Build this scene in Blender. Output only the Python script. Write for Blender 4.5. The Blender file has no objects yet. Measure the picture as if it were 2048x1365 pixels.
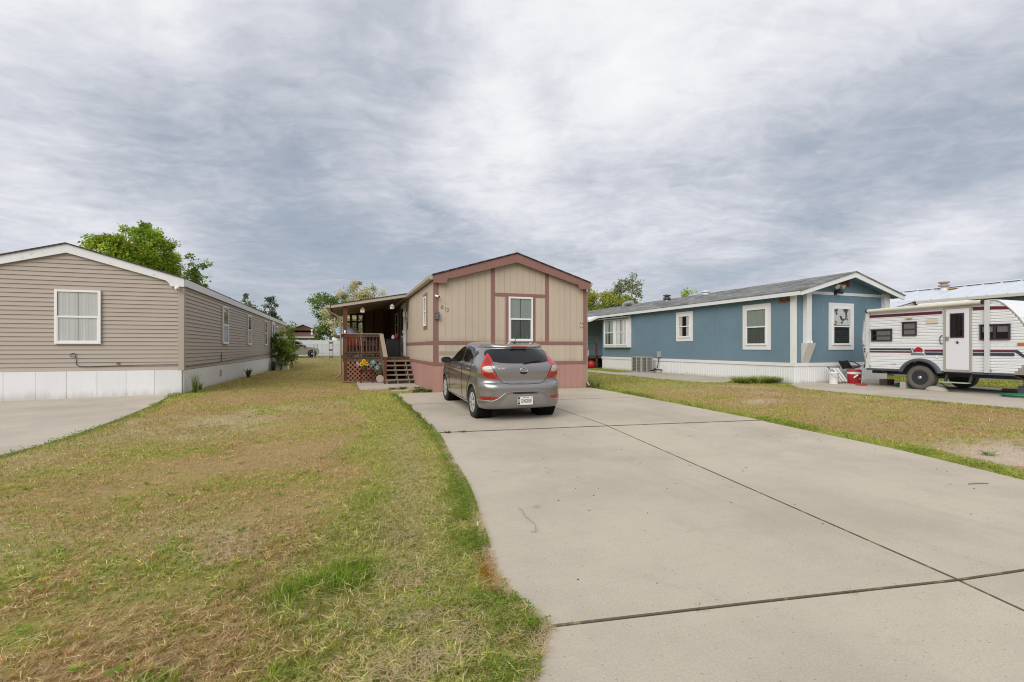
import bpy, bmesh, math, random
import numpy as np
from mathutils import Vector, Matrix
from mathutils.bvhtree import BVHTree
random.seed(7)
RNG = np.random.default_rng(11)
sc = bpy.context.scene
COL = sc.collection
R = math.radians

# ---------------------------------------------------------------- camera
YAW = math.atan(339 / 950.0)
cam_d = bpy.data.cameras.new('camera')
cam_d.sensor_width = 36.0
cam_d.lens = 36.0 * 950.0 / 2048.0
cam_d.shift_y = 13.5 / 2048.0
cam_d.clip_start = 0.05
cam_d.clip_end = 4000
cam = bpy.data.objects.new('camera', cam_d)
COL.objects.link(cam)
cam.location = (0, 0, 1.4)
cam.rotation_euler = (R(90), 0, -YAW)
sc.camera = cam

# ---------------------------------------------------------------- sky, sun, exposure
EXPO = 0.68
SUN_EL, SUN_AZ = R(38), R(226)      # azimuth clockwise from +Y: behind the camera, to the left
world = bpy.data.worlds.new('World')
sc.world = world
world.use_nodes = True
wn, wl = world.node_tree.nodes, world.node_tree.links
wn.clear()


class NT:
    """small helper to write node trees as expressions"""
    def __init__(self, nodes, links):
        self.n, self.l = nodes, links

    def node(self, kind, **kw):
        n = self.n.new(kind)
        for k, v in kw.items():
            setattr(n, k, v)
        return n

    def put(self, sock, v):
        if hasattr(v, 'is_output'):
            self.l.new(v, sock)
        elif v is not None:
            if isinstance(v, tuple) and sock.type == 'VECTOR':
                v = v[:3]
            sock.default_value = v

    def math(self, op, a, b=None, c=None, clamp=False):
        n = self.node('ShaderNodeMath', operation=op, use_clamp=clamp)
        self.put(n.inputs[0], a)
        if b is not None:
            self.put(n.inputs[1], b)
        if c is not None:
            self.put(n.inputs[2], c)
        return n.outputs[0]

    def vmath(self, op, a, b=None):
        n = self.node('ShaderNodeVectorMath', operation=op)
        self.put(n.inputs[0], a)
        if b is not None:
            self.put(n.inputs[1], b)
        return n.outputs['Value'] if op in ('DOT_PRODUCT', 'LENGTH') else n.outputs[0]

    def noise(self, vec, scale, detail=4, rough=0.55, dist=0.0, out='Fac'):
        n = self.node('ShaderNodeTexNoise')
        self.put(n.inputs['Vector'], vec)
        n.inputs['Scale'].default_value = scale
        n.inputs['Detail'].default_value = detail
        n.inputs['Roughness'].default_value = rough
        n.inputs['Distortion'].default_value = dist
        return n.outputs[out]

    def mapr(self, v, a, b, c=0.0, d=1.0, smooth=True):
        n = self.node('ShaderNodeMapRange', interpolation_type='SMOOTHSTEP' if smooth else 'LINEAR')
        self.put(n.inputs[0], v)
        for i, q in enumerate((a, b, c, d)):
            n.inputs[1 + i].default_value = q
        return n.outputs[0]

    def mix(self, f, a, b, blend='MIX'):
        n = self.node('ShaderNodeMix', data_type='RGBA', blend_type=blend)
        self.put(n.inputs[0], f)
        for s, v in ((n.inputs[6], a), (n.inputs[7], b)):
            if isinstance(v, (tuple, list)) and len(v) == 3:
                v = (*v, 1)
            self.put(s, v)
        return n.outputs[2]

    def mapping(self, vec, scale=(1, 1, 1), rot=(0, 0, 0), loc=(0, 0, 0)):
        n = self.node('ShaderNodeMapping')
        self.put(n.inputs[0], vec)
        n.inputs[1].default_value = loc
        n.inputs[2].default_value = rot
        n.inputs[3].default_value = scale
        return n.outputs[0]

    def ramp(self, f, stops):
        n = self.node('ShaderNodeValToRGB')
        self.put(n.inputs[0], f)
        e = n.color_ramp.elements
        while len(e) < len(stops):
            e.new(0.5)
        for q, (p, c) in zip(e, stops):
            q.position = p
            q.color = (*c, 1)
        return n.outputs[0]


def cam_dir(px, py):
    u, v = (px - 1024) / 950.0, (696 - py) / 950.0
    S, C = math.sin(YAW), math.cos(YAW)
    return Vector((u * C + S, -u * S + C, v)).normalized()


def build_sky():
    t = NT(wn, wl)
    tc = t.node('ShaderNodeTexCoord')
    d = tc.outputs['Generated']
    sep = t.node('ShaderNodeSeparateXYZ')
    wl.new(d, sep.inputs[0])
    z = t.math('MAXIMUM', sep.outputs[2], 0.0)
    inv = t.math('DIVIDE', 1.0, t.math('ADD', z, 0.14))
    comb = t.node('ShaderNodeCombineXYZ')
    wl.new(t.math('MULTIPLY', sep.outputs[0], inv), comb.inputs[0])
    wl.new(t.math('MULTIPLY', sep.outputs[1], inv), comb.inputs[1])
    # cloud deck coordinates, x across the view, y away from it
    p = t.mapping(comb.outputs[0], rot=(0, 0, YAW), scale=(1, 1, 1))
    warp = t.noise(t.vmath('ADD', p, (2.0, 5.0, 0)), 0.9, 4, 0.55, out='Color')
    pw = t.vmath('ADD', p, t.vmath('MULTIPLY', t.vmath('SUBTRACT', warp, (0.5, 0.5, 0.5)), (0.9, 0.9, 0)))
    big = t.noise(t.vmath('ADD', t.mapping(pw, scale=(1, 0.8, 1)), (3.7, 1.9, 0)), 0.8, 4, 0.5)
    mid = t.noise(t.vmath('ADD', pw, (9.1, 4.2, 0)), 2.2, 8, 0.62, 0.25)
    rip = t.noise(t.mapping(pw, scale=(1, 2.2, 1), rot=(0, 0, -0.45)), 6.0, 6, 0.6, 0.5)
    puff = t.noise(t.vmath('ADD', p, (1.3, 7.7, 0)), 11.0, 6, 0.6, 0.35)
    f = t.math('MULTIPLY', t.math('SUBTRACT', big, 0.5), 0.95)
    hz = t.mapr(sep.outputs[2], 0.0, 0.22, 0.30, 1.0)
    f = t.math('ADD', f, t.math('MULTIPLY', t.math('MULTIPLY', t.math('SUBTRACT', mid, 0.5), 0.42), hz))
    f = t.math('ADD', f, t.math('MULTIPLY', t.math('MULTIPLY', t.math('SUBTRACT', rip, 0.5), 0.25), hz))
    f = t.math('ADD', f, t.math('MULTIPLY', t.math('MULTIPLY', t.math('SUBTRACT', puff, 0.5), 0.24), hz))
    # deck brightens from the horizon upwards
    f = t.math('ADD', f, t.mapr(sep.outputs[2], 0.0, 0.60, 0.345, 0.59, False))
    # the broad light and dark masses of the deck (bearing, inner and outer radius in degrees, amount)
    for (px, py, w0, w1, amt) in SKY_MASSES:
        v = cam_dir(px, py)
        dot = t.vmath('DOT_PRODUCT', d, tuple(v))
        f = t.math('ADD', f, t.math('MULTIPLY', t.mapr(dot, math.cos(R(w1)), math.cos(R(w0))), amt))
    cl = t.ramp(f, [(0.05, (0.31, 0.365, 0.43)), (0.24, (0.405, 0.448, 0.52)), (0.40, (0.55, 0.58, 0.65)),
                    (0.55, (0.71, 0.722, 0.785)), (0.72, (0.87, 0.875, 0.90)), (0.92, (0.98, 0.98, 0.98))])
    sky = t.node('ShaderNodeTexSky', sky_type='NISHITA')
    sky.sun_disc = False
    sky.sun_elevation = SUN_EL
    sky.sun_rotation = SUN_AZ
    skyc = t.vmath('SCALE', sky.outputs[0])
    skyc.node.inputs['Scale'].default_value = 0.10
    cover = t.mapr(f, 0.05, 0.40, 0.85, 0.97)
    clb = t.vmath('SCALE', cl)
    clb.node.inputs['Scale'].default_value = SKY_GAIN / 2 ** EXPO
    col = t.mix(cover, skyc, clb)
    bg = t.node('ShaderNodeBackground')
    wl.new(col, bg.inputs[0])
    bg.inputs[1].default_value = 1.0
    out = t.node('ShaderNodeOutputWorld')
    wl.new(bg.outputs[0], out.inputs[0])


SKY_GAIN = 1.0
SKY_MASSES = [(1150, 90, 2, 14, 0.12), (960, 290, 2, 9, 0.16), (1050, 380, 2, 8, 0.10), (1330, 60, 2, 13, 0.08), (480, 300, 3, 15, -0.14),
              (130, 60, 3, 14, 0.16), (470, 120, 2, 9, 0.06), (800, 80, 2, 9, -0.12), (1760, 360, 3, 13, -0.11), (1760, 110, 2, 12, 0.08), (1890, 525, 1.5, 6, 0.20), (1720, 550, 1, 6, 0.14),
              (600, 590, 3, 13, -0.12), (150, 420, 3, 10, 0.10), (200, 230, 2, 9, -0.13), (1980, 230, 2, 10, -0.06), (1300, 560, 2, 9, -0.05), (1500, 180, 2, 9, 0.06)]
build_sky()

sun_d = bpy.data.lights.new('sun', 'SUN')
sun_d.energy = 1.5
sun_d.angle = R(50)
sun_d.color = (1.0, 0.95, 0.88)
sun = bpy.data.objects.new('sun', sun_d)
COL.objects.link(sun)
sv = Vector((math.sin(SUN_AZ) * math.cos(SUN_EL), math.cos(SUN_AZ) * math.cos(SUN_EL), math.sin(SUN_EL)))
sun.rotation_euler = sv.to_track_quat('Z', 'Y').to_euler()
sun.location = sv * 50

vs = sc.view_settings
vs.view_transform = 'Standard'
vs.look = 'None'
vs.gamma = 1
vs.use_curve_mapping = False
vs.exposure = EXPO
sc.render.engine = 'CYCLES'
sc.cycles.use_denoising = True
sc.cycles.max_bounces = 5
sc.cycles.diffuse_bounces = 3
sc.cycles.glossy_bounces = 3
sc.cycles.transmission_bounces = 3
sc.cycles.transparent_max_bounces = 12
sc.cycles.filter_width = 1.1
sc.cycles.caustics_reflective = False
sc.cycles.caustics_refractive = False

# ---------------------------------------------------------------- materials
MATS = {}


def mat(name, col, rough=0.7, spec=0.35, var=0.12, vscale=6.0, stretch=(1, 1, 1), bump=0.0, bscale=40.0,
        metal=0.0, coat=0.0, rnd=0.0, col2=None, c2scale=2.0, c2lo=0.5, c2hi=0.65, emit=None, trans=0.0, space='Object'):
    """procedural paint, wood, stone or fabric: base colour, noise variation, optional second colour in patches, bump"""
    if name in MATS:
        return MATS[name]
    m = bpy.data.materials.new(name)
    m.use_nodes = True
    t = NT(m.node_tree.nodes, m.node_tree.links)
    b = m.node_tree.nodes['Principled BSDF']
    tc = t.node('ShaderNodeTexCoord')
    if space == 'Object':
        v0 = tc.outputs['Object']
    else:
        v0 = t.node('ShaderNodeNewGeometry').outputs['Position']
    oi = t.node('ShaderNodeObjectInfo')
    v = t.mapping(v0, scale=stretch)
    off = t.vmath('SCALE', (13.0, 7.0, 3.0))
    m.node_tree.links.new(oi.outputs['Random'], off.node.inputs['Scale'])
    if space == 'Object':
        v = t.vmath('ADD', v, off)
    c = (*col, 1)
    if col2 is not None:
        c = t.mix(t.mapr(t.noise(v, c2scale, 6, 0.65), c2lo, c2hi), col, col2)
    if var > 0:
        f = t.math('ADD', t.math('MULTIPLY', t.noise(v, vscale, 5, 0.6), 2 * var), 1 - var)
        f2 = t.math('ADD', t.math('MULTIPLY', t.noise(v, vscale * 7, 3, 0.6), var), 1 - var * 0.5)
        f = t.math('MULTIPLY', f, f2)
        if rnd:
            f = t.math('MULTIPLY', f, t.math('ADD', t.math('MULTIPLY', oi.outputs['Random'], 2 * rnd), 1 - rnd))
        sc_ = t.vmath('SCALE', c)
        m.node_tree.links.new(f, sc_.node.inputs['Scale'])
        c = sc_
    t.put(b.inputs['Base Color'], c)
    b.inputs['Roughness'].default_value = rough
    b.inputs['Specular IOR Level'].default_value = spec
    b.inputs['Metallic'].default_value = metal
    if coat:
        b.inputs['Coat Weight'].default_value = coat
        b.inputs['Coat Roughness'].default_value = 0.06
    if bump > 0:
        bn = t.node('ShaderNodeBump')
        bn.inputs['Strength'].default_value = bump
        bn.inputs['Distance'].default_value = 0.01
        m.node_tree.links.new(t.noise(v, bscale, 4, 0.6), bn.inputs['Height'])
        m.node_tree.links.new(bn.outputs[0], b.inputs['Normal'])
    MATS[name] = m
    return m


def concrete(name, col, stain=(0.33, 0.31, 0.28), tone=1.0):
    m = bpy.data.materials.new(name)
    m.use_nodes = True
    t = NT(m.node_tree.nodes, m.node_tree.links)
    b = m.node_tree.nodes['Principled BSDF']
    pos = t.node('ShaderNodeNewGeometry').outputs['Position']
    oi = t.node('ShaderNodeObjectInfo')
    c = t.mix(t.mapr(t.noise(pos, 0.55, 6, 0.62), 0.36, 0.70), col, tuple(q * 0.82 for q in col))
    c = t.mix(t.math('MULTIPLY', t.mapr(t.noise(pos, 1.9, 6, 0.72, 0.5), 0.52, 0.78), 0.65), c, stain)
    c = t.mix(t.math('MULTIPLY', t.mapr(t.noise(t.vmath('ADD', pos, (31, 7, 2)), 1.2, 5, 0.6, 0.3), 0.56, 0.74), 0.45), c, tuple(min(1, q * 1.16) for q in col))
    sw = t.noise(t.mapping(pos, scale=(1.2, 14, 1), rot=(0, 0, 0.12)), 1.5, 4, 0.6)       # broom and sweep marks
    c = t.mix(t.mapr(sw, 0.45, 0.75, 0, 0.20), c, tuple(q * 0.80 for q in col))
    # worn tyre lanes run up the slabs
    ln = t.noise(t.mapping(pos, scale=(1.6, 0.09, 1), rot=(0, 0, 0.10)), 1.7, 4, 0.6)
    c = t.mix(t.mapr(ln, 0.54, 0.74, 0, 0.30), c, tuple(q * 0.74 for q in col))
    # drips and blots
    dv = t.node('ShaderNodeTexVoronoi')
    m.node_tree.links.new(t.vmath('ADD', pos, t.vmath('MULTIPLY', t.noise(pos, 9, 3, 0.6, out='Color'), (0.12, 0.12, 0))), dv.inputs['Vector'])
    dv.inputs['Scale'].default_value = 1.6
    blot = t.math('MULTIPLY', t.mapr(dv.outputs['Distance'], 0.10, 0.02), t.math('GREATER_THAN', t.noise(pos, 0.9, 1, 0.5), 0.55))
    c = t.mix(t.math('MULTIPLY', blot, 0.35), c, (0.16, 0.14, 0.12))
    fine = t.math('ADD', t.math('MULTIPLY', t.noise(pos, 95, 3, 0.75), 0.62), 0.69)
    sc_ = t.vmath('SCALE', c)
    m.node_tree.links.new(t.math('MULTIPLY', fine, t.math('ADD', t.math('MULTIPLY', oi.outputs['Random'], 0.08), 0.96 * tone)),
                          sc_.node.inputs['Scale'])
    vo = t.node('ShaderNodeTexVoronoi')
    m.node_tree.links.new(pos, vo.inputs['Vector'])
    vo.inputs['Scale'].default_value = 34
    rnd = t.math('GREATER_THAN', t.noise(pos, 30, 1, 0.5), 0.56)
    pit = t.math('MULTIPLY', t.math('LESS_THAN', vo.outputs['Distance'], 0.16), rnd)
    c = t.mix(t.math('MULTIPLY', pit, 0.5), sc_, (0.14, 0.12, 0.10))
    t.put(b.inputs['Base Color'], c)
    b.inputs['Roughness'].default_value = 0.88
    b.inputs['Specular IOR Level'].default_value = 0.2
    bn = t.node('ShaderNodeBump')
    bn.inputs['Strength'].default_value = 0.35
    bn.inputs['Distance'].default_value = 0.005
    m.node_tree.links.new(t.noise(pos, 140, 4, 0.7), bn.inputs['Height'])
    m.node_tree.links.new(bn.outputs[0], b.inputs['Normal'])
    MATS[name] = m
    return m


def glass(name, tint=(0.02, 0.025, 0.03), through=0.75, rough=0.03, base=0.12):
    """window pane: partly see-through, mirror-like at grazing angles"""
    m = bpy.data.materials.new(name)
    m.use_nodes = True
    n = m.node_tree.nodes
    t = NT(n, m.node_tree.links)
    n.remove(n['Principled BSDF'])
    out = n['Material Output']
    tr = t.node('ShaderNodeBsdfTransparent')
    tr.inputs[0].default_value = (through, through * 1.01, through, 1)
    df = t.node('ShaderNodeBsdfDiffuse')
    df.inputs[0].default_value = (*tint, 1)
    gl = t.node('ShaderNodeBsdfGlossy')
    gl.inputs['Roughness'].default_value = rough
    lw = t.node('ShaderNodeLayerWeight')
    lw.inputs[0].default_value = 0.5
    fac = t.math('ADD', t.math('POWER', lw.outputs['Facing'], 4.0), base, clamp=True)
    m1 = t.node('ShaderNodeMixShader')
    m1.inputs[0].default_value = 0.12 if through > 0 else 1.0
    t.l.new(tr.outputs[0], m1.inputs[1])
    t.l.new(df.outputs[0], m1.inputs[2])
    m2 = t.node('ShaderNodeMixShader')
    t.l.new(fac, m2.inputs[0])
    t.l.new(m1.outputs[0], m2.inputs[1])
    t.l.new(gl.outputs[0], m2.inputs[2])
    t.l.new(m2.outputs[0], out.inputs[0])
    MATS[name] = m
    return m


def leafmat(name, trans=0.35, rough=0.55):
    """foliage or grass: colour carried per leaf in the attribute Col, light shining through"""
    m = bpy.data.materials.new(name)
    m.use_nodes = True
    n = m.node_tree.nodes
    t = NT(n, m.node_tree.links)
    b = n['Principled BSDF']
    out = n['Material Output']
    at = t.node('ShaderNodeAttribute', attribute_name='Col')
    t.l.new(at.outputs['Color'], b.inputs['Base Color'])
    b.inputs['Roughness'].default_value = rough
    b.inputs['Specular IOR Level'].default_value = 0.25
    tl = t.node('ShaderNodeBsdfTranslucent')
    t.l.new(at.outputs['Color'], tl.inputs[0])
    mx = t.node('ShaderNodeMixShader')
    mx.inputs[0].default_value = trans
    t.l.new(b.outputs[0], mx.inputs[1])
    t.l.new(tl.outputs[0], mx.inputs[2])
    t.l.new(mx.outputs[0], out.inputs[0])
    MATS[name] = m
    return m


def shingles(name, col, tone=0.35, sx=0.30, sy=0.14):
    """asphalt shingles laid in courses; x along the ridge is world Y, courses follow height up the slope"""
    m = bpy.data.materials.new(name)
    m.use_nodes = True
    t = NT(m.node_tree.nodes, m.node_tree.links)
    b = m.node_tree.nodes['Principled BSDF']
    pos = t.node('ShaderNodeNewGeometry').outputs['Position']
    sep = t.node('ShaderNodeSeparateXYZ')
    t.l.new(pos, sep.inputs[0])
    cb = t.node('ShaderNodeCombineXYZ')
    t.l.new(sep.outputs[1], cb.inputs[0])
    t.l.new(sep.outputs[0], cb.inputs[1])
    br = t.node('ShaderNodeTexBrick')
    t.l.new(cb.outputs[0], br.inputs['Vector'])
    br.inputs['Color1'].default_value = (1 - tone, 1 - tone, 1 - tone, 1)
    br.inputs['Color2'].default_value = (1 + tone, 1 + tone, 1 + tone, 1)
    br.inputs['Mortar'].default_value = (0.4, 0.4, 0.4, 1)
    br.inputs['Scale'].default_value = 1
    br.inputs['Mortar Size'].default_value = 0.008
    br.inputs['Brick Width'].default_value = sx
    br.offset_frequency = 2
    br.squash = 1.0
    br.inputs['Row Height'].default_value = sy
    c = t.mix(1.0, col, br.outputs[0], 'MULTIPLY')
    sp = t.math('ADD', t.math('MULTIPLY', t.noise(pos, 60, 3, 0.7), 0.5), 0.75)
    s2 = t.vmath('SCALE', c)
    t.l.new(t.math('MULTIPLY', sp, t.math('ADD', t.math('MULTIPLY', t.noise(pos, 0.8, 4, 0.6), 0.5), 0.75)), s2.node.inputs['Scale'])
    t.put(b.inputs['Base Color'], s2)
    b.inputs['Roughness'].default_value = 0.9
    b.inputs['Specular IOR Level'].default_value = 0.2
    bn = t.node('ShaderNodeBump')
    bn.inputs['Strength'].default_value = 0.5
    bn.inputs['Distance'].default_value = 0.01
    t.l.new(br.outputs[1], bn.inputs['Height'])
    bn.invert = True
    t.l.new(bn.outputs[0], b.inputs['Normal'])
    MATS[name] = m
    return m


def wallpaint(name, col, dirt, dz0, dz1, groove=0.0, rough=0.75, peel=None, var=0.10, amount=0.7, dscale=3.0):
    """painted wall with splashed dirt or peeling in irregular streaks above height dz0; groove = vertical groove pitch"""
    m = bpy.data.materials.new(name)
    m.use_nodes = True
    t = NT(m.node_tree.nodes, m.node_tree.links)
    b = m.node_tree.nodes['Principled BSDF']
    pos = t.node('ShaderNodeNewGeometry').outputs['Position']
    oi = t.node('ShaderNodeObjectInfo')
    sep = t.node('ShaderNodeSeparateXYZ')
    t.l.new(pos, sep.inputs[0])
    streak = t.noise(t.mapping(pos, scale=(1, 1, 0.22)), dscale, 6, 0.7)
    edge = t.math('ADD', sep.outputs[2], t.math('MULTIPLY', t.math('SUBTRACT', streak, 0.5), (dz1 - dz0) * -1.6))
    dm = t.math('MULTIPLY', t.mapr(edge, dz0, dz1, 1, 0), amount)
    c = t.mix(t.math('MULTIPLY', t.mapr(t.noise(pos, 1.1, 5, 0.65), 0.4, 0.75), 0.6), col, tuple(q * (1 - var) for q in col))
    wood = t.noise(t.mapping(pos, scale=(30, 30, 1.3)), 1.4, 4, 0.65)
    f = t.math('MULTIPLY', t.math('ADD', t.math('MULTIPLY', wood, var), 1 - var / 2),
               t.math('ADD', t.math('MULTIPLY', oi.outputs['Random'], 0.07), 0.965))
    s2 = t.vmath('SCALE', c)
    t.l.new(f, s2.node.inputs['Scale'])
    c = t.mix(dm, s2, dirt)
    if peel:
        pm = t.mapr(t.noise(t.mapping(pos, scale=(1, 1, 0.35)), 7, 7, 0.72), 0.60, 0.66)
        c = t.mix(t.math('MULTIPLY', pm, t.mapr(edge, dz0, dz1 + 0.2, 0.8, 0.0)), c, peel)
    t.put(b.inputs['Base Color'], c)
    b.inputs['Roughness'].default_value = rough
    b.inputs['Specular IOR Level'].default_value = 0.3
    bn = t.node('ShaderNodeBump')
    bn.inputs['Strength'].default_value = 0.25
    bn.inputs['Distance'].default_value = 0.004
    h = wood
    if groove:
        w = t.math('ADD', sep.outputs[0], sep.outputs[1])
        fr = t.math('FRACT', t.math('DIVIDE', w, groove))
        h = t.math('ADD', t.math('MULTIPLY', wood, 0.3), t.mapr(t.math('ABSOLUTE', t.math('SUBTRACT', fr, 0.5)), 0.40, 0.48, 1.0, 0.0))
        bn.inputs['Strength'].default_value = 0.6
        bn.inputs['Distance'].default_value = 0.006
    t.l.new(h, bn.inputs['Height'])
    t.l.new(bn.outputs[0], b.inputs['Normal'])
    MATS[name] = m
    return m


# ---------------------------------------------------------------- object helpers
ORG = {}       # world origin of every object made here (no rotated parents except where noted)


def tag(o, label=None, cat=None, group=None, kind=None):
    if label:
        o['label'] = label
    if cat:
        o['category'] = cat
    if group:
        o['group'] = group
    if kind:
        o['kind'] = kind
    return o


def thing(name, loc, label=None, cat=None, group=None, kind=None):
    o = bpy.data.objects.new(name, None)
    o.empty_display_size = 0.3
    o.location = loc
    COL.objects.link(o)
    ORG[o] = Vector(loc)
    return tag(o, label, cat, group, kind)


class MB:
    """collects shapes in world coordinates; build() links them as one mesh object"""
    def __init__(self):
        self.v, self.f, self.s = [], [], []

    def add(self, verts, faces, smooth=False):
        o = len(self.v)
        self.v += [tuple(p) for p in verts]
        self.f += [tuple(i + o for i in f) for f in faces]
        self.s += [smooth] * len(faces)
        return self

    def box(self, x0, x1, y0, y1, z0, z1):
        v = [(x, y, z) for z in (z0, z1) for y in (y0, y1) for x in (x0, x1)]
        return self.add(v, [(0, 2, 3, 1), (4, 5, 7, 6), (0, 1, 5, 4), (2, 6, 7, 3), (0, 4, 6, 2), (1, 3, 7, 5)])

    def prism(self, poly, axis, a, b, smooth=False):
        """poly: 2-D outline; axis 'x','y','z' is the extrusion axis"""
        n = len(poly)
        def P(p, h):
            return {'x': (h, p[0], p[1]), 'y': (p[0], h, p[1]), 'z': (p[0], p[1], h)}[axis]
        v = [P(p, a) for p in poly] + [P(p, b) for p in poly]
        area = sum(poly[i][0] * poly[(i + 1) % n][1] - poly[(i + 1) % n][0] * poly[i][1] for i in range(n))
        fl = (area > 0) ^ (axis == 'y') ^ (b < a)
        f = [tuple(range(n)), tuple(range(2 * n - 1, n - 1, -1))] + [((i + 1) % n, i, i + n, (i + 1) % n + n) for i in range(n)]
        if fl:
            f = [tuple(reversed(q)) for q in f]
        return self.add(v, f, smooth)

    def slab(self, poly, ztop, zbot):
        """horizontal polygon with height functions"""
        n = len(poly)
        v = [(x, y, zbot(x, y) if callable(zbot) else zbot) for x, y in poly] + \
            [(x, y, ztop(x, y) if callable(ztop) else ztop) for x, y in poly]
        area = sum(poly[i][0] * poly[(i + 1) % n][1] - poly[(i + 1) % n][0] * poly[i][1] for i in range(n))
        f = [tuple(range(n - 1, -1, -1)), tuple(range(n, 2 * n))] + [(i, (i + 1) % n, (i + 1) % n + n, i + n) for i in range(n)]
        if area < 0:
            f = [tuple(reversed(q)) for q in f]
        return self.add(v, f)

    def tube(self, pts, r, seg=6, caps=True, smooth=True):
        pts = [Vector(p) for p in pts]
        rr = r if isinstance(r, (list, tuple)) else [r] * len(pts)
        rings = []
        prev = None
        for i, p in enumerate(pts):
            d = (pts[min(i + 1, len(pts) - 1)] - pts[max(i - 1, 0)])
            d = d.normalized() if d.length > 1e-9 else Vector((0, 0, 1))
            if prev is None:
                a = Vector((0, 0, 1)) if abs(d.z) < 0.9 else Vector((1, 0, 0))
                u = d.cross(a).normalized()
            else:
                u = (prev - d * prev.dot(d))
                u = u.normalized() if u.length > 1e-6 else d.orthogonal().normalized()
            prev = u
            w = d.cross(u)
            rings.append([p + (u * math.cos(2 * math.pi * k / seg) + w * math.sin(2 * math.pi * k / seg)) * rr[i] for k in range(seg)])
        v = [q for ring in rings for q in ring]
        f = []
        for i in range(len(pts) - 1):
            for k in range(seg):
                f.append((i * seg + k, i * seg + (k + 1) % seg, (i + 1) * seg + (k + 1) % seg, (i + 1) * seg + k))
        self.add(v, f, smooth)
        if caps:
            self.add(rings[0], [tuple(range(seg - 1, -1, -1))])
            self.add(rings[-1], [tuple(range(seg))])
        return self

    def bar(self, a, b, w, h, up=(0, 0, 1)):
        """rectangular bar from a to b, w across, h along 'up'"""
        a, b, up = Vector(a), Vector(b), Vector(up)
        d = (b - a).normalized()
        s = d.cross(up).normalized() * (w / 2)
        u = s.cross(d).normalized() * (h / 2)
        v = [p + q for p in (a, b) for q in (-s - u, s - u, s + u, -s + u)]
        return self.add(v, [(0, 1, 2, 3), (7, 6, 5, 4), (0, 4, 5, 1), (1, 5, 6, 2), (2, 6, 7, 3), (3, 7, 4, 0)])

    def lathe(self, c, prof, seg=20, axis='z', smooth=True):
        """prof: list of (radius, height) along axis from centre c"""
        c = Vector(c)
        v = []
        for (r, h) in prof:
            for k in range(seg):
                a = 2 * math.pi * k / seg
                p, q = r * math.cos(a), r * math.sin(a)
                v.append(c + Vector({'z': (p, q, h), 'x': (h, p, q), 'y': (q, h, p)}[axis]))
        f = [(i * seg + k, i * seg + (k + 1) % seg, (i + 1) * seg + (k + 1) % seg, (i + 1) * seg + k)
             for i in range(len(prof) - 1) for k in range(seg)]
        self.add(v, f, smooth)
        if prof[0][0] > 1e-6:
            self.add(v[:seg], [tuple(range(seg - 1, -1, -1))])
        if prof[-1][0] > 1e-6:
            self.add(v[-seg:], [tuple(range(seg))])
        return self

    def mesh(self, name, origin=(0, 0, 0)):
        me = bpy.data.meshes.new(name)
        o = Vector(origin)
        me.from_pydata([tuple(Vector(p) - o) for p in self.v], [], self.f)
        me.polygons.foreach_set('use_smooth', self.s)
        me.update()
        return me

    def build(self, name, m, parent=None, label=None, cat=None, group=None, kind=None, bevel=0.0, recalc=False):
        a = np.array(self.v)
        lo, hi = a.min(0), a.max(0)
        c = Vector(((lo[0] + hi[0]) / 2, (lo[1] + hi[1]) / 2, lo[2]))
        me = self.mesh(name, c)
        if recalc:
            bm = bmesh.new()
            bm.from_mesh(me)
            bmesh.ops.recalc_face_normals(bm, faces=bm.faces)
            bm.to_mesh(me)
            bm.free()
        for q in (m if isinstance(m, (list, tuple)) else [m]):
            me.materials.append(q)
        o = bpy.data.objects.new(name, me)
        COL.objects.link(o)
        ORG[o] = c
        if parent is not None:
            o.parent = parent
            o.location = c - ORG[parent]
        else:
            o.location = c
        if bevel:
            bv = o.modifiers.new('bevel', 'BEVEL')
            bv.width = bevel
            bv.segments = 2
            bv.limit_method = 'ANGLE'
        return tag(o, label, cat, group, kind)


def inst(src, name, parent, dx=0, dy=0, dz=0, **kw):
    """a copy of a part (same mesh) shifted by dx, dy, dz, child of parent"""
    o = src.copy()
    o.name = name
    COL.objects.link(o)
    ORG[o] = ORG[src] + Vector((dx, dy, dz))
    o.parent = parent
    o.location = ORG[o] - (ORG[parent] if parent else Vector((0, 0, 0)))
    return tag(o, **kw)


class Face:
    """a wall plane: boxes given by (u0,u1) along the wall, heights and distance out of the wall"""
    def __init__(self, axis, at):
        self.axis, self.at = axis, at

    def args(self, u0, u1, z0, z1, d0, d1):
        s = -1 if self.axis[0] == '-' else 1
        a, b = sorted((self.at + s * d0, self.at + s * d1))
        u0, u1 = min(u0, u1), max(u0, u1)
        return (u0, u1, a, b, z0, z1) if self.axis[1] == 'Y' else (a, b, u0, u1, z0, z1)

    def box(self, mb, *a):
        mb.box(*self.args(*a))
        return mb

    def pt(self, u, z, d):
        s = -1 if self.axis[0] == '-' else 1
        return (u, self.at + s * d, z) if self.axis[1] == 'Y' else (self.at + s * d, u, z)


def curtain_mesh(fc, u0, u1, z0, z1, d, folds=7, amp=0.012, gap=None):
    mb = MB()
    n = folds * 6
    cols = []
    for i in range(n + 1):
        t = i / n
        u = u0 + (u1 - u0) * t
        dd = d + amp * 0.7 * math.sin(t * folds * 4.1 + 1.9 * math.sin(4.3 * t + u0 * 7)) + amp * 0.5 * math.sin(t * folds * 9.7 + 3 * u1) + amp * 0.3 * math.sin(t * 43)
        cols.append((fc.pt(u, z0, dd * 0.999), fc.pt(u, (z0 + z1) / 2, d + (dd - d) * 0.8), fc.pt(u, z1, d + (dd - d) * 0.5)))
    v = [p for c in cols for p in c]
    f = []
    for i in range(n):
        for k in range(2):
            f.append((i * 3 + k, (i + 1) * 3 + k, (i + 1) * 3 + k + 1, i * 3 + k + 1))
    mb.add(v, f, True)
    return mb


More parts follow.
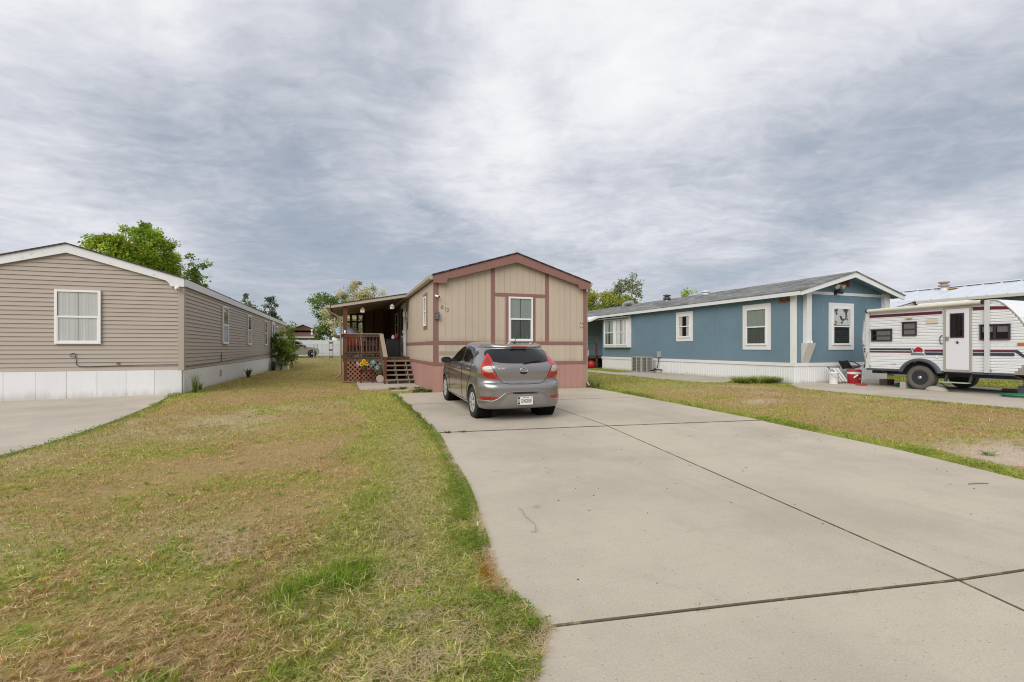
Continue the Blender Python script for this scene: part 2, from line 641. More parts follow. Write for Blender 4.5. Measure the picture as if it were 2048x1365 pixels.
def window(parent, fc, u0, u1, z0, z1, fm, fw=0.055, proud=0.05, curtain=None, split=True, pane=None, lower_dark=False, name='window', gap=0.0, screen=False):
    """double-hung window: frame (part) with meeting rail, two panes, curtain as sub-parts"""
    u0, u1 = min(u0, u1), max(u0, u1)
    mb = MB()
    fc.box(mb, u0, u0 + fw, z0, z1, 0.002, proud)
    fc.box(mb, u1 - fw, u1, z0, z1, 0.002, proud)
    fc.box(mb, u0 + fw, u1 - fw, z0, z0 + fw, 0.002, proud - 0.002)
    fc.box(mb, u0 + fw, u1 - fw, z1 - fw, z1, 0.002, proud - 0.002)
    w = mb.build(name, fm, parent)
    zm = (z0 + z1) / 2
    if split:
        fc.box(MB(), u0 + fw, u1 - fw, zm - 0.022, zm + 0.022, 0.004, proud - 0.004).build('meeting_rail', fm, w)
        s = MB()       # lower sash sits a little narrower
        for a, b in ((u0 + fw, u0 + fw + 0.022), (u1 - fw - 0.022, u1 - fw)):
            fc.box(s, a, b, z0 + fw, zm - 0.022, 0.004, proud - 0.010)
        fc.box(s, u0 + fw + 0.022, u1 - fw - 0.022, z0 + fw, z0 + fw + 0.022, 0.004, proud - 0.012)
        s.build('lower_sash', fm, w)
    fc.box(MB(), u0 + fw, u1 - fw, z0 + fw, z1 - fw, 0.001, 0.004).build('dark_interior', MATS['interior'], w)
    pm = pane or MATS['pane']
    spans = ((z0 + fw, zm - 0.022), (zm + 0.022, z1 - fw)) if split else ((z0 + fw, z1 - fw),)
    for k, (a, b) in enumerate(spans):
        MB().add([fc.pt(u0 + fw, a, proud - 0.022), fc.pt(u1 - fw, a, proud - 0.022), fc.pt(u1 - fw, b, proud - 0.022), fc.pt(u0 + fw, b, proud - 0.022)], [(0, 1, 2, 3)]).build('pane', MATS['screen_pane'] if (screen and k == 0) else pm, w)
    if curtain:
        um = (u0 + u1) / 2
        for a, b in (((u0 + fw + 0.01, um - gap / 2), (um + gap / 2, u1 - fw - 0.01))):
            curtain_mesh(fc, a, b, z0 + fw + 0.01, z1 - fw - 0.005, 0.016, max(3, int((b - a) / 0.09)), 0.006).build('curtain', curtain, w)
    return w


def text_mesh(s, size, extrude=0.002, shear=0.0, bold=0.0):
    cu = bpy.data.curves.new('t', 'FONT')
    cu.body = s
    cu.size = size
    cu.extrude = extrude
    cu.shear = shear
    cu.offset = bold
    cu.resolution_u = 3
    cu.align_x = 'CENTER'
    cu.align_y = 'CENTER'
    o = bpy.data.objects.new('t', cu)
    COL.objects.link(o)
    dg = bpy.context.evaluated_depsgraph_get()
    me = bpy.data.meshes.new_from_object(o.evaluated_get(dg))
    bpy.data.objects.remove(o)
    bpy.data.curves.remove(cu)
    return me


def text_obj(name, s, size, loc, rot, m, parent, extrude=0.002, shear=0.0, bold=0.0, sx=1.0, **kw):
    me = text_mesh(s, size, extrude, shear, bold)
    me.materials.clear()
    me.materials.append(m)
    if sx != 1.0:
        me.transform(Matrix.Diagonal((sx, 1, 1, 1)))
    o = bpy.data.objects.new(name, me)
    COL.objects.link(o)
    ORG[o] = Vector(loc)
    o.rotation_euler = rot
    o.parent = parent
    o.location = Vector(loc) - (ORG[parent] if parent else Vector((0, 0, 0)))
    return tag(o, **kw)


ROT_S = (R(90), 0, 0)               # text on a face looking towards -Y
ROT_W = (R(90), 0, R(-90))          # text on a face looking towards -X


# numpy value noise used for terrain, lawn colour and leaves
_perm = RNG.random((64, 64))


def vnoise(x, y):
    xi, yi = np.floor(x).astype(int), np.floor(y).astype(int)
    fx, fy = x - xi, y - yi
    fx, fy = fx * fx * (3 - 2 * fx), fy * fy * (3 - 2 * fy)
    g = lambda a, b: _perm[a % 64, b % 64]
    return (g(xi, yi) * (1 - fx) + g(xi + 1, yi) * fx) * (1 - fy) + (g(xi, yi + 1) * (1 - fx) + g(xi + 1, yi + 1) * fx) * fy


def fbm(x, y, s, o=4):
    r, a, t = 0, 1.0, 0
    for k in range(o):
        r = r + a * vnoise(x * s + 17.3 * k, y * s + 5.1 * k)
        t += a
        s, a = s * 2.03, a * 0.55
    return r / t


def ss(a, b, x):
    t = np.clip((np.asarray(x, float) - a) / (b - a), 0, 1)
    return t * t * (3 - 2 * t)


# ---------------------------------------------------------------- shared materials
mat('interior', (0.012, 0.012, 0.013), 0.9, 0.1, 0.0)
glass('pane', (0.02, 0.025, 0.03), 0.90, 0.02, 0.06)
glass('screen_pane', (0.03, 0.03, 0.03), 0.50, 0.20, 0.05)
glass('dark_pane', (0.015, 0.018, 0.02), 0.25, 0.04, 0.06)
mat('white_vinyl', (0.78, 0.78, 0.77), 0.45, 0.4, 0.05, 3)
mat('white_paint', (0.74, 0.74, 0.73), 0.6, 0.3, 0.10, 2.5, bump=0.1, col2=(0.58, 0.57, 0.54), c2scale=5, c2lo=0.62, c2hi=0.8)
mat('curtain_white', (0.84, 0.84, 0.81), 0.9, 0.1, 0.06, 3)
mat('curtain_green', (0.40, 0.46, 0.42), 0.9, 0.1, 0.12, 3)
mat('black_plastic', (0.018, 0.018, 0.02), 0.45, 0.4, 0.1)
mat('black_rubber', (0.025, 0.024, 0.023), 0.85, 0.2, 0.15, 8, bump=0.2)
mat('chrome', (0.75, 0.75, 0.76), 0.18, 0.5, 0.0, metal=1.0)
mat('galvanised', (0.45, 0.46, 0.46), 0.4, 0.5, 0.12, 5, metal=0.8)
mat('grey_metal', (0.36, 0.37, 0.37), 0.5, 0.4, 0.10, 4)
mat('rust_metal', (0.22, 0.12, 0.07), 0.8, 0.2, 0.3, 6)

# ================================================================ GROUND
def hgt(x, y):
    x, y = np.asarray(x, float), np.asarray(y, float)
    A = 0.13 * ss(7.5, 13.2, y)
    Rr = 0.19 + 0 * x
    L = 0.07 + 0.11 * ss(13.0, 15.2, y) * (1 - ss(17, 30, y)) * ss(-5.0, -4.0, x)
    h = A + (Rr - A) * ss(7.8, 11.6, x)
    h = h + (L - h) * ss(0.5, -3.9, x)
    return h + 0.40 * ss(36, 60, y)


def H(x, y):
    return float(hgt(x, y))


DRIVE_L = [(1.30, 13.2), (1.36, 12.3), (1.41, 10.7), (1.44, 9.43), (1.45, 8.36), (1.43, 7.6), (1.33, 6.45), (1.24, 5.59), (1.19, 4.88),
           (1.11, 4.25), (1.03, 3.74), (0.95, 3.24), (0.90, 2.93), (0.87, 2.70), (0.88, 2.43), (0.96, 2.17)]
DRIVE_R = [(7.36, 13.5), (7.50, 10.5), (7.62, 8.8), (7.57, 7.24), (7.36, 5.93), (7.26, 5.08), (7.15, 4.35), (6.98, 3.67), (6.79, 3.03), (6.6, 2.3), (6.38, 1.45)]
LEFT_PAD = [(-4.25, 14.93), (-4.10, 12.9), (-3.95, 11.2), (-3.84, 9.2), (-3.87, 8.2), (-4.0, 7.5), (-4.25, 6.0), (-4.9, 4.0), (-6.0, 2.0), (-16, 2.0), (-16, 14.93)]
RV_PAD = [(12.75, -3), (12.7, 6), (12.72, 9.4), (12.95, 10.6), (13.75, 11.55), (14.45, 11.84), (18.5, 11.84), (18.5, -3)]
SIDE_PATH = [(11.65, 30), (11.62, 18), (11.68, 14.8), (11.9, 13.4), (12.7, 13.1), (13.4, 13.7), (14.15, 14.3), (14.15, 19.7), (12.62, 20.0), (12.62, 30)]
ENTRY_PAD = [(0.47, 18.28), (0.49, 15.05), (1.30, 15.0), (2.39, 15.15), (2.39, 18.28)]
DRIVE_ALL = DRIVE_L + [(0.80, 1.95), (0.62, 1.6), (0.1, 0.6), (-0.9, -1.0), (-2.5, -3), (9.5, -3), (7.2, -0.8), (6.5, 1.0)] + DRIVE_R[::-1] + [(7.2, 13.24), (2.4, 13.24)]


def inpoly(poly, x, y):
    ins = np.zeros(np.shape(x), bool)
    n = len(poly)
    for i in range(n):
        x0, y0 = poly[i]
        x1, y1 = poly[(i + 1) % n]
        c = ((y0 > y) != (y1 > y)) & (x < (x1 - x0) * (y - y0) / (y1 - y0 + 1e-12) + x0)
        ins ^= c
    return ins


def dist_poly(poly, x, y, closed=True):
    d = np.full(np.shape(x), 1e9)
    n = len(poly)
    for i in range(n if closed else n - 1):
        x0, y0 = poly[i]
        x1, y1 = poly[(i + 1) % n]
        dx, dy = x1 - x0, y1 - y0
        t = np.clip(((x - x0) * dx + (y - y0) * dy) / (dx * dx + dy * dy + 1e-12), 0, 1)
        d = np.minimum(d, np.hypot(x - x0 - t * dx, y - y0 - t * dy))
    return d


HARD = [DRIVE_ALL, LEFT_PAD, RV_PAD, SIDE_PATH, ENTRY_PAD]
LEFT_HOUSE = [(-8.92, 14.93), (-4.02, 14.93), (-4.02, 39.2), (-8.92, 39.2)]
MID_HOUSE = [(2.41, 13.25), (7.19, 13.25), (7.19, 31.5), (2.41, 31.5)]
BLUE_HOUSE = [(14.37, 11.88), (18.95, 11.88), (18.95, 33), (14.37, 33)]
DECK = [(0.0, 18.3), (2.41, 18.3), (2.41, 24.5), (0.0, 24.5)]
ROOFED = [LEFT_HOUSE, MID_HOUSE, BLUE_HOUSE, DECK]

PAL = dict(lush=(0.155, 0.265, 0.018), fresh=(0.36, 0.415, 0.050), pale=(0.58, 0.55, 0.18), olive=(0.37, 0.292, 0.086),
           straw=(0.74, 0.60, 0.35), tan=(0.57, 0.395, 0.205), brown=(0.43, 0.235, 0.125), rust=(0.46, 0.17, 0.03), soil=(0.52, 0.43, 0.33))
PAL = {k: np.array(v) * 1.02 for k, v in PAL.items()}


def lumps(x, y):
    n = 2.2 * (fbm(x + 1, y + 2, 7.0, 3) - 0.5)
    L = 0
    for (cx, cy, rx, ry, a) in ((0.03, 3.03, 0.17, 0.17, 0.95), (-0.27, 2.90, 0.17, 0.13, 0.8), (-0.55, 3.15, 0.12, 0.10, 0.4), (0.25, 4.6, 0.2, 0.3, 0.4), (-0.2, 2.2, 0.12, 0.10, 0.5), (-0.75, 2.35, 0.10, 0.10, 0.5), (0.45, 2.5, 0.14, 0.12, 0.5)):
        L = L + a * ss(1.5, 0.3, np.hypot((x - cx) / rx, (y - cy) / ry) + n)
    return np.clip(L, 0, 1)


def lawn_fields(x, y):
    """how green, how bare, how rusty the lawn is at a place (0..1)"""
    dd = dist_poly(DRIVE_L + [(0.80, 1.95), (0.62, 1.6), (0.1, 0.6), (-0.9, -1)], x, y, False)
    n1, n2, n3 = fbm(x, y, 0.9), fbm(x + 40, y + 11, 2.6), fbm(x + 7, y + 90, 0.33, 3)
    left = x < 3
    strip = ss(1.45, 0.85, dd + (n1 - 0.5) * 1.1) * left
    edge = ss(0.22, 0.04, dd + (n2 - 0.5) * 0.25) * left
    n4 = fbm(x + 21, y + 33, 7.0, 3)
    g = 0.25 + 0.42 * ss(0.42, 0.64, n1) * ss(0.34, 0.58, n2) + 0.9 * (n3 - 0.46) + 0.75 * (n4 - 0.5)
    g = np.maximum(g, (0.90 + 0.7 * (n4 - 0.5)) * strip)
    lump = lumps(x, y)
    g = np.maximum(g, lump)
    g = np.maximum(g, edge)
    dl = dist_poly(LEFT_PAD, x, y)
    g = np.maximum(g, 0.85 * ss(0.55, 0.10, dl + (n2 - 0.5) * 0.4) * left)
    g = np.maximum(g, 0.85 * ss(0.9, 0.2, np.abs(x + 3.9) + (n2 - .5) * .4) * (y > 14) * (y < 40))
    # far lawn between the houses: tired green with dry bands
    far = ss(14.5, 18, y) * left
    g = np.where(left, g * (1 - far) + far * (0.50 + 0.5 * (fbm(x * 0.5, y, 0.5) - 0.45)), g)
    # right-hand lawn
    dr = dist_poly(DRIVE_R, x, y, False)
    dp = np.minimum(dist_poly(RV_PAD, x, y), dist_poly(SIDE_PATH, x, y))
    gr = 0.26 + 0.45 * ss(0.45, 0.62, n1) * ss(0.35, 0.6, n2) + 0.7 * (n4 - 0.5)
    gr = np.maximum(gr, 1.0 * ss(0.85, 0.40, dr + (n2 - 0.5) * 0.3))
    gr = np.maximum(gr, 0.90 * ss(0.75, 0.30, dp + (n2 - 0.5) * 0.3))
    gr = np.maximum(gr, 0.9 * (x > 12.7))
    gr = np.maximum(gr, 0.75 * ss(10.5, 13, y))
    g = np.where(left, g, gr)
    bare = 0.45 * ss(0.56, 0.74, n3 + 0.22 * (n2 - 0.5)) * (1 - strip)
    patch = 1.25 * np.exp(-(((x - 8.45) / 0.95) ** 2 + ((y - 3.25) / 0.75) ** 2)) + 0.7 * np.exp(-(((x - 9.6) / 0.55) ** 2 + ((y - 8.9) / 0.35) ** 2))
    bare = np.where(left, bare * (1 - far), bare * 0.8 + 1.05 * patch * (0.6 + n2))
    bare = np.clip(bare * (1 - 0.9 * ss(0.6, 0.9, g)), 0, 1)
    rust = ss(0.10, 0.0, dd - 0.03) * np.exp(-((y - 2.82) / 0.20) ** 2) * left
    return np.clip(g, 0, 1), bare, rust, strip, n1, n2


def build_ground():
    def axis(lo, hi, step, far):
        a = list(np.arange(lo, hi + 1e-6, step))
        s, p = step, lo
        pre = []
        while p > -far:
            s *= 1.35
            p -= s
            pre.append(p)
        post = []
        s, p = step, hi
        while p < far:
            s *= 1.35
            p += s
            post.append(p)
        return np.array(pre[::-1] + a + post)
    xs, ys = axis(-12, 20, 0.16, 900), axis(-3, 45, 0.16, 1200)
    X, Y = np.meshgrid(xs, ys)
    Z = hgt(X, Y)
    hard = np.zeros(X.shape, bool)
    for p in HARD:
        hard |= inpoly(p, X, Y)
    g, bare, rust, strip, n1, n2 = lawn_fields(X, Y)
    Z = Z + np.where(hard, -0.07, 0.012 * (fbm(X, Y, 1.1) - 0.5) * 2 - 0.005)
    for p in HARD:       # lower the rim a little under the slabs
        Z = np.where(~hard & (dist_poly(p, X, Y) < 0.02), Z - 0.02, Z)
    V = np.stack([X.ravel(), Y.ravel(), Z.ravel()], 1)
    ny, nx = X.shape
    i = np.arange(ny * nx).reshape(ny, nx)
    F = np.stack([i[:-1, :-1], i[:-1, 1:], i[1:, 1:], i[1:, :-1]], -1).reshape(-1, 4)
    me = bpy.data.meshes.new('ground')
    me.vertices.add(len(V))
    me.vertices.foreach_set('co', V.ravel())
    me.loops.add(F.size)
    me.loops.foreach_set('vertex_index', F.ravel())
    me.polygons.add(len(F))
    me.polygons.foreach_set('loop_start', np.arange(0, F.size, 4))
    me.polygons.foreach_set('use_smooth', np.ones(len(F), bool))
    me.update()
    gg = g.ravel()[:, None]
    b = bare.ravel()[:, None]
    c = (PAL['tan'] * 0.66) * (1 - gg) + (PAL['fresh'] * 0.55 + PAL['tan'] * 0.20) * gg
    c = c * (1 - b) + PAL['soil'] * b
    far = ss(30, 60, Y).ravel()[:, None]
    c = c * (1 - far) + np.array((0.23, 0.215, 0.10)) * far
    ca = me.color_attributes.new('Col', 'FLOAT_COLOR', 'POINT')
    ca.data.foreach_set('color', np.concatenate([c, np.ones((len(c), 1))], 1).ravel())
    m = bpy.data.materials.new('lawn_soil')
    m.use_nodes = True
    t = NT(m.node_tree.nodes, m.node_tree.links)
    bs = m.node_tree.nodes['Principled BSDF']
    at = t.node('ShaderNodeAttribute', attribute_name='Col')
    pos = t.node('ShaderNodeNewGeometry').outputs['Position']
    s2 = t.vmath('SCALE', at.outputs['Color'])
    f = t.math('MULTIPLY', t.math('ADD', t.math('MULTIPLY', t.noise(pos, 45, 4, 0.75), 1.1), 0.45),
               t.math('ADD', t.math('MULTIPLY', t.noise(pos, 6, 5, 0.7), 0.6), 0.7))
    t.l.new(f, s2.node.inputs['Scale'])
    t.put(bs.inputs['Base Color'], s2)
    bs.inputs['Roughness'].default_value = 0.95
    bs.inputs['Specular IOR Level'].default_value = 0.1
    bn = t.node('ShaderNodeBump')
    bn.inputs['Strength'].default_value = 0.7
    bn.inputs['Distance'].default_value = 0.02
    t.l.new(t.noise(pos, 60, 4, 0.7), bn.inputs['Height'])
    t.l.new(bn.outputs[0], bs.inputs['Normal'])
    me.materials.append(m)
    o = bpy.data.objects.new('ground', me)
    COL.objects.link(o)
    tag(o, kind='structure')


build_ground()

# ---------------------------------------------------------------- concrete: driveway of separate slabs, neighbours' pads, path
concrete('concrete', (0.50, 0.442, 0.355), (0.39, 0.342, 0.275))
concrete('concrete_old', (0.485, 0.432, 0.358), (0.38, 0.336, 0.28))
mat('joint_dirt', (0.13, 0.105, 0.078), 0.95, 0.1, 0.3, 12, space='World', col2=(0.26, 0.21, 0.12), c2scale=5, c2lo=0.52, c2hi=0.62)


def inset_poly(poly, d):
    n = len(poly)
    a = sum(poly[i][0] * poly[(i + 1) % n][1] - poly[(i + 1) % n][0] * poly[i][1] for i in range(n))
    s = 1 if a > 0 else -1
    out = []
    for i in range(n):
        p0, p1, p2 = Vector(poly[i - 1]), Vector(poly[i]), Vector(poly[(i + 1) % n])
        n1 = Vector((-(p1 - p0).y, (p1 - p0).x)).normalized() * s
        n2 = Vector((-(p2 - p1).y, (p2 - p1).x)).normalized() * s
        k = n1 + n2
        k = k / max(0.35, k.dot(k) / 2) if k.length > 1e-6 else n1
        out.append(tuple(p1 + k * d))
    return out


def slab_obj(name, poly, parent, m, lift=0.012, gap=0.0065, **kw):
    top = inset_poly(poly, gap + 0.006)
    low = inset_poly(poly, gap)
    n = len(poly)
    hz = lambda x, y: H(x, y) + lift
    mb = MB()
    v = [(x, y, hz(x, y) - 0.10) for x, y in low] + [(x, y, hz(x, y) - 0.006) for x, y in low] + [(x, y, hz(x, y)) for x, y in top]
    f = [tuple(range(2 * n, 3 * n))]
    for r in (0, n):
        f += [(r + i, r + (i + 1) % n, r + n + (i + 1) % n, r + n + i) for i in range(n)]
    mb.add(v, f)
    o = mb.build(name, [m, MATS['joint_dirt']], parent, recalc=False, **kw)
    for p_ in (o.data.polygons[1:] if parent is drive else ()):
        p_.material_index = 1
    bm = bmesh.new()
    bm.from_mesh(o.data)
    bmesh.ops.recalc_face_normals(bm, faces=bm.faces)
    top_f = max(bm.faces, key=lambda q: q.calc_area())
    if top_f.normal.z < 0:
        bmesh.ops.reverse_faces(bm, faces=bm.faces)
    bm.to_mesh(o.data)
    bm.free()
    return o


drive = thing('driveway', (4, 7, 0), kind='structure')
iL = lambda y0, y1: [p for p in DRIVE_L if y0 < p[1] < y1]
iR = lambda y0, y1: [p for p in DRIVE_R if y0 < p[1] < y1][::-1]
C0, C1, C2, C3 = (4.46, 13.23), (4.45, 10.85), (4.43, 7.36), (3.47, 1.78)
MC = MATS['concrete']
slab_obj('slab', [(1.30, 13.2), *iL(11.02, 13.19), (1.405, 11.0), C1, C0, (2.38, 13.23)], drive, MC, lift=0.023)
slab_obj('slab', [(1.405, 11.0), *iL(7.72, 11.0), (1.435, 7.70), C2, C1], drive, MC, lift=0.021, gap=0.0065)
slab_obj('slab', [C0, C1, (7.47, 10.7), (7.36, 13.23)], drive, MC, lift=0.023)
slab_obj('slab', [C1, C2, (7.55, 6.95), *iR(7.0, 10.7), (7.47, 10.7)], drive, MC, lift=0.021, gap=0.0065)
slab_obj('slab', [(1.435, 7.70), *iL(2.2, 7.69), (0.96, 2.17), (2.09, 2.0), C3, C2], drive, MC, gap=0.0065)
slab_obj('slab', [C2, C3, (4.02, 1.72), (6.42, 1.42), *iR(1.46, 6.94), (7.55, 6.95)], drive, MC, gap=0.0065)
slab_obj('slab', [(0.96, 2.17), (0.80, 1.95), (0.62, 1.6), (0.1, 0.6), (-0.9, -1.0), (-2.5, -3), (2.45, -3), (3.36, 1.30), C3, (2.09, 2.0)], drive, MC, lift=0.0095, gap=0.0055)
slab_obj('slab', [C3, (3.36, 1.30), (2.45, -3), (9.5, -3), (7.2, -0.8), (6.5, 1.0), (6.42, 1.42), (4.02, 1.72)], drive, MC, lift=0.0095, gap=0.0055)
# dirt filling the joints
jm = MB()
jm.slab([(1.44, 7.9), (1.44, 7.5), (7.5, 6.8), (7.5, 7.2)], lambda x, y: H(x, y) - 0.045, -0.1)
jm.build('joint_fill', MATS['joint_dirt'], drive)
jm = MB()
jm.slab([(0.99, 2.25), (0.99, 2.08), (3.4, 1.7), (6.4, 1.32), (6.4, 1.52), (3.5, 1.87)], lambda x, y: H(x, y) - 0.040, -0.1)
jm.build('joint_fill', MATS['joint_dirt'], drive)
jm = MB()
jm.slab([(4.36, 13.2), (4.36, 7.3), (3.40, 1.78), (3.2, 0.8), (3.35, 0.8), (3.54, 1.78), (4.5, 7.3), (4.52, 13.2)], lambda x, y: H(x, y) - 0.048, -0.1)
jm.build('joint_fill', MATS['joint_dirt'], drive)
MO = MATS['concrete_old']
neigh = thing('neighbour_driveway', (-9, 8, 0), kind='structure')
LPa = [(-16, 8.35), (-3.87, 8.25)]
slab_obj('slab', [(-4.25, 14.92), (-4.10, 12.9), (-3.95, 11.2), (-3.84, 9.2), (-3.86, 8.30), (-9.3, 8.45), (-9.3, 14.92)], neigh, MO, lift=0.01)
slab_obj('slab', [(-9.3, 14.92), (-9.3, 8.45), (-16, 8.6), (-16, 14.92)], neigh, MO, lift=0.01)
slab_obj('slab', [(-9.3, 8.45), (-3.86, 8.30), (-4.0, 7.5), (-4.25, 6.0), (-4.9, 4.0), (-6.0, 2.0), (-16, 2.0), (-16, 8.6)], neigh, MO, lift=0.006)
rvpad = thing('parking_pad', (15, 6, 0.19), kind='structure')
slab_obj('slab', [(12.72, 8.6), (12.72, 9.4), (12.95, 10.6), (13.75, 11.55), (14.45, 11.84), (18.5, 11.84), (18.5, 8.6)], rvpad, MO)
slab_obj('slab', [(12.75, 3.6), (12.7, 6), (12.72, 8.6), (18.5, 8.6), (18.5, 3.6)], rvpad, MO)
slab_obj('slab', [(12.75, -3), (12.75, 3.6), (18.5, 3.6), (18.5, -3)], rvpad, MO)
spath = thing('side_path', (12.5, 18, 0.19), kind='structure')
slab_obj('slab', [(11.62, 18), (11.68, 14.8), (11.9, 13.4), (12.7, 13.1), (13.4, 13.7), (14.15, 14.3), (14.15, 19.7), (12.62, 20.0), (11.63, 20.0)], spath, MO)
slab_obj('slab', [(11.65, 30), (11.63, 20.0), (12.62, 20.0), (12.62, 30)], spath, MO)
epad = thing('entry_pad', (1.4, 16.6, 0.13), kind='structure')
slab_obj('slab', ENTRY_PAD, epad, MO, lift=0.015)
# two stepping stones between the pad and the driveway
for (x, y, w, d, r) in ((1.62, 14.25, 0.55, 0.36, 0.15), (2.02, 14.75, 0.5, 0.3, -0.1)):
    mb = MB()
    mb.slab([(x - w / 2, y - d / 2), (x + w / 2, y - d / 2 + r * w), (x + w / 2 - .05, y + d / 2 + r * w), (x - w / 2 + 0.04, y + d / 2)],
            lambda a, b: H(a, b) + 0.015, 0.0)
    mb.build('stepping_stone', MO, None, 'flat grey stepping stone set in the grass ' + ('next to the driveway edge' if x < 1.8 else 'nearer the pink skirting'), 'stone', 'stepping stones')

# ================================================================ LEFT HOUSE (tan vinyl siding)
mat('vinyl_tan', (0.40, 0.347, 0.293), 0.55, 0.35, 0.05, 1.5, bump=0.05, rnd=0.025)
wallpaint('skirt_white', (0.74, 0.75, 0.76), (0.44, 0.41, 0.36), 0.08, 0.36, rough=0.6, amount=0.65, var=0.10, dscale=6)
shingles('shingle_dark', (0.085, 0.072, 0.066), 0.25)
shingles('shingle_grey', (0.20, 0.202, 0.20), 0.34, 0.45, 0.20)
mat('fascia_white', (0.72, 0.73, 0.74), 0.6, 0.3, 0.08, 2.0, bump=0.1, col2=(0.50, 0.50, 0.50), c2scale=6, c2lo=0.60, c2hi=0.74)

LH = thing('tan_house', (-6.47, 27, 0.1), 'long tan mobile home with horizontal lap siding and white skirting', 'house', 'mobile homes')
X0, X1, Y0, Y1 = -8.92, -4.02, 14.92, 39.2
RX, RZ, EZ = -6.47, 3.93, 3.20      # ridge and eave of the wall top
MB().prism([(X0, 0.80), (X1, 0.80), (X1, EZ - 0.06), (RX, RZ - 0.06), (X0, EZ - 0.06)], 'y', Y0, Y1).build('wall', mat('vinyl_core', (0.13, 0.11, 0.09), 0.9, 0.1, 0.1), LH)  # core coloured dark to paint groove shadows in the gaps between boards
top_at = lambda x: RZ - 0.05 - (RZ - EZ) * abs(x - RX) / (X1 - RX)
pitch = 0.1075
z = 0.815
brd_side = None
while z < RZ - 0.14:
    z1 = min(z + pitch, RZ - 0.07)
    z1 -= 0.005
    # front board, ends cut to the roof slope
    if z1 < EZ - 0.05:
        xa0 = xb0 = X0 + 0.002
        xa1 = xb1 = X1 - 0.10
    else:
        half = lambda zz: (X1 - RX) * max(0.02, min(1, (RZ - 0.07 - zz) / (RZ - EZ)))
        xa0, xa1, xb0, xb1 = RX - half(z), min(X1 - 0.10, RX + half(z)), RX - half(z1), min(X1 - 0.10, RX + half(z1))
    v = [(xa0, Y0 + 0.001, z), (xa1, Y0 + 0.001, z), (xa1, Y0 - 0.024, z), (xa0, Y0 - 0.024, z),
         (xb0, Y0 + 0.001, z1), (xb1, Y0 + 0.001, z1), (xb1, Y0 - 0.004, z1), (xb0, Y0 - 0.004, z1)]
    fcs = [(0, 1, 2, 3), (7, 6, 5, 4), (3, 2, 6, 7), (1, 0, 4, 5), (0, 3, 7, 4), (2, 1, 5, 6)]
    MB().add(v, fcs).build('siding_board', MATS['vinyl_tan'], LH, recalc=True)
    if z1 < EZ - 0.02:
        if brd_side is None:
            ya, yb = Y0 + 0.10, Y1 - 0.02
            v = [(X1 - 0.001, ya, z), (X1 - 0.001, yb, z), (X1 + 0.026, yb, z), (X1 + 0.026, ya, z),
                 (X1 - 0.001, ya, z1), (X1 - 0.001, yb, z1), (X1 + 0.004, yb, z1), (X1 + 0.004, ya, z1)]
            brd_side = MB().add(v, fcs).build('siding_board', MATS['vinyl_tan'], LH, recalc=True)
            zs = z
        else:
            inst(brd_side, 'siding_board', LH, dz=z - zs)
    z += pitch
MB().box(X1 - 0.10, X1 + 0.031, Y0 - 0.031, Y0 + 0.10, 0.80, EZ - 0.05).build('corner_trim', MATS['vinyl_tan'], LH)
# skirting panels
x = X0
while x < X1 - 0.05:
    xe = min(x + 0.61, X1 + 0.012)
    MB().box(x + 0.003, xe - 0.003, Y0 - 0.030 + 0.004 * random.random(), Y0 + 0.02, H((x + xe) / 2, Y0) - 0.05, 0.812).build('skirt_panel', MATS['skirt_white'], LH)
    x += 0.61
y = Y0 + 0.03
while y < Y1 - 0.1:
    ye = min(y + 1.22, Y1)
    MB().box(X1 - 0.02, X1 + 0.012 + 0.004 * random.random(), y + 0.002, ye - 0.002, H(X1, (y + ye) / 2) - 0.08, 0.800).build('skirt_panel', MATS['skirt_white'], LH)
    y += 1.22
# roof: two slopes with a dark shingle sheet, white rake boards with the cut-back hook
ov = 0.07


def gable_roof(parent, x0, rx, x1, ez, rz, y0, y1, th, m, over=0.0):
    o = []
    for (a, b) in ((x0, rx), (rx, x1)):
        za, zb = (ez, rz) if a == x0 else (rz, ez)
        o.append(MB().prism([(a, za), (b, zb), (b, zb + th), (a, za + th)], 'y', y0, y1).build('roof_slope', m, parent, recalc=True))
    return o


gable_roof(LH, X0 - 0.06, RX, X1 + 0.07, EZ + 0.035, RZ + 0.055, Y0 - 0.12, Y1 + 0.1, 0.03, MATS['shingle_dark'])
for s in (-1, 1):
    xe = X1 + 0.05 if s > 0 else X0 - 0.05
    k = (RZ - EZ) / (X1 - RX)
    zt = lambda x: RZ + 0.053 - k * abs(x - RX)
    hk = xe - s * 0.36
    poly = [(RX, zt(RX)), (xe, zt(xe)), (xe, zt(xe) - 0.215), (hk + s * 0.05, zt(xe) - 0.215), (hk + s * 0.015, zt(hk) - 0.235), (hk - s * 0.05, zt(hk - s * 0.05) - 0.19), (RX, zt(RX) - 0.215)]
    MB().prism(poly, 'y', Y0 - 0.085, Y0 - 0.045).build('rake_board', MATS['fascia_white'], LH, recalc=True)
MB().box(X1 + 0.045, X1 + 0.075, Y0 - 0.04, Y1 + 0.05, EZ - 0.16, EZ + 0.032).build('eave_fascia', MATS['fascia_white'], LH)
MB().box(X1 + 0.022, X1 + 0.044, Y0 - 0.04, Y1 + 0.05, EZ - 0.12, EZ - 0.09).build('soffit', MATS['fascia_white'], LH)
MB().lathe((-6.9, 20, 3.75), [(0.04, 0), (0.04, 0.32)], 10).build('vent_pipe', MATS['black_plastic'], LH)
MB().box(-5.6, -5.3, 27.0, 27.3, 3.6, 3.92).build('roof_vent', MATS['black_plastic'], LH)
FS = Face('-Y', Y0 - 0.026)
FE = Face('+X', X1 + 0.028)
window(LH, FS, -6.71, -5.78, 1.50, 2.85, MATS['white_vinyl'], 0.055, 0.045, MATS['curtain_white'], gap=0.015)
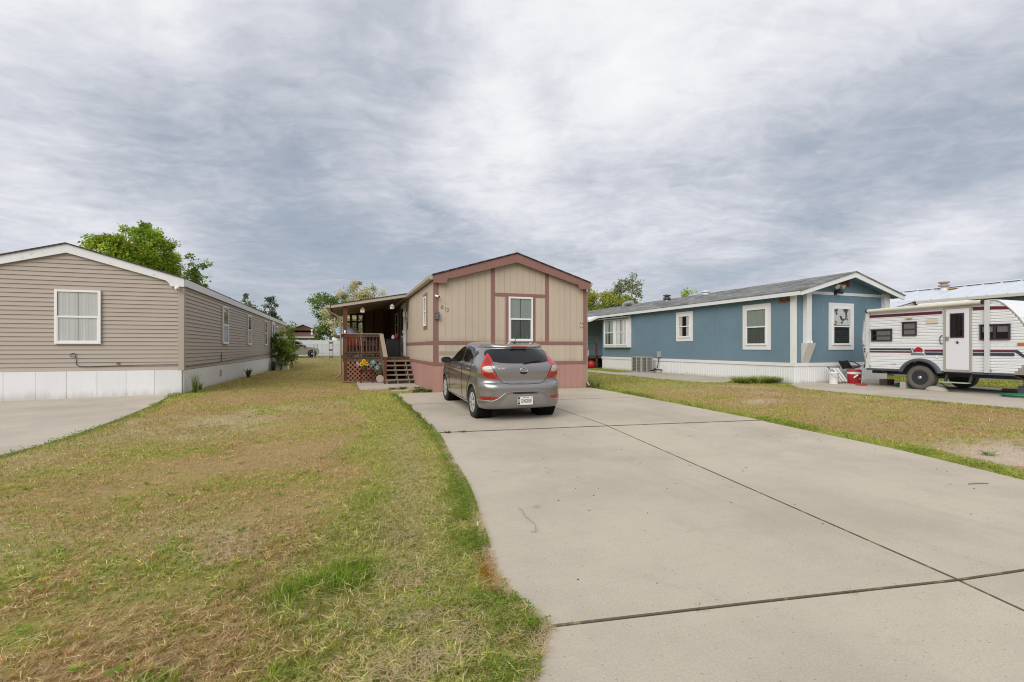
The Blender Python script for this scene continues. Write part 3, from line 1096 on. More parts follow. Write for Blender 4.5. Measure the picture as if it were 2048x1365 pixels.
for (a, b) in ((19.2, 20.05), (23.9, 24.75), (28.8, 29.65)):
    window(LH, FE, a, b, 1.54, 2.88, MATS['white_vinyl'], 0.05, 0.045, None, pane=MATS['pane'] if a < 22 else None, screen=True)
# rear side door with small awning light
FE.box(MB(), 31.6, 32.5, 0.95, 2.98, 0.002, 0.05).build('side_door', MATS['white_vinyl'], LH)
FE.box(MB(), 31.85, 32.25, 1.9, 2.8, 0.052, 0.06).build('door_pane', MATS['dark_pane'], LH)
b = MB()
FE.box(b, 33.0, 33.12, 2.70, 2.80, 0.0, 0.08)
for q in (32.95, 33.17):
    b.lathe(FE.pt(q, 2.70, 0.14), [(0.02, 0.06), (0.055, 0.0), (0.055, -0.02)], 10)
b.build('flood_light', MATS['white_vinyl'], LH)
FE.box(MB(), 18.9, 19.12, 0.42, 0.64, -0.008, 0.006).build('skirt_vent', MATS['grey_metal'], LH)
# outside cable with a coiled end
cb = MB()
pts = [(-4.12, Y0 - 0.035, 0.955), (-5.0, Y0 - 0.035, 0.95), (-6.05, Y0 - 0.035, 0.925), (-6.22, Y0 - 0.035, 0.93), (-6.28, Y0 - 0.035, 0.97), (-6.29, Y0 - 0.035, 1.10), (-6.30, Y0 - 0.035, 1.20)]
cb.tube(pts, 0.007, 5)
cb.tube([(-6.35 + 0.06 * math.cos(a), Y0 - 0.037, 1.215 + 0.045 * math.sin(a)) for a in np.linspace(0, 2 * math.pi * 1.3, 16)], 0.006, 5)
cb.build('cable', MATS['black_plastic'], LH)
FS.box(MB(), -5.46, -5.40, 0.985, 1.02, 0.0, 0.03).build('hose_tap', MATS['rust_metal'], LH)
cb = MB()
cb.tube([(X1 + 0.042, Y0 + 0.1, 0.885), (X1 + 0.042, 18.5, 0.90), (X1 + 0.042, 19.2, 0.92), (X1 + 0.042, 24, 0.99), (X1 + 0.042, 31, 1.06)], 0.009, 5)
cb.tube([(X1 + 0.042, 19.0, 0.92), (X1 + 0.042, 19.0, 1.22)], 0.012, 5)
cb.build('cable', MATS['black_plastic'], LH)
cm = thing('security_camera', (-4.12, Y0 - 0.13, 3.0), 'small round white security camera under the eave of the tan house', 'camera', 'security cameras')
MB().lathe((-4.12, Y0 - 0.13, 2.97), [(0.001, -0.06), (0.035, -0.05), (0.055, -0.01), (0.055, 0.03), (0.03, 0.055)], 14).build('housing', MATS['white_vinyl'], cm)
MB().lathe((-4.10, Y0 - 0.175, 2.945), [(0.022, 0.0), (0.022, 0.014)], 10, 'y').build('lens', MATS['black_plastic'], cm)

# ================================================================ MIDDLE HOUSE (beige panels, rose trim)
BEIGE, TRIM, PINK = wallpaint('beige_siding', (0.515, 0.435, 0.345), (0.27, 0.20, 0.12), 1.55, 1.75, amount=0.30, var=0.08), \
    mat('rose_trim', (0.255, 0.135, 0.118), 0.65, 0.3, 0.12, 3, bump=0.1, space='World'), \
    wallpaint('pink_skirt', (0.43, 0.245, 0.205), (0.36, 0.25, 0.19), 0.10, 0.42, peel=(0.42, 0.36, 0.30), amount=0.45, var=0.12, dscale=5)
wallpaint('beige_low', (0.515, 0.435, 0.345), (0.32, 0.23, 0.14), 0.95, 1.12, amount=0.4, var=0.08)
mat('gutter_beige', (0.44, 0.39, 0.31), 0.5, 0.4, 0.08, 3, bump=0.05)
MH = thing('beige_house', (4.8, 22, 0.13), 'beige mobile home with rose trim, pink skirting and number 812', 'house', 'mobile homes')
X0, X1, Y0, Y1 = 2.41, 7.19, 13.25, 31.5
RX, RZ, EZ = 4.82, 4.10, 3.36
MB().prism([(X0, 0.10), (X1, 0.10), (X1, EZ - 0.04), (RX, RZ - 0.04), (X0, EZ - 0.04)], 'y', Y0, Y1).build('wall', mat('beige_core', (0.27, 0.225, 0.165), 0.8, 0.2, 0.1), MH)
topz = lambda x: RZ - 0.05 - (RZ - EZ) * abs(x - RX) / 2.39


def planks_y(zones, m, pit=0.196, x_ref=2.53, th=0.012):
    """vertical planks on the front wall with narrow open grooves between them"""
    for (a, b, z0, z1) in zones:
        k0 = math.floor((a - x_ref) / pit)
        x = x_ref + k0 * pit
        while x < b - 0.012:
            p, q = max(x + 0.0025, a), min(x + pit - 0.0025, b)
            if q - p > 0.015:
                tp = [(p, min(z1, topz(p)) if z1 > 3.2 else z1), (q, min(z1, topz(q)) if z1 > 3.2 else z1)]
                MB().prism([(p, z0), (q, z0), (q, tp[1][1]), (p, tp[0][1])], 'y', Y0 - th, Y0 + 0.001).build('plank', m, MH, recalc=True)
            x += pit


planks_y([(2.525, 4.07, 1.59, 9), (4.19, 5.79, 3.01, 9), (4.19, 4.52, 1.59, 2.91), (5.47, 5.79, 1.59, 2.91), (5.91, 7.085, 1.59, 9)], BEIGE)
planks_y([(2.525, 7.085, 0.99, 1.49)], MATS['beige_low'])
planks_y([(2.41, 7.19, 0.08, 0.90)], PINK, 0.203, 2.41)
# left wall planks to the porch and beyond
first = {}
for (z0, z1, m, pit) in ((1.59, 3.30, BEIGE, 0.196), (0.99, 1.49, MATS['beige_low'], 0.196), (0.06, 0.90, PINK, 0.203)):
    y, k, src = Y0 + (0.12 if z0 > 0.5 else 0.0), 0, None
    while y < 24.3:
        if src is None:
            src = MB().box(X0 - 0.012, X0 + 0.001, y + 0.003, y + pit - 0.003, z0, z1).build('plank', m, MH)
            ys = y
        else:
            inst(src, 'plank', MH, dy=y - ys)
        y += pit
# trim boards
tr = lambda u0, u1, z0, z1, d=0.024: MB().box(u0, u1, Y0 - d, Y0 + 0.001, z0, z1).build('trim_board', TRIM, MH)
MB().prism([(2.40, 0.90), (2.525, 0.90), (2.525, topz(2.525)), (2.40, topz(2.40))], 'y', Y0 - 0.026, Y0 + 0.10).build('corner_board', TRIM, MH, recalc=True)
MB().prism([(7.085, 0.90), (7.20, 0.90), (7.20, topz(7.2)), (7.085, topz(7.085))], 'y', Y0 - 0.026, Y0 + 0.10).build('corner_board', TRIM, MH, recalc=True)
tr(2.525, 7.085, 1.49, 1.59)
tr(2.525, 7.085, 0.90, 0.99)
for (a, b) in ((4.07, 4.19), (5.79, 5.91)):
    MB().prism([(a, 1.59), (b, 1.59), (b, topz(b)), (a, topz(a))], 'y', Y0 - 0.024, Y0 + 0.001).build('trim_board', TRIM, MH, recalc=True)
tr(4.19, 5.79, 2.91, 3.01, 0.022)
tr(4.52, 4.61, 1.59, 2.91, 0.022)
tr(5.38, 5.47, 1.59, 2.91, 0.022)
for (z0, z1) in ((1.49, 1.59), (0.90, 0.99)):
    MB().box(X0 - 0.024, X0 + 0.001, Y0 + 0.10, 24.4, z0, z1).build('trim_board', TRIM, MH)
# roof
gable_roof(MH, X0 - 0.07, RX, X1 + 0.07, EZ + 0.045, RZ + 0.065, Y0 - 0.20, Y1 + 0.1, 0.035, MATS['shingle_dark'])
for s in (-1, 1):
    xe = X1 + 0.05 if s > 0 else X0 - 0.05
    k = (RZ - EZ) / 2.39
    zt = lambda x: RZ + 0.063 - k * abs(x - RX)
    hk = xe - s * 0.42
    poly = [(RX, zt(RX)), (xe, zt(xe)), (xe, zt(xe) - 0.20), (hk + s * 0.06, zt(xe) - 0.20), (hk + s * 0.01, zt(hk) - 0.20), (hk - s * 0.10, zt(hk - s * 0.10) - 0.215), (RX, zt(RX) - 0.255)]
    MB().prism(poly, 'y', Y0 - 0.175, Y0 - 0.135).build('rake_board', TRIM, MH, recalc=True)
    MB().prism([(RX, zt(RX) - 0.06), (xe, zt(xe) - 0.06), (xe, zt(xe) - 0.075), (RX, zt(RX) - 0.075)], 'y', Y0 - 0.132, Y0).build('soffit', TRIM, MH, recalc=True)
# gutters along the eaves and a downpipe at the right corner
g = MB()
g.prism([(X0 - 0.055, 3.40), (X0 - 0.165, 3.40), (X0 - 0.155, 3.32), (X0 - 0.125, 3.29), (X0 - 0.055, 3.29)], 'y', Y0 - 0.14, Y1)
g.build('gutter', MATS['gutter_beige'], MH, recalc=True)
g = MB()
g.prism([(X1 + 0.055, 3.42), (X1 + 0.165, 3.42), (X1 + 0.155, 3.34), (X1 + 0.125, 3.30), (X1 + 0.055, 3.30)], 'y', Y0 - 0.14, Y1)
g.build('gutter', MATS['gutter_beige'], MH, recalc=True)
MB().tube([(X1 + 0.11, Y0 - 0.05, 3.31), (X1 + 0.10, Y0 - 0.02, 3.2), (X1 + 0.045, Y0 + 0.04, 3.05), (X1 + 0.045, Y0 + 0.04, 0.35), (X1 + 0.10, Y0 - 0.05, 0.22)], 0.032, 6).build('downpipe', MATS['gutter_beige'], MH)
MB().lathe((4.0, 16.5, 3.9), [(0.035, 0), (0.035, 0.36)], 10).build('vent_pipe', MATS['black_plastic'], MH)
FM = Face('-Y', Y0 - 0.012)
FW = Face('-X', X0 - 0.013)
window(MH, FM, 4.612, 5.378, 1.592, 2.908, MATS['white_vinyl'], 0.05, 0.045, MATS['curtain_green'], gap=0.02, screen=True)
mb = MB()
for a in ((14.26, 14.36, 1.97, 3.06), (14.80, 14.90, 1.97, 3.06), (14.36, 14.80, 2.97, 3.06), (14.36, 14.80, 1.97, 2.05)):
    FW.box(mb, *a, 0.0, 0.02)
mb.build('window_trim', TRIM, MH)
window(MH, FW, 14.37, 14.79, 2.06, 2.96, MATS['white_vinyl'], 0.05, 0.04)
# house number and wall fixtures
mat('number_brown', (0.15, 0.115, 0.08), 0.6, 0.4, 0.1)
for ch, x, z in (('8', 2.635, 2.535), ('1', 2.725, 2.490), ('2', 2.800, 2.455)):
    text_obj('house_number', ch, 0.155, (x, Y0 - 0.014, z), ROT_S, MATS['number_brown'], MH, 0.004, bold=-0.001)
cm = thing('security_camera', (2.49, Y0 - 0.03, 2.83), 'white bullet security camera on the corner board of the beige house', 'camera', 'security cameras')
c = MB()
c.tube([(2.455, Y0 - 0.025, 2.86), (2.455, Y0 - 0.05, 2.855)], 0.02, 8)
c.tube([(2.45, Y0 - 0.04, 2.855), (2.52, Y0 - 0.15, 2.815)], 0.032, 10)
c.build('housing', MATS['white_vinyl'], cm)
MB().tube([(2.521, Y0 - 0.151, 2.8145), (2.527, Y0 - 0.162, 2.811)], 0.027, 10).build('lens', MATS['black_plastic'], cm)
mat('verdigris', (0.12, 0.14, 0.13), 0.6, 0.4, 0.3, 10)
lm = thing('wall_ornament', (2.49, Y0 - 0.03, 2.2), 'small grey green lantern ornament on the rose corner board', 'ornament')
o = MB()
o.prism([(2.43, 2.20), (2.56, 2.20), (2.575, 2.245), (2.415, 2.245)], 'y', Y0 - 0.10, Y0 - 0.026)
o.build('base', MATS['verdigris'], lm, recalc=True)
o = MB()
o.lathe((2.50, Y0 - 0.075, 2.245), [(0.04, 0), (0.045, 0.08), (0.03, 0.13)], 8)
o.prism([(2.435, 2.37), (2.565, 2.37), (2.50, 2.42)], 'y', Y0 - 0.11, Y0 - 0.04)
o.build('lantern', MATS['verdigris'], lm, recalc=True)
bk = MB()
for (x, z) in ((6.98, 2.16), (7.05, 2.15), (6.98, 2.03), (7.055, 2.02)):
    bk.box(x, x + 0.02, Y0 - 0.03, Y0 - 0.01, z, z + 0.025)
bk.build('bracket_plugs', MATS['rust_metal'], MH)
MB().box(2.55, 3.28, Y0 - 0.016, Y0 - 0.0125, 1.19, 1.30).build('faded_patch', mat('faded_paint', (0.36, 0.30, 0.22), 0.8, 0.2, 0.15), MH)

# ================================================================ PORCH of the beige house
WOOD = mat('porch_wood', (0.115, 0.068, 0.044), 0.8, 0.2, 0.28, 4, (1, 1, 1), bump=0.3, bscale=30, rnd=0.18, col2=(0.22, 0.16, 0.115), c2scale=3, c2lo=0.5, c2hi=0.75)
WOODR = mat('post_red_wood', (0.12, 0.052, 0.028), 0.7, 0.25, 0.25, 4, bump=0.2, rnd=0.1)
WOODG = mat('weathered_wood', (0.30, 0.235, 0.175), 0.85, 0.15, 0.22, 5, bump=0.3, rnd=0.12)
mat('porch_dark', (0.125, 0.072, 0.048), 0.85, 0.15, 0.3, 5, rnd=0.45)
mat('lattice_red', (0.34, 0.165, 0.105), 0.75, 0.2, 0.18, 5)
PY, PZ = 18.30, 1.05
PO = thing('covered_porch', (1.2, 21, 0.13), 'covered wooden porch with lattice, railing and steps on the beige house', 'porch')
# roof: sloping sheet, fascia at the front, ceiling boards, side gutter
rz = lambda x: 2.93 + (x + 0.42) * (3.43 - 2.93) / 2.72
MB().prism([(-0.42, rz(-0.42)), (2.34, rz(2.34)), (2.34, rz(2.34) + 0.03), (-0.42, rz(-0.42) + 0.03)], 'y', PY - 0.12, 25.0).build('roof_sheet', MATS['shingle_dark'], PO, recalc=True)
MB().prism([(-0.40, rz(-0.40) - 0.11), (2.30, rz(2.30) - 0.11), (2.30, rz(2.30) - 0.004), (-0.40, rz(-0.40) - 0.004)], 'y', PY - 0.10, PY - 0.06).build('front_fascia', MATS['gutter_beige'], PO, recalc=True)
ceil = mat('ceiling_board', (0.36, 0.285, 0.215), 0.8, 0.2, 0.1, 3, rnd=0.06)
for k in range(14):
    xa = -0.38 + k * 0.19
    MB().prism([(xa, rz(xa) - 0.045), (xa + 0.185, rz(xa + 0.185) - 0.045), (xa + 0.185, rz(xa + 0.185) - 0.03), (xa, rz(xa) - 0.03)], 'y', PY - 0.055, 24.9).build('ceiling_board', ceil, PO, recalc=True)
MB().prism([(-0.42, 2.93), (-0.54, 2.93), (-0.53, 2.86), (-0.49, 2.83), (-0.42, 2.83)], 'y', PY - 0.12, 25).build('gutter', MATS['gutter_beige'], PO, recalc=True)
MB().tube([(-0.48, PY - 0.03, 2.84), (-0.46, PY, 2.72), (-0.30, PY + 0.05, 2.62), (-0.12, PY + 0.06, 2.52), (-0.06, PY + 0.06, 2.42), (-0.06, PY + 0.06, 0.45), (-0.2, PY - 0.05, 0.33)], 0.034, 6).build('downpipe', mat('pipe_brown', (0.27, 0.215, 0.15), 0.5, 0.4, 0.1), PO)
# posts
MB().box(0.02, 0.17, PY, PY + 0.14, 0.13, rz(0.1) - 0.05).build('post', WOODR, PO)
MB().box(0.02, 0.14, 24.3, 24.42, 0.13, rz(0.1) - 0.05).build('post', MATS['porch_dark'], PO)
# deck: rim joist and boards
MB().box(0.0, 2.40, PY + 0.002, PY + 0.042, PZ - 0.17, PZ - 0.03).build('rim_joist', WOOD, PO)
MB().box(0.0, 0.04, PY + 0.042, 24.4, PZ - 0.17, PZ - 0.03).build('rim_joist', WOOD, PO)
src = None
for k in range(43):
    y = PY - 0.02 + k * 0.142
    if src is None:
        src = MB().box(-0.03, 2.385, y, y + 0.136, PZ - 0.028, PZ).build('deck_board', WOOD, PO)
        ys = y
    else:
        inst(src, 'deck_board', PO, dy=y - ys)


def lattice(face_pts, w=0.042, gap=0.118, depth=0.008):
    """diagonal strips clipped to a rectangle u0..u1, z0..z1"""
    u0, u1, z0, z1, fn = face_pts
    mb = MB()
    for sgn in (1, -1):
        c = -3.0
        while c < 6:
            pts = []
            # line z - z0 = sgn*(u - u0) + c  -> clip
            ts = []
            for u in (u0, u1):
                zz = z0 + sgn * (u - u0) + c
                if z0 <= zz <= z1:
                    ts.append((u, zz))
            for zz in (z0, z1):
                u = u0 + (zz - z0 - c) / sgn
                if u0 < u < u1:
                    ts.append((u, zz))
            if len(ts) >= 2:
                a, b = min(ts), max(ts)
                if math.hypot(a[0] - b[0], a[1] - b[1]) > 0.03:
                    d = 0.0 if sgn > 0 else depth
                    mb.bar(fn(*a, d), fn(*b, d), w, depth, up=fn.up)
            c += gap * math.sqrt(2) * 0.95
    return mb


class PF:
    def __init__(s, y=None, x=None):
        s.y, s.x = y, x
        s.up = (0, 1, 0) if y is not None else (1, 0, 0)

    def __call__(s, u, z, d):
        return (u, s.y - d, z) if s.y is not None else (s.x - d, u, z)


lattice((0.04, 1.34, 0.20, PZ - 0.17, PF(y=PY + 0.012))).build('lattice', MATS['lattice_red'], PO, kind='stuff')
lattice((PY + 0.05, 24.3, 0.20, PZ - 0.17, PF(x=0.012))).build('lattice', MATS['lattice_red'], PO, kind='stuff')
lattice((1.45, 2.38, 0.62, PZ - 0.17, PF(y=PY + 0.55))).build('lattice', MATS['lattice_red'], PO, kind='stuff')
for a in ((0.0, 0.045, 0.14, PZ - 0.17), (1.33, 1.375, 0.14, PZ - 0.17), (0.045, 1.33, 0.15, 0.195)):
    MB().box(a[0], a[1], PY - 0.014, PY + 0.03, a[2], a[3]).build('lattice_frame', MATS['lattice_red'], PO)
MB().box(0.05, 2.38, PY + 0.06, 24.3, 0.135, 0.165).build('shade_soil_sheet', mat('deck_shade_soil', (0.06, 0.048, 0.036), 0.95, 0.1, 0.3), PO)  # soil sheet, its colour darkened to paint in the shade under the deck
MB().box(0.06, 2.37, PY + 1.1, PY + 1.14, 0.166, PZ - 0.17).build('shade_board', mat('deck_shade_wood', (0.05, 0.034, 0.024), 0.9, 0.1, 0.2), PO)  # added dark board, blocks the lit lawn seen through the lattice
# railing at the front
MB().box(0.05, 1.36, PY - 0.03, PY + 0.02, 1.80, 1.86).build('top_rail', WOOD, PO)
MB().box(-0.02, 1.40, PY - 0.05, PY + 0.09, 1.895, 1.93).build('cap_rail', WOODG, PO)
MB().box(0.05, 1.36, PY - 0.03, PY + 0.012, 1.815 - 0.62, 1.26).build('bottom_rail', WOOD, PO)
src = None
for k in range(10):
    x = 0.225 + k * 0.118
    if src is None:
        src = MB().box(x, x + 0.036, PY + 0.014, PY + 0.05, PZ + 0.002, 1.893).build('baluster', WOOD, PO)
    else:
        inst(src, 'baluster', PO, dx=k * 0.118)
MB().box(1.30, 1.39, PY - 0.02, PY + 0.07, 0.14, 1.89).build('post', WOOD, PO)
# left side railing
MB().box(0.0, 0.05, PY + 0.1, 24.3, 1.83, 1.92).build('top_rail', WOOD, PO)
MB().box(0.0, 0.04, PY + 0.1, 24.3, 1.19, 1.26).build('bottom_rail', WOOD, PO)
src = None
for k in range(28):
    if src is None:
        src = MB().box(0.005, 0.04, PY + 0.3, PY + 0.336, PZ + 0.002, 1.83).build('baluster', WOOD, PO)
    else:
        inst(src, 'baluster', PO, dy=k * 0.2)
# stair: handrail, newel, stringers, treads, little blocks
MB().bar((1.36, PY - 0.05, 1.90), (1.41, 17.02, 1.07), 0.14, 0.04).build('stair_rail', WOODG, PO)
MB().bar((1.34, PY - 0.02, 1.26), (1.36, 17.08, 0.44), 0.04, 0.09).build('stair_rail', WOOD, PO)
MB().box(1.35, 1.44, 16.98, 17.07, 0.14, 1.03).build('newel_post', WOODR, PO)
tre = None
for k in range(5):
    y, z = 16.92 + 0.27 * k, 0.255 + 0.158 * k
    if tre is None:
        tre = MB().box(1.40, 2.395, y, y + 0.27, z, z + 0.042).build('tread', WOODG, PO)
    else:
        inst(tre, 'tread', PO, dy=0.27 * k, dz=0.158 * k)
for x in (1.43, 1.80, 2.20):
    poly = []
    for k in range(5):
        y, z = 16.95 + 0.27 * k, 0.255 + 0.158 * k
        poly += [(y, z - 0.158 if k else 0.14), (y, z)]
    poly += [(PY, 0.255 + 0.158 * 4), (PY, 0.58), (17.25, 0.14)]
    MB().prism(poly, 'x', x, x + 0.045).build('stringer', WOODG, PO, recalc=True)
# back wall of dark boards with open bays on the left
src = None
for k in range(11):
    x = 1.02 + k * 0.128
    if src is None:
        src = MB().box(x, x + 0.123, 24.40, 24.425, PZ + 0.01, 3.22).build('wall_board', MATS['porch_dark'], PO)
    else:
        inst(src, 'wall_board', PO, dx=0.128 * k)
for x in (0.34, 0.64, 0.92):
    MB().box(x, x + 0.10, 24.36, 24.42, PZ + 0.01, 3.0).build('stud', MATS['porch_dark'], PO)
MB().box(0.02, 1.05, 24.37, 24.41, 2.62, 2.70).build('cross_rail', MATS['porch_dark'], PO)
MB().box(1.0, 2.40, 24.428, 24.44, PZ + 0.01, 3.34).build('leak_backing', MATS['porch_dark'], PO)  # added backing that stops light leaking through the gaps between wall boards
MB().box(0.02, 1.0, 24.43, 24.46, 2.98, 3.10).build('cross_rail', MATS['porch_dark'], PO)
MB().box(0.02, 1.05, 24.425, 24.445, PZ + 0.01, 1.9).build('wall_board', MATS['porch_dark'], PO)
# house wall on the porch is dark-stained boards; door and window set in it
FP = Face('-X', X0 - 0.024)
FP.box(MB(), 19.35, 20.75, PZ + 0.01, 3.20, 0.0, 0.035).build('door_frame', MATS['white_paint'], PO)
DR = FP.box(MB(), 19.45, 20.42, PZ + 0.03, 3.10, 0.036, 0.075)
DR = DR.build('storm_door', MATS['white_vinyl'], PO)
FP.box(MB(), 19.58, 20.29, PZ + 0.85, 2.98, 0.076, 0.079).build('pane', MATS['pane'], DR)
FP.box(MB(), 19.58, 20.29, PZ + 0.15, PZ + 0.75, 0.076, 0.082).build('kick_panel', MATS['grey_metal'], DR)
FP.box(MB(), 19.49, 19.53, 1.98, 2.10, 0.076, 0.12).build('handle', MATS['chrome'], DR)
FP.box(MB(), 20.8, 24.38, PZ + 0.01, 3.30, 0.0, 0.012).build('wall_lining', MATS['porch_dark'], PO)
window(PO, Face('-X', X0 - 0.038), 21.9, 23.0, 1.95, 2.98, MATS['white_vinyl'], 0.05, 0.04)
# porch light beside the door
pl = thing('wall_lamp', (2.33, 19.1, 2.6), 'white lantern wall lamp beside the porch door', 'lamp')
MB().box(2.365, 2.395, 19.06, 19.14, 2.62, 2.82).build('back_plate', MATS['white_vinyl'], pl)
MB().lathe((2.29, 19.1, 2.60), [(0.03, 0), (0.05, 0.05), (0.055, 0.2), (0.02, 0.27)], 10).build('lantern', MATS['white_vinyl'], pl)
MB().tube([(2.38, 19.1, 2.80), (2.33, 19.1, 2.90), (2.29, 19.1, 2.87)], 0.012, 6).build('arm', MATS['white_vinyl'], pl)
wl2 = thing('wall_plaque', (2.38, 18.85, 2.1), 'dark narrow hanging plaque on the beige wall below the lamp', 'plaque')
MB().box(2.372, 2.384, 18.72, 18.86, 2.12, 2.52).build('board', MATS['porch_dark'], wl2)
MB().box(2.366, 2.371, 18.74, 18.84, 2.42, 2.48).build('band', MATS['white_paint'], wl2)

# hanging birdhouses
for (x, y, zt, roof, lab) in ((0.70, PY + 0.05, 2.87, (0.42, 0.24, 0.08), 'small white birdhouse with orange roof hanging from the left of the porch'),
                              (1.76, PY + 0.05, 3.03, (0.5, 0.49, 0.46), 'small plain white birdhouse hanging nearer the porch door')):
    b = thing('birdhouse', (x, y, zt - 0.17), lab, 'birdhouse', 'birdhouses hanging from the porch roof')
    MB().lathe((x, y, zt - 0.17), [(0.075, 0), (0.08, 0.03), (0.075, 0.10)], 6, smooth=False).build('body', MATS['white_paint'], b)
    MB().lathe((x, y, zt - 0.07), [(0.10, 0), (0.02, 0.085), (0.004, 0.10)], 6, smooth=False).build('roof', mat('birdroof%.2f' % x, roof, 0.8, 0.2, 0.2), b)
    MB().tube([(x, y, zt + 0.02), (x, y, rz(x) - 0.046)], 0.004, 4).build('cord', MATS['black_plastic'], b)
    MB().lathe((x - 0.01, y - 0.078, zt - 0.11), [(0.016, -0.004), (0.016, 0.004)], 8, 'y').build('entrance_hole', MATS['black_plastic'], b)

# blue striped parasol, patio chairs, bin, small fridge on the porch
mat('parasol_blue', (0.30, 0.42, 0.60), 0.85, 0.1, 0.1, 2)
mat('parasol_stripe', (0.62, 0.68, 0.74), 0.85, 0.1, 0.1, 2)
px = thing('patio_umbrella', (0.62, 20.2, PZ), 'tilted blue and white striped patio umbrella on the porch', 'umbrella')
ctr, ax = Vector((0.38, 20.0, 2.05)), Vector((0.35, -0.5, 0.8)).normalized()
u = ax.orthogonal().normalized()
w = ax.cross(u)
can, stp = MB(), MB()
N = 40
for k in range(N):
    a0, a1 = 2 * math.pi * k / N, 2 * math.pi * (k + 1) / N
    rim = lambda a: ctr + (u * math.cos(a) + w * math.sin(a)) * 0.62 - ax * 0.18
    mid = lambda a: ctr + (u * math.cos(a) + w * math.sin(a)) * 0.34 - ax * 0.05
    (can if k % 2 else stp).add([ctr, mid(a0), mid(a1), rim(a0), rim(a1)], [(0, 1, 2), (1, 3, 4, 2)], True)
cn = can.build('canopy', MATS['parasol_blue'], px)
stp.build('stripes', MATS['parasol_stripe'], cn)
MB().tube([ctr - ax * 0.02, Vector((0.62, 19.7, PZ + 0.05)), Vector((0.62, 19.7, PZ + 0.002))], 0.014, 6).build('pole', MATS['grey_metal'], px)
MB().lathe((0.62, 19.7, PZ + 0.001), [(0.2, 0), (0.2, 0.03), (0.05, 0.06)], 12).build('base', MATS['grey_metal'], px)


def patio_chair(x, y, face, frame, fabric, lab, group='patio chairs on the porch'):
    c = thing('patio_chair', (x, y, PZ), lab, 'chair', group)
    W, D = 0.27, 0.25
    for sx in (-1, 1):
        MB().tube([(x + sx * W, y - D, PZ), (x + sx * (W - 0.02), y - D * 0.8, PZ + 0.42), (x + sx * W, y - D * 0.6, PZ + 0.62), (x + sx * W, y + D * 0.8, PZ + 0.62)], 0.012, 6).build('front_leg', frame, c)
        MB().tube([(x + sx * W, y + D + 0.06, PZ), (x + sx * (W - 0.02), y + D * 0.6, PZ + 0.42), (x + sx * (W - 0.02), y + D + 0.12, PZ + 0.92)], 0.012, 6).build('back_leg', frame, c)
    MB().box(x - W + 0.02, x + W - 0.02, y - D * 0.8, y + D * 0.65, PZ + 0.405, PZ + 0.435).build('seat', fabric, c)
    MB().bar((x, y + D * 0.66, PZ + 0.46), (x, y + D + 0.11, PZ + 0.91), 2 * W - 0.06, 0.02, up=(0, 1, 0.3)).build('backrest', fabric, c)
    return c


patio_chair(0.42, 19.05, 0, mat('alu_tube', (0.6, 0.6, 0.6), 0.35, 0.5, 0.05, metal=0.6), mat('chair_red', (0.28, 0.05, 0.035), 0.8, 0.2, 0.15), 'aluminium patio chair with red fabric at the front left of the porch')
patio_chair(1.05, 20.6, 0, MATS['black_plastic'], mat('chair_blue', (0.03, 0.045, 0.11), 0.85, 0.2, 0.15), 'dark blue cushioned patio chair behind the porch railing')
t = thing('patio_table', (0.98, 19.35, PZ), 'brown wooden patio table on the porch behind the railing', 'table')
for k in range(4):
    MB().box(0.68, 1.28, 19.05 + 0.15 * k, 19.18 + 0.15 * k, PZ + 0.58, PZ + 0.62).build('slat', WOODR, t)
MB().box(0.70, 1.26, 19.10, 19.14, PZ + 0.42, PZ + 0.578).build('apron', WOODR, t)
for (a, b) in ((0.70, 19.08), (1.20, 19.08), (0.70, 19.55), (1.20, 19.55)):
    MB().box(a, a + 0.05, b, b + 0.05, PZ, PZ + 0.578).build('leg', WOODR, t)
bn = thing('storage_bin', (1.92, 19.5, PZ), 'tall black storage bin on the porch by the door', 'bin')
MB().box(1.66, 2.12, 19.25, 19.75, PZ, PZ + 0.66).build('body', MATS['black_plastic'], bn, bevel=0.02)
MB().box(1.64, 2.14, 19.23, 19.77, PZ + 0.662, PZ + 0.70).build('lid', MATS['black_plastic'], bn, bevel=0.015)
wp = thing('folding_table', (1.5, 19.8, PZ), 'white folded table leaning beside the black bin on the porch', 'table')
MB().bar((1.50, 19.9, PZ), (1.50, 19.98, PZ + 0.62), 0.20, 0.03, up=(0, 1, 0)).build('sheet', MATS['white_paint'], wp)
ob = thing('porch_figurine', (1.93, 19.45, PZ + 0.70), 'small red white and blue ornament sitting on the black bin', 'ornament')
MB().lathe((1.90, 19.45, PZ + 0.70), [(0.05, 0), (0.07, 0.05), (0.05, 0.12), (0.02, 0.16)], 10).build('body', MATS['white_paint'], ob)
MB().lathe((2.03, 19.47, PZ + 0.70), [(0.03, 0), (0.06, 0.09), (0.05, 0.16), (0.01, 0.22)], 10).build('red_piece', mat('bright_red', (0.42, 0.02, 0.025), 0.5, 0.4, 0.1), ob)
cpw = thing('porch_cup', (0.10, PY + 0.02, 1.93), 'white cup standing on the end of the railing cap', 'cup')
MB().lathe((0.085, PY + 0.02, 1.931), [(0.035, 0), (0.045, 0.10), (0.04, 0.10)], 10).build('bowl', MATS['white_vinyl'], cpw)
hp = thing('dark_bundle', (-0.15, PY + 0.35, 1.78), 'dark bundle hanging over the left end of the railing', 'bundle')
MB().tube([(-0.30, PY + 0.3, 1.86), (-0.20, PY + 0.3, 1.80), (-0.05, PY + 0.28, 1.82), (0.03, PY + 0.28, 1.925)], [0.03, 0.06, 0.065, 0.03], 8).build('cloth', MATS['porch_dark'], hp)

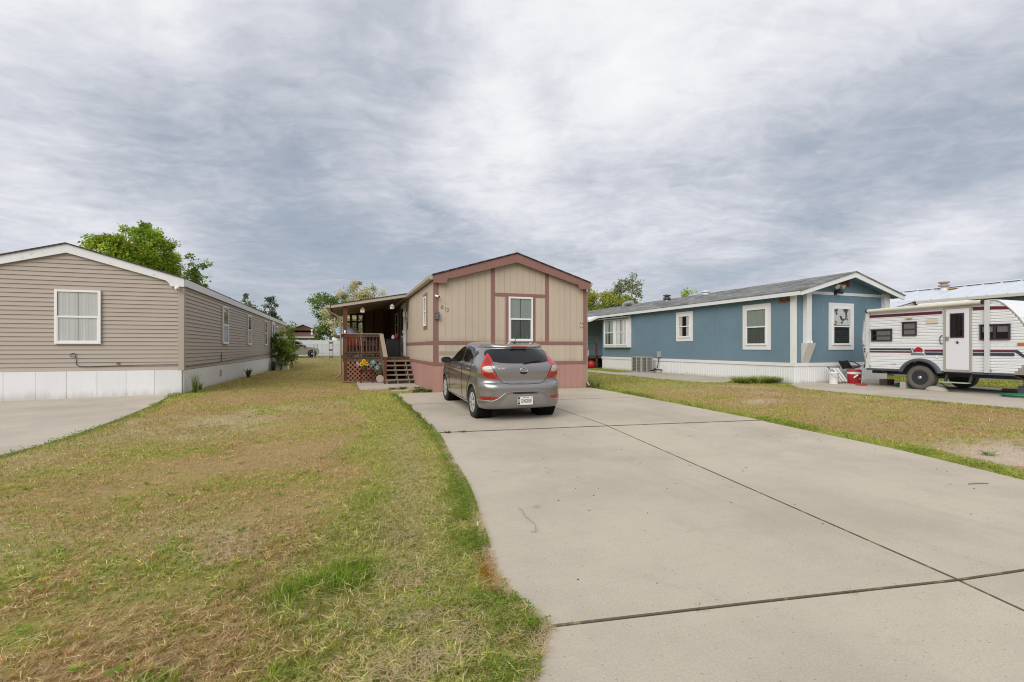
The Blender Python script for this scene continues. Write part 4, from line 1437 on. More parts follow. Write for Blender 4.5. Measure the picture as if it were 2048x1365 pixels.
# flowers and plant stand in front of the lattice
leafmat('leaf')
mat('petal_yellow', (0.80, 0.52, 0.02), 0.6, 0.2, 0.1)
mat('petal_teal', (0.03, 0.27, 0.28), 0.5, 0.3, 0.2)
mat('petal_pale', (0.32, 0.52, 0.53), 0.5, 0.3, 0.1)
mat('petal_lilac', (0.45, 0.32, 0.48), 0.7, 0.2, 0.1)
mat('stem_green', (0.06, 0.12, 0.03), 0.7, 0.2, 0.2)
mat('stand_red', (0.11, 0.035, 0.025), 0.6, 0.3, 0.15)
st = thing('plant_stand', (0.82, 17.85, 0.145), 'small dark red wooden plant stand in front of the lattice', 'stand')
MB().box(0.58, 1.06, 17.68, 17.98, 0.60, 0.63).build('top', MATS['stand_red'], st)
MB().box(0.61, 1.03, 17.70, 17.73, 0.50, 0.598).build('apron', MATS['stand_red'], st)
for (a, b) in ((0.60, 17.70), (1.0, 17.70), (0.60, 17.92), (1.0, 17.92)):
    MB().box(a, a + 0.045, b, b + 0.045, 0.145, 0.598).build('leg', MATS['stand_red'], st)


def flower(mb, c, r, n, tilt=(0, -1, 0.35), w=0.42):
    c, ax = Vector(c), Vector(tilt).normalized()
    u = ax.orthogonal().normalized()
    v = ax.cross(u)
    for k in range(n):
        a = 2 * math.pi * k / n
        d = u * math.cos(a) + v * math.sin(a)
        s = ax.cross(d)
        mb.add([c + d * r * 0.15, c + d * r * 0.6 + s * r * w * 0.5 + ax * 0.01, c + d * r - ax * r * 0.12, c + d * r * 0.6 - s * r * w * 0.5 + ax * 0.01], [(0, 1, 2, 3)])


sfp = thing('sunflower_pot', (0.74, 17.82, 0.63), 'pot of yellow sunflowers standing on the red plant stand', 'flowers')
MB().lathe((0.74, 17.82, 0.631), [(0.07, 0), (0.10, 0.10), (0.105, 0.11)], 12).build('pot', MATS['stem_green'], sfp)
lv = MB()
for k in range(70):
    a, r0 = random.uniform(0, 6.28), random.uniform(0.03, 0.16)
    p = Vector((0.74 + math.cos(a) * r0, 17.82 + math.sin(a) * r0 * 0.7, 0.72 + random.uniform(0, 0.15)))
    d = Vector((math.cos(a), math.sin(a), random.uniform(-0.2, 0.5))).normalized() * 0.07
    s = d.cross(Vector((0, 0, 1))).normalized() * 0.022
    lv.add([p, p + d * 0.5 + s, p + d, p + d * 0.5 - s], [(0, 1, 2, 3)])
lv.build('leaves', MATS['stem_green'], sfp)
for (x, z, r) in ((0.64, 0.82, 0.085), (0.715, 0.93, 0.075), (0.81, 0.83, 0.08), (0.74, 0.86, 0.05)):
    f = MB()
    flower(f, (x, 17.74, z), r, 14, w=0.5)
    flower(f, (x, 17.735, z), r * 0.75, 12, w=0.5)
    fo = f.build('blossom', MATS['petal_yellow'], sfp)
    MB().lathe((x, 17.728, z), [(0.001, -0.012), (r * 0.30, -0.004), (r * 0.3, 0.01)], 10, 'y').build('seed_head', MATS['stand_red'], fo)
f = MB()
flower(f, (0.50, 17.76, 0.86), 0.06, 8)
flower(f, (0.51, 17.76, 0.79), 0.05, 8)
f.build('lilac_blossom', MATS['petal_lilac'], sfp)
tf = thing('metal_flower_stake', (1.18, 17.85, 0.145), 'teal metal flower stakes standing against the lattice', 'garden ornament')
for (x, z, r) in ((1.04, 0.88, 0.11), (1.18, 0.68, 0.11), (0.97, 0.75, 0.06), (1.29, 0.82, 0.055)):
    f = MB()
    flower(f, (x, 17.80, z), r, 8, w=0.55)
    fo = f.build('blossom', MATS['petal_teal'], tf)
    f2 = MB()
    flower(f2, (x, 17.785, z), r * 0.55, 7, w=0.5)
    f2.build('inner_petals', MATS['petal_pale'], fo)
    MB().tube([(x, 17.82, z), (1.14 + (x - 1.14) * 0.3, 17.86, 0.45), (1.15, 17.88, 0.146)], 0.008, 5).build('stem', MATS['stem_green'], tf)
ds = thing('round_stone', (1.34, 17.72, 0.145), 'flat round grey stone leaning by the porch steps', 'stone')
d0 = MB()
d0.lathe((0, 0, 0), [(0.13, -0.02), (0.14, 0.0), (0.13, 0.02)], 20, 'y')
d0.v = [(1.27 + p[0], 17.62 + p[1] + 0.15 * p[2], 0.285 + p[2]) for p in d0.v]
d0.build('disc', mat('stone_pink', (0.42, 0.34, 0.29), 0.9, 0.2, 0.15, 8, bump=0.3), ds)

# ================================================================ BLUE HOUSE
wallpaint('blue_siding', (0.155, 0.240, 0.298), (0.20, 0.22, 0.23), 0.85, 1.10, groove=0.102, amount=0.5, var=0.16)
wallpaint('skirt_ribbed', (0.72, 0.73, 0.73), (0.42, 0.39, 0.34), 0.18, 0.34, rough=0.55, amount=0.6, var=0.05, dscale=5)
BH = thing('blue_house', (16.6, 22, 0.2), 'blue mobile home with white trim and grey shingle roof', 'house', 'mobile homes')
X0, X1, Y0, Y1 = 14.37, 18.93, 11.88, 33.0
RX, RZ, EZ = 16.65, 3.95, 3.26
MB().prism([(X0, 0.15), (X1, 0.15), (X1, EZ), (RX, RZ), (X0, EZ)], 'y', Y0, 24.45).build('wall', mat('blue_core', (0.05, 0.09, 0.12), 0.8, 0.2, 0.1), BH)
MB().prism([(15.75, 0.15), (X1, 0.15), (X1, EZ), (RX, RZ), (15.75, EZ + 0.38)], 'y', 24.45, Y1).build('wall', MATS['blue_core'], BH)
BL = MATS['blue_siding']
src, y = None, Y0 + 0.002
while y < 24.4:
    ye = min(y + 1.22, 24.44)
    MB().box(X0 - 0.014, X0 + 0.001, y + 0.002, ye - 0.002, 0.88, EZ - 0.01).build('siding_panel', BL, BH)
    y += 1.22
MB().box(15.73, 15.75, 24.47, Y1, 0.88, EZ + 0.3).build('siding_panel', BL, BH)
MB().box(X0, 15.76, 24.45, 24.462, 0.88, EZ).build('siding_panel', BL, BH)
tz = lambda x: RZ - (RZ - EZ) * abs(x - RX) / (X1 - RX)
xs_ = [X0, 15.55, RX, 17.75, X1]
for a, b in zip(xs_[:-1], xs_[1:]):
    MB().prism([(a + 0.002, 0.88), (b - 0.002, 0.88), (b - 0.002, tz(b) - 0.005), (a + 0.002, tz(a) - 0.005)], 'y', Y0 - 0.014, Y0 + 0.001).build('siding_panel', BL, BH, recalc=True)
WP = MATS['white_paint']
# corner boards, band, belt trim above skirting
MB().box(X0 - 0.026, X0 + 0.0, Y0 - 0.03, Y0 + 0.16, 0.89, EZ - 0.05).build('corner_board', WP, BH)
MB().box(X0, X0 + 0.05, Y0 - 0.03, Y0 - 0.0145, 0.89, EZ - 0.05).build('corner_board', WP, BH)
MB().box(X0 + 0.55, X1 - 0.05, Y0 - 0.030, Y0 - 0.0145, 3.24, 3.34).build('band_board', WP, BH)
MB().box(X0 - 0.05, X0 + 0.002, Y0 - 0.045, 24.5, 0.77, 0.885).build('belt_trim', WP, BH)
MB().box(X0 + 0.002, X1, Y0 - 0.045, Y0 + 0.001, 0.77, 0.885).build('belt_trim', WP, BH)


def ribbed(u0, u1, fn, z0, z1, pit=0.10):
    """ribbed vinyl skirting: trapezoid ribs"""
    mb = MB()
    prof = []
    u = u0
    while u < u1:
        for du, d in ((0, 0.0), (0.012, 0.014), (0.070, 0.014), (0.082, 0.0)):
            if u + du <= u1:
                prof.append((u + du, d))
        u += pit
    prof.append((u1, 0.0))
    v, f = [], []
    for (q, d) in prof:
        v += [fn(q, z0(q), d), fn(q, z1, d)]
    for i in range(len(prof) - 1):
        f.append((2 * i, 2 * i + 2, 2 * i + 3, 2 * i + 1))
    return mb.add(v, f)


SK = MATS['skirt_ribbed']
yy = Y0 - 0.012
while yy < 24.4:
    ye = min(yy + 2.5, 24.48)
    ribbed(yy, ye, lambda u, z, d: (X0 - 0.012 - d, u, z), lambda u: 0.15, 0.772).build('skirt_panel', SK, BH)
    yy += 2.5
xx = X0 - 0.012
while xx < X1:
    xe = min(xx + 2.3, X1)
    ribbed(xx, xe, lambda u, z, d: (u, Y0 - 0.012 - d, z), lambda u: 0.15, 0.772).build('skirt_panel', SK, BH)
    xx += 2.3
# gable columns with slanted corbels
for (xa, xb) in ((14.72, 14.95), (18.62, 18.86)):
    MB().box(xa, xb, Y0 - 0.16, Y0 - 0.0145, 1.50, 3.5 if xa > 18 else 3.46).build('gable_column', WP, BH)
    MB().prism([(Y0 - 0.0145, 0.89), (Y0 - 0.0145, 1.56), (Y0 - 0.27, 1.56)], 'x', xa - 0.08, xb + 0.06).build('corbel', mat('corbel_board', (0.60, 0.575, 0.52), 0.7, 0.3, 0.06), BH, recalc=True)
# roof
ROOF_Y0 = 11.42
gable_roof(BH, 14.10, RX, 19.20, 3.265, RZ + 0.055, ROOF_Y0 - 0.03, Y1 + 0.2, 0.035, MATS['shingle_grey'])
k = (RZ + 0.055 - 3.265) / (RX - 14.10)
zt = lambda x: RZ + 0.053 - k * abs(x - RX)
for s in (-1, 1):
    xe = 19.17 if s > 0 else 14.13
    MB().prism([(RX, zt(RX)), (xe, zt(xe)), (xe, zt(xe) - 0.145), (RX, zt(RX) - 0.175)], 'y', ROOF_Y0, ROOF_Y0 + 0.04).build('rake_board', MATS['fascia_white'], BH, recalc=True)
    MB().prism([(RX, zt(RX) - 0.05), (xe, zt(xe) - 0.05), (xe, zt(xe) - 0.065), (RX, zt(RX) - 0.065)], 'y', ROOF_Y0 + 0.042, Y0 - 0.015).build('soffit', BL, BH, recalc=True)
MB().box(14.105, 14.135, ROOF_Y0 + 0.05, Y1 + 0.1, 3.135, 3.262).build('eave_fascia', MATS['fascia_white'], BH)
MB().box(14.137, X0, ROOF_Y0 + 0.05, Y1 + 0.1, 3.19, 3.205).build('soffit', WP, BH)
# roof vents
b = MB()
b.lathe((16.0, 20.7, 3.60), [(0.13, 0), (0.13, 0.30)], 12)
b.build('flue_base', MATS['galvanised'], BH)
b = MB()
b.lathe((16.0, 20.7, 3.90), [(0.16, 0.0), (0.19, 0.02), (0.19, 0.13), (0.12, 0.14), (0.12, 0.19), (0.2, 0.21), (0.2, 0.25), (0.02, 0.29)], 14)
b.build('flue_cap', mat('rusty_flue', (0.10, 0.08, 0.075), 0.7, 0.3, 0.3), BH)
b = MB()
b.lathe((16.1, 18.0, 3.65), [(0.12, 0), (0.12, 0.22), (0.16, 0.23), (0.16, 0.29), (0.12, 0.30), (0.12, 0.34), (0.20, 0.35), (0.20, 0.42), (0.02, 0.45)], 14)
b.build('flue_cap', MATS['white_paint'], BH)
b = MB()
b.tube([(16.2, 25.0, 3.78), (16.2, 25.0, 4.02), (16.28, 24.8, 4.10), (16.4, 24.4, 4.10)], 0.15, 10)
b.build('roof_turbine', MATS['galvanised'], BH)
FB = Face('-X', X0 - 0.014)
FBF = Face('-Y', Y0 - 0.014)


def trimmed_window(parent, fc, u0, u1, z0, z1, tw, curtain, **kw):
    mb = MB()
    for a in ((u0, u0 + tw, z0, z1), (u1 - tw, u1, z0, z1)):
        fc.box(mb, *a, 0.0, 0.022)
    for a in ((u0 + tw, u1 - tw, z0, z0 + tw * 1.05), (u0 + tw, u1 - tw, z1 - tw * 1.05, z1)):
        fc.box(mb, *a, 0.0, 0.020)
    mb.build('window_trim', WP, parent)
    return window(parent, fc, u0 + tw - 0.01, u1 - tw + 0.01, z0 + tw - 0.01, z1 - tw + 0.01, MATS['white_vinyl'], 0.045, 0.05, curtain, **kw)


trimmed_window(BH, FB, 12.82, 14.07, 1.33, 3.00, 0.17, MATS['curtain_green'], screen=True)
trimmed_window(BH, FB, 16.81, 17.90, 1.69, 3.00, 0.17, MATS['curtain_white'], gap=0.25)
# front window: mottled film in the upper sash
film = mat('window_film', (0.52, 0.53, 0.52), 0.35, 0.4, 0.15, 4, col2=(0.05, 0.06, 0.06), c2scale=2.6, c2lo=0.56, c2hi=0.60)
wfr = trimmed_window(BH, FBF, 15.93, 17.16, 1.33, 2.97, 0.17, None)
FBF.box(MB(), 16.13, 16.94, 2.19, 2.79, 0.032, 0.034).build('mottled_film', film, wfr)
for k in range(6):
    zb = 1.56 + 0.08 * k
    FBF.box(MB(), 16.15, 16.92, zb, zb + 0.012, 0.012, 0.018).build('blind_slat', mat('blind_green', (0.10, 0.13, 0.11), 0.7, 0.2, 0.3), wfr)
# bay window: angled left light and two front lights under a little awning
bay = MB()
bz0, bz1 = 1.42, 3.08
pl_ = [(X0 - 0.0, 21.45), (X0 - 0.06, 21.55), (X0 - 0.20, 24.0), (X0 - 0.0, 24.42)]
FBay = Face('-X', X0 - 0.20)
MB().prism([(X0, 21.5), (X0 - 0.20, 21.55), (X0 - 0.20, 23.95), (X0, 24.38)], 'z', bz0, bz1).build('bay_box', WP, BH, recalc=True)
for (a, b) in ((21.62, 22.72), (22.86, 23.88)):
    window(BH, FBay, a, b, bz0 + 0.10, bz1 - 0.12, MATS['white_vinyl'], 0.06, 0.04, MATS['curtain_white'] if a < 22 else MATS['curtain_green'], screen=(a > 22), gap=0.1)
aw = MB()
aw.prism([(X0 - 0.0, 3.14), (X0 - 0.42, 3.02), (X0 - 0.42, 3.0), (X0, 3.11)], 'y', 21.35, 24.6)
aw.build('awning', MATS['shingle_grey'], BH, recalc=True)
# porch recess at the far end: fascia of lower eave, deck and rails
MB().prism([(13.6, 2.92), (14.104, 3.14), (14.104, 3.27), (13.6, 3.04)], 'y', 24.5, 31).build('porch_eave', MATS['fascia_white'], BH, recalc=True)
pd = thing('side_deck', (13.9, 27, 0.2), 'small brown wooden side deck with open rails at the far end of the blue house', 'deck')
MB().box(12.9, 15.7, 25.0, 28.5, 0.78, 0.90).build('deck_platform', WOOD, pd)
for z in (1.30, 1.62, 1.98):
    MB().box(12.92, 12.97, 25.05, 28.5, z, z + 0.07).build('rail', WOOD, pd)
    MB().box(12.97, 14.3, 25.02, 25.07, z, z + 0.07).build('rail', WOOD, pd)
for (a, b) in ((12.9, 25.0), (12.9, 27.0), (14.25, 25.0), (12.9, 28.4)):
    MB().box(a, a + 0.1, b, b + 0.1, 0.15, 2.06).build('post', WOOD, pd)
cn = thing('red_container', (13.35, 25.6, 0.90), 'red plastic container sitting on the side deck of the blue house', 'container')
MB().lathe((13.35, 25.6, 0.90), [(0.2, 0), (0.22, 0.05), (0.22, 0.34), (0.16, 0.42), (0.05, 0.44)], 14).build('body', MATS['bright_red'], cn)
MB().box(13.30, 13.42, 25.36, 25.39, 1.02, 1.22).build('paper_tag', mat('tag_yellow', (0.55, 0.40, 0.15), 0.7, 0.2, 0.1), cn)
cb_ = thing('white_carton', (13.85, 25.7, 0.90), 'white carton beside the red container on the side deck', 'box')
MB().box(13.68, 14.05, 25.5, 25.9, 0.90, 1.24).build('carton', MATS['white_paint'], cb_, bevel=0.01)
rb = thing('red_ball', (13.75, 24.8, 0.42), 'round red ball on the grass under the side deck', 'ball')
MB().lathe((13.78, 24.75, 0.42), [(0.001, -0.23)] + [(0.23 * math.cos(a), 0.23 * math.sin(a)) for a in np.linspace(-1.3, 1.3, 9)] + [(0.001, 0.23)], 16).build('sphere', MATS['bright_red'], rb)
# wall fixtures
FB.box(MB(), 18.98, 19.18, 0.94, 1.22, 0.0, 0.12).build('meter_box', MATS['grey_metal'], BH, bevel=0.01)
MB().tube([FB.pt(19.1, 0.94, 0.06), FB.pt(19.1, 0.75, 0.08), FB.pt(19.16, 0.45, 0.10), FB.pt(19.35, 0.32, 0.25), FB.pt(19.5, 0.33, 0.42)], 0.018, 6).build('conduit', MATS['black_plastic'], BH)
MB().tube([(13.72, 18.95, 0.31), (14.0, 18.93, 0.36), (14.33, 18.9, 0.34)], 0.035, 6).build('pipe', MATS['black_rubber'], BH)
mat('sign_rust', (0.36, 0.085, 0.03), 0.6, 0.3, 0.2)
sg = MB()
for pts in ([(12.46, 2.98), (12.45, 3.10), (12.41, 3.02), (12.37, 3.10), (12.36, 2.98)], [(12.34, 3.01), (12.31, 3.05), (12.29, 2.99), (12.27, 3.05), (12.25, 3.0), (12.23, 3.05), (12.21, 3.0)],
            [(12.21, 3.0), (12.17, 3.15), (12.16, 3.01), (12.13, 3.06), (12.11, 3.0), (12.09, 3.06), (12.06, 3.01), (12.03, 3.03)], [(12.47, 2.97), (12.04, 2.975)]):
    sg.tube([FB.pt(y, z, 0.012) for y, z in pts], 0.014, 5)
sg.build('wall_sign', MATS['sign_rust'], BH, label='small rust red script name sign high on the blue wall')
vent = MB()
FBF.box(vent, 16.46, 16.94, 3.56, 3.60, 0.0, 0.03)
FBF.box(vent, 16.46, 16.94, 3.82, 3.86, 0.0, 0.03)
VN = vent.build('gable_vent', mat('vent_brown', (0.14, 0.075, 0.045), 0.7, 0.3, 0.2), BH)
for q in range(5):
    FBF.box(MB(), 16.46 + 0.1 * q, 16.54 + 0.1 * q, 3.60, 3.82, 0.0, 0.022).build('slat', MATS['vent_brown'], VN)
fl = thing('flood_light', (16.2, 11.6, 3.5), 'twin headed flood light under the gable of the blue house', 'light')
b = MB()
b.box(16.14, 16.26, Y0 - 0.06, Y0 - 0.0145, 3.60, 3.72)
b.build('mount', MATS['white_vinyl'], fl)
for dx in (-0.12, 0.12):
    MB().tube([(16.2 + dx * 0.3, Y0 - 0.06, 3.64), (16.2 + dx, Y0 - 0.14, 3.58), (16.2 + dx * 1.3, Y0 - 0.26, 3.50)], [0.02, 0.04, 0.085], 10).build('lamp_head', mat('lamp_cream', (0.55, 0.53, 0.38), 0.4, 0.4, 0.1), fl)
MB().box(16.02, 16.38, Y0 - 0.20, Y0 - 0.05, 3.73, 3.75).build('solar_panel', MATS['black_plastic'], fl)
sc2 = thing('security_camera', (16.25, 11.7, 3.3), 'black dome security camera on the white band of the blue gable', 'camera', 'security cameras')
MB().box(16.17, 16.27, Y0 - 0.07, Y0 - 0.031, 3.25, 3.37).build('mount', MATS['black_plastic'], sc2)
MB().tube([(16.2, Y0 - 0.06, 3.36), (16.26, Y0 - 0.17, 3.36), (16.31, Y0 - 0.27, 3.31)], [0.05, 0.085, 0.055], 10).build('housing', MATS['black_plastic'], sc2)
sc3 = thing('security_camera', (14.85, 11.65, 1.6), 'tiny white security camera on top of the left corbel of the blue house', 'camera', 'security cameras')
MB().lathe((14.90, Y0 - 0.20, 1.561), [(0.03, 0), (0.035, 0.05), (0.02, 0.075)], 10).build('housing', MATS['white_vinyl'], sc3)
MB().lathe((14.905, Y0 - 0.236, 1.60), [(0.016, -0.004), (0.016, 0.01)], 8, 'y').build('lens', MATS['black_plastic'], sc3)
# air conditioner on the path
ac = thing('air_conditioner', (13.75, 19.6, 0.2), 'square grey air conditioning unit standing beside the blue house', 'air conditioner')
MB().box(13.45, 14.05, 19.30, 20.05, 0.24, 0.92).build('core', mat('ac_dark', (0.05, 0.05, 0.055), 0.7, 0.3, 0.2), ac)
ACM = mat('ac_cream', (0.40, 0.385, 0.35), 0.5, 0.4, 0.05, 3)
MB().box(13.42, 14.08, 19.27, 20.08, 0.92, 0.965).build('lid', ACM, ac, bevel=0.01)
MB().box(13.42, 14.08, 19.27, 20.08, 0.20, 0.255).build('base_pan', ACM, ac)
for (a, b) in ((13.42, 19.27), (14.02, 19.27), (13.42, 20.02), (14.02, 20.02)):
    MB().box(a, a + 0.06, b, b + 0.06, 0.255, 0.92).build('corner_post', ACM, ac)
MB().box(13.72, 13.78, 19.275, 19.30, 0.255, 0.92).build('corner_post', ACM, ac)
MB().box(13.425, 13.45, 19.62, 19.68, 0.255, 0.92).build('corner_post', ACM, ac)
for q in range(9):
    z = 0.29 + 0.07 * q
    g = MB()
    g.box(13.48, 14.02, 19.284, 19.294, z, z + 0.009)
    g.box(13.434, 13.444, 19.33, 20.02, z, z + 0.009)
    g.build('grille_bar', ACM, ac)
gv = MB()
for q in range(8):
    gv.box(13.50 + 0.065 * q, 13.512 + 0.065 * q, 19.282, 19.292, 0.26, 0.915)
    gv.box(13.432, 13.442, 19.36 + 0.085 * q, 19.372 + 0.085 * q, 0.26, 0.915)
gv.build('grille', ACM, ac)

# ================================================================ TRAVEL TRAILER
RVW = mat('trailer_white', (0.74, 0.75, 0.75), 0.35, 0.45, 0.05, 1.5, col2=(0.60, 0.60, 0.57), c2scale=2.5, c2lo=0.6, c2hi=0.85)
mat('trailer_maroon', (0.125, 0.014, 0.028), 0.45, 0.4, 0.08)
mat('trailer_navy', (0.045, 0.050, 0.075), 0.45, 0.4, 0.08)
mat('trailer_grey', (0.085, 0.09, 0.105), 0.6, 0.35, 0.12, 4)
mat('window_purple', (0.05, 0.032, 0.05), 0.4, 0.4, 0.1)
mat('cream_plastic', (0.62, 0.55, 0.40), 0.5, 0.4, 0.06)
mat('awning_cream', (0.66, 0.63, 0.53), 0.6, 0.3, 0.08, 3)
TX0, TX1 = 15.60, 17.75
GZ = 0.20
TR = thing('travel_trailer', (16.6, 8.6, GZ), 'small white travel trailer with maroon and navy stripes', 'trailer')
# side outline (y, z): rear is the far end
OUT = [(10.36, 0.74), (10.44, 1.15), (10.50, 1.70), (10.46, 2.20), (10.40, 2.44), (10.32, 2.52), (10.20, 2.56), (7.35, 2.62), (7.20, 2.60), (7.06, 2.50), (6.92, 2.34),
       (6.78, 2.14), (6.66, 1.92), (6.58, 1.70), (6.55, 1.45), (6.56, 1.10), (6.66, 0.98), (6.86, 0.74)]
MB().prism(OUT, 'x', TX0 + 0.02, TX1).build('body', RVW, TR, recalc=True)


def out_range(z):
    ys = []
    n = len(OUT)
    for i in range(n):
        (y0, z0), (y1, z1) = OUT[i], OUT[(i + 1) % n]
        if (z0 - z) * (z1 - z) <= 0 and abs(z1 - z0) > 1e-6:
            ys.append(y0 + (y1 - y0) * (z - z0) / (z1 - z0))
    return min(ys), max(ys)


sid = MB()
z = 0.745
WC, WR = (8.90, 0.53), 0.50      # wheel centre and arch radius


def strip(mb, ya, yb, z, z1, d0, d1):
    v = [(TX0 + 0.021, ya, z), (TX0 + 0.021, yb, z), (TX0 - d0, yb, z), (TX0 - d0, ya, z), (TX0 + 0.021, ya, z1), (TX0 + 0.021, yb, z1), (TX0 - d1, yb, z1), (TX0 - d1, ya, z1)]
    mb.add(v, [(0, 1, 2, 3), (7, 6, 5, 4), (3, 2, 6, 7), (1, 0, 4, 5), (0, 3, 7, 4), (2, 1, 5, 6)])


while z < 2.55:
    z1 = min(z + 0.078, 2.56)
    a0, b0 = out_range(z + 0.005)
    a1, b1 = out_range(z1 - 0.003)
    a, b = max(a0, a1) + 0.012, min(b0, b1) - 0.012
    segs = [(a, b)]
    if z < WC[1] + WR:
        w = math.sqrt(max(0, WR ** 2 - (z + 0.039 - WC[1]) ** 2))
        segs = [(a, WC[0] - w), (WC[0] + w, b)]
    for (p, q) in segs:
        strip(sid, p, q, z, z1 - 0.003, 0.010, -0.003)
        strip(sid, p, q, z + 0.034, z + 0.046, 0.010, 0.006)
    z += 0.078
sid.build('ribbed_siding', RVW, TR, recalc=True)
# edge moulding round the outline
em = MB()
em.tube([(TX0 - 0.004, y, z) for y, z in OUT], 0.014, 6)
em.build('edge_moulding', MATS['grey_metal'], TR)
FT = Face('-X', TX0 - 0.012)


def fpart(name, m, *a, parent=TR, bevel=0.0):
    return FT.box(MB(), *a).build(name, m, parent, bevel=bevel)


# stripes
MAR, NAV = MATS['trailer_maroon'], MATS['trailer_navy']
fpart('stripe', MAR, 8.36, 10.36, 2.335, 2.415, 0.0, 0.004)
MB().prism([(7.68, 2.40), (7.68, 2.47), (6.99, 2.40), (6.93, 2.36)], 'x', TX0 - 0.016, TX0 - 0.012).build('stripe', MAR, TR, recalc=True)
MB().prism([(7.68, 2.385), (7.68, 2.47), (7.03, 2.44), (6.95, 2.375)], 'x', TX0 - 0.0175, TX0 - 0.0162).build('stripe', MAR, TR, recalc=True)
fpart('stripe', NAV, 9.12, 10.44, 1.325, 1.385, 0.0, 0.004)
fpart('stripe', MAR, 9.12, 10.44, 1.255, 1.300, 0.0, 0.004)
for (a, b) in ((8.34, 8.78), (7.42, 7.68), (6.86, 7.32)):
    fpart('stripe', MAR, a, b, 1.295, 1.345, 0.0, 0.004)
    fpart('stripe', NAV, a, b, 1.195, 1.270, 0.0, 0.004)
MB().prism([(6.86, 1.345), (6.80, 1.345), (6.62, 1.16), (6.70, 1.16), (6.86, 1.30)], 'x', TX0 - 0.016, TX0 - 0.012).build('stripe', NAV, TR, recalc=True)
# rising sun emblem with white peaks
em = MB()
em.prism([(8.93 + 0.115 * math.cos(a), 1.285 + 0.135 * math.sin(a)) for a in np.linspace(0, math.pi, 18)], 'x', TX0 - 0.020, TX0 - 0.0125)
EM = em.build('sun_emblem', mat('emblem_red', (0.36, 0.02, 0.03), 0.4, 0.4, 0.05), TR, recalc=True, label='red rising sun emblem over white mountain line')
MB().prism([(9.12, 1.19), (9.12, 1.385), (9.06, 1.385), (9.02, 1.24), (8.80, 1.235), (8.76, 1.19)], 'x', TX0 - 0.0165, TX0 - 0.0123).build('emblem_field', mat('emblem_grey', (0.16, 0.18, 0.17), 0.5, 0.3, 0.1), EM, recalc=True)
MB().tube([(TX0 - 0.023, y, z) for y, z in ((9.10, 1.375), (9.06, 1.24), (8.97, 1.27), (8.90, 1.245), (8.84, 1.28), (8.74, 1.18))], 0.009, 5).build('white_line', RVW, EM)


def rv_window(u0, u1, z0, z1, bars, drape=None):
    mb = MB()
    t = 0.035
    for a in ((u0, u0 + t, z0, z1), (u1 - t, u1, z0, z1)):
        FT.box(mb, *a, 0.0, 0.03)
    for a in ((u0 + t, u1 - t, z0, z0 + t), (u0 + t, u1 - t, z1 - t, z1)):
        FT.box(mb, *a, 0.0, 0.028)
    w = mb.build('window', MATS['window_purple'], TR)
    fpart('dark_interior', MATS['interior'], u0 + t, u1 - t, z0 + t, z1 - t, 0.0, 0.004, parent=w)
    if drape:
        for (a, b, c, d) in drape:
            fpart('curtain', MATS['curtain_white'], a, b, c, d, 0.005, 0.010, parent=w)
    MB().add([FT.pt(u0 + t, z0 + t, 0.016), FT.pt(u1 - t, z0 + t, 0.016), FT.pt(u1 - t, z1 - t, 0.016), FT.pt(u0 + t, z1 - t, 0.016)], [(0, 1, 2, 3)]).build('pane', MATS['screen_pane'], w)
    for a in bars:
        FT.box(MB(), *a, 0.019, 0.026).build('bar', MATS['window_purple'], w)
    MB().box(TX0 - 0.06, TX0 - 0.040, u0 - 0.02, u1 + 0.02, z1 - 0.01, z1 + 0.012).build('rain_lip', MATS['window_purple'], w)


rv_window(9.62, 10.21, 1.60, 1.96, [(9.66, 10.17, 1.755, 1.78)], [(9.66, 10.06, 1.64, 1.92)])
rv_window(8.97, 9.34, 1.75, 2.15, [(9.0, 9.31, 1.93, 1.955)], [(9.01, 9.30, 1.79, 2.11)])
rv_window(6.93, 7.53, 1.60, 1.99, [(7.20, 7.25, 1.64, 1.95)], [(7.27, 7.48, 1.80, 1.95), (6.98, 7.18, 1.80, 1.95)])
# door
df = MB()
for a in ((7.70, 7.745, 0.76, 2.50), (8.27, 8.315, 0.76, 2.50), (7.745, 8.27, 2.455, 2.50), (7.745, 8.27, 0.76, 0.80)):
    FT.box(df, *a, 0.0, 0.022)
DF = df.build('door_frame', mat('door_alu', (0.50, 0.47, 0.42), 0.4, 0.5, 0.1, metal=0.4), TR)
dr = fpart('door', mat('door_white', (0.72, 0.72, 0.75), 0.4, 0.4, 0.03), 7.75, 8.265, 0.81, 2.45, 0.0, 0.018)
w = MB()
for a in ((7.855, 7.885, 1.67, 2.33), (8.135, 8.165, 1.67, 2.33), (7.885, 8.135, 1.67, 1.70), (7.885, 8.135, 2.30, 2.33)):
    FT.box(w, *a, 0.018, 0.034)
w.build('window_frame', MATS['window_purple'], dr)
fpart('window_pane', MATS['dark_pane'], 7.885, 8.135, 1.70, 2.30, 0.019, 0.026, parent=dr)
fpart('latch', MATS['galvanised'], 8.19, 8.255, 1.60, 1.70, 0.019, 0.045, parent=dr, bevel=0.006)
eg = MB()
eg.prism([(8.07, 1.585), (8.03, 1.555), (8.0, 1.595), (7.985, 1.55), (7.955, 1.54), (7.985, 1.52), (7.975, 1.49), (8.015, 1.515), (8.04, 1.505), (8.025, 1.535)], 'x', TX0 - 0.034, TX0 - 0.031)
eg.build('eagle_emblem', MATS['trailer_navy'], dr, recalc=True, label='small dark flying eagle emblem on the white door')
gh = MB()
gh.tube([FT.pt(8.36, 1.50, 0.0), FT.pt(8.375, 1.53, 0.05), FT.pt(8.38, 1.62, 0.06), FT.pt(8.375, 1.71, 0.05), FT.pt(8.36, 1.74, 0.0)], 0.011, 6)
gh.build('grab_handle', MATS['black_plastic'], TR)
fpart('plate', MATS['cream_plastic'], 8.45, 8.73, 2.08, 2.21, 0.0, 0.02, bevel=0.006)
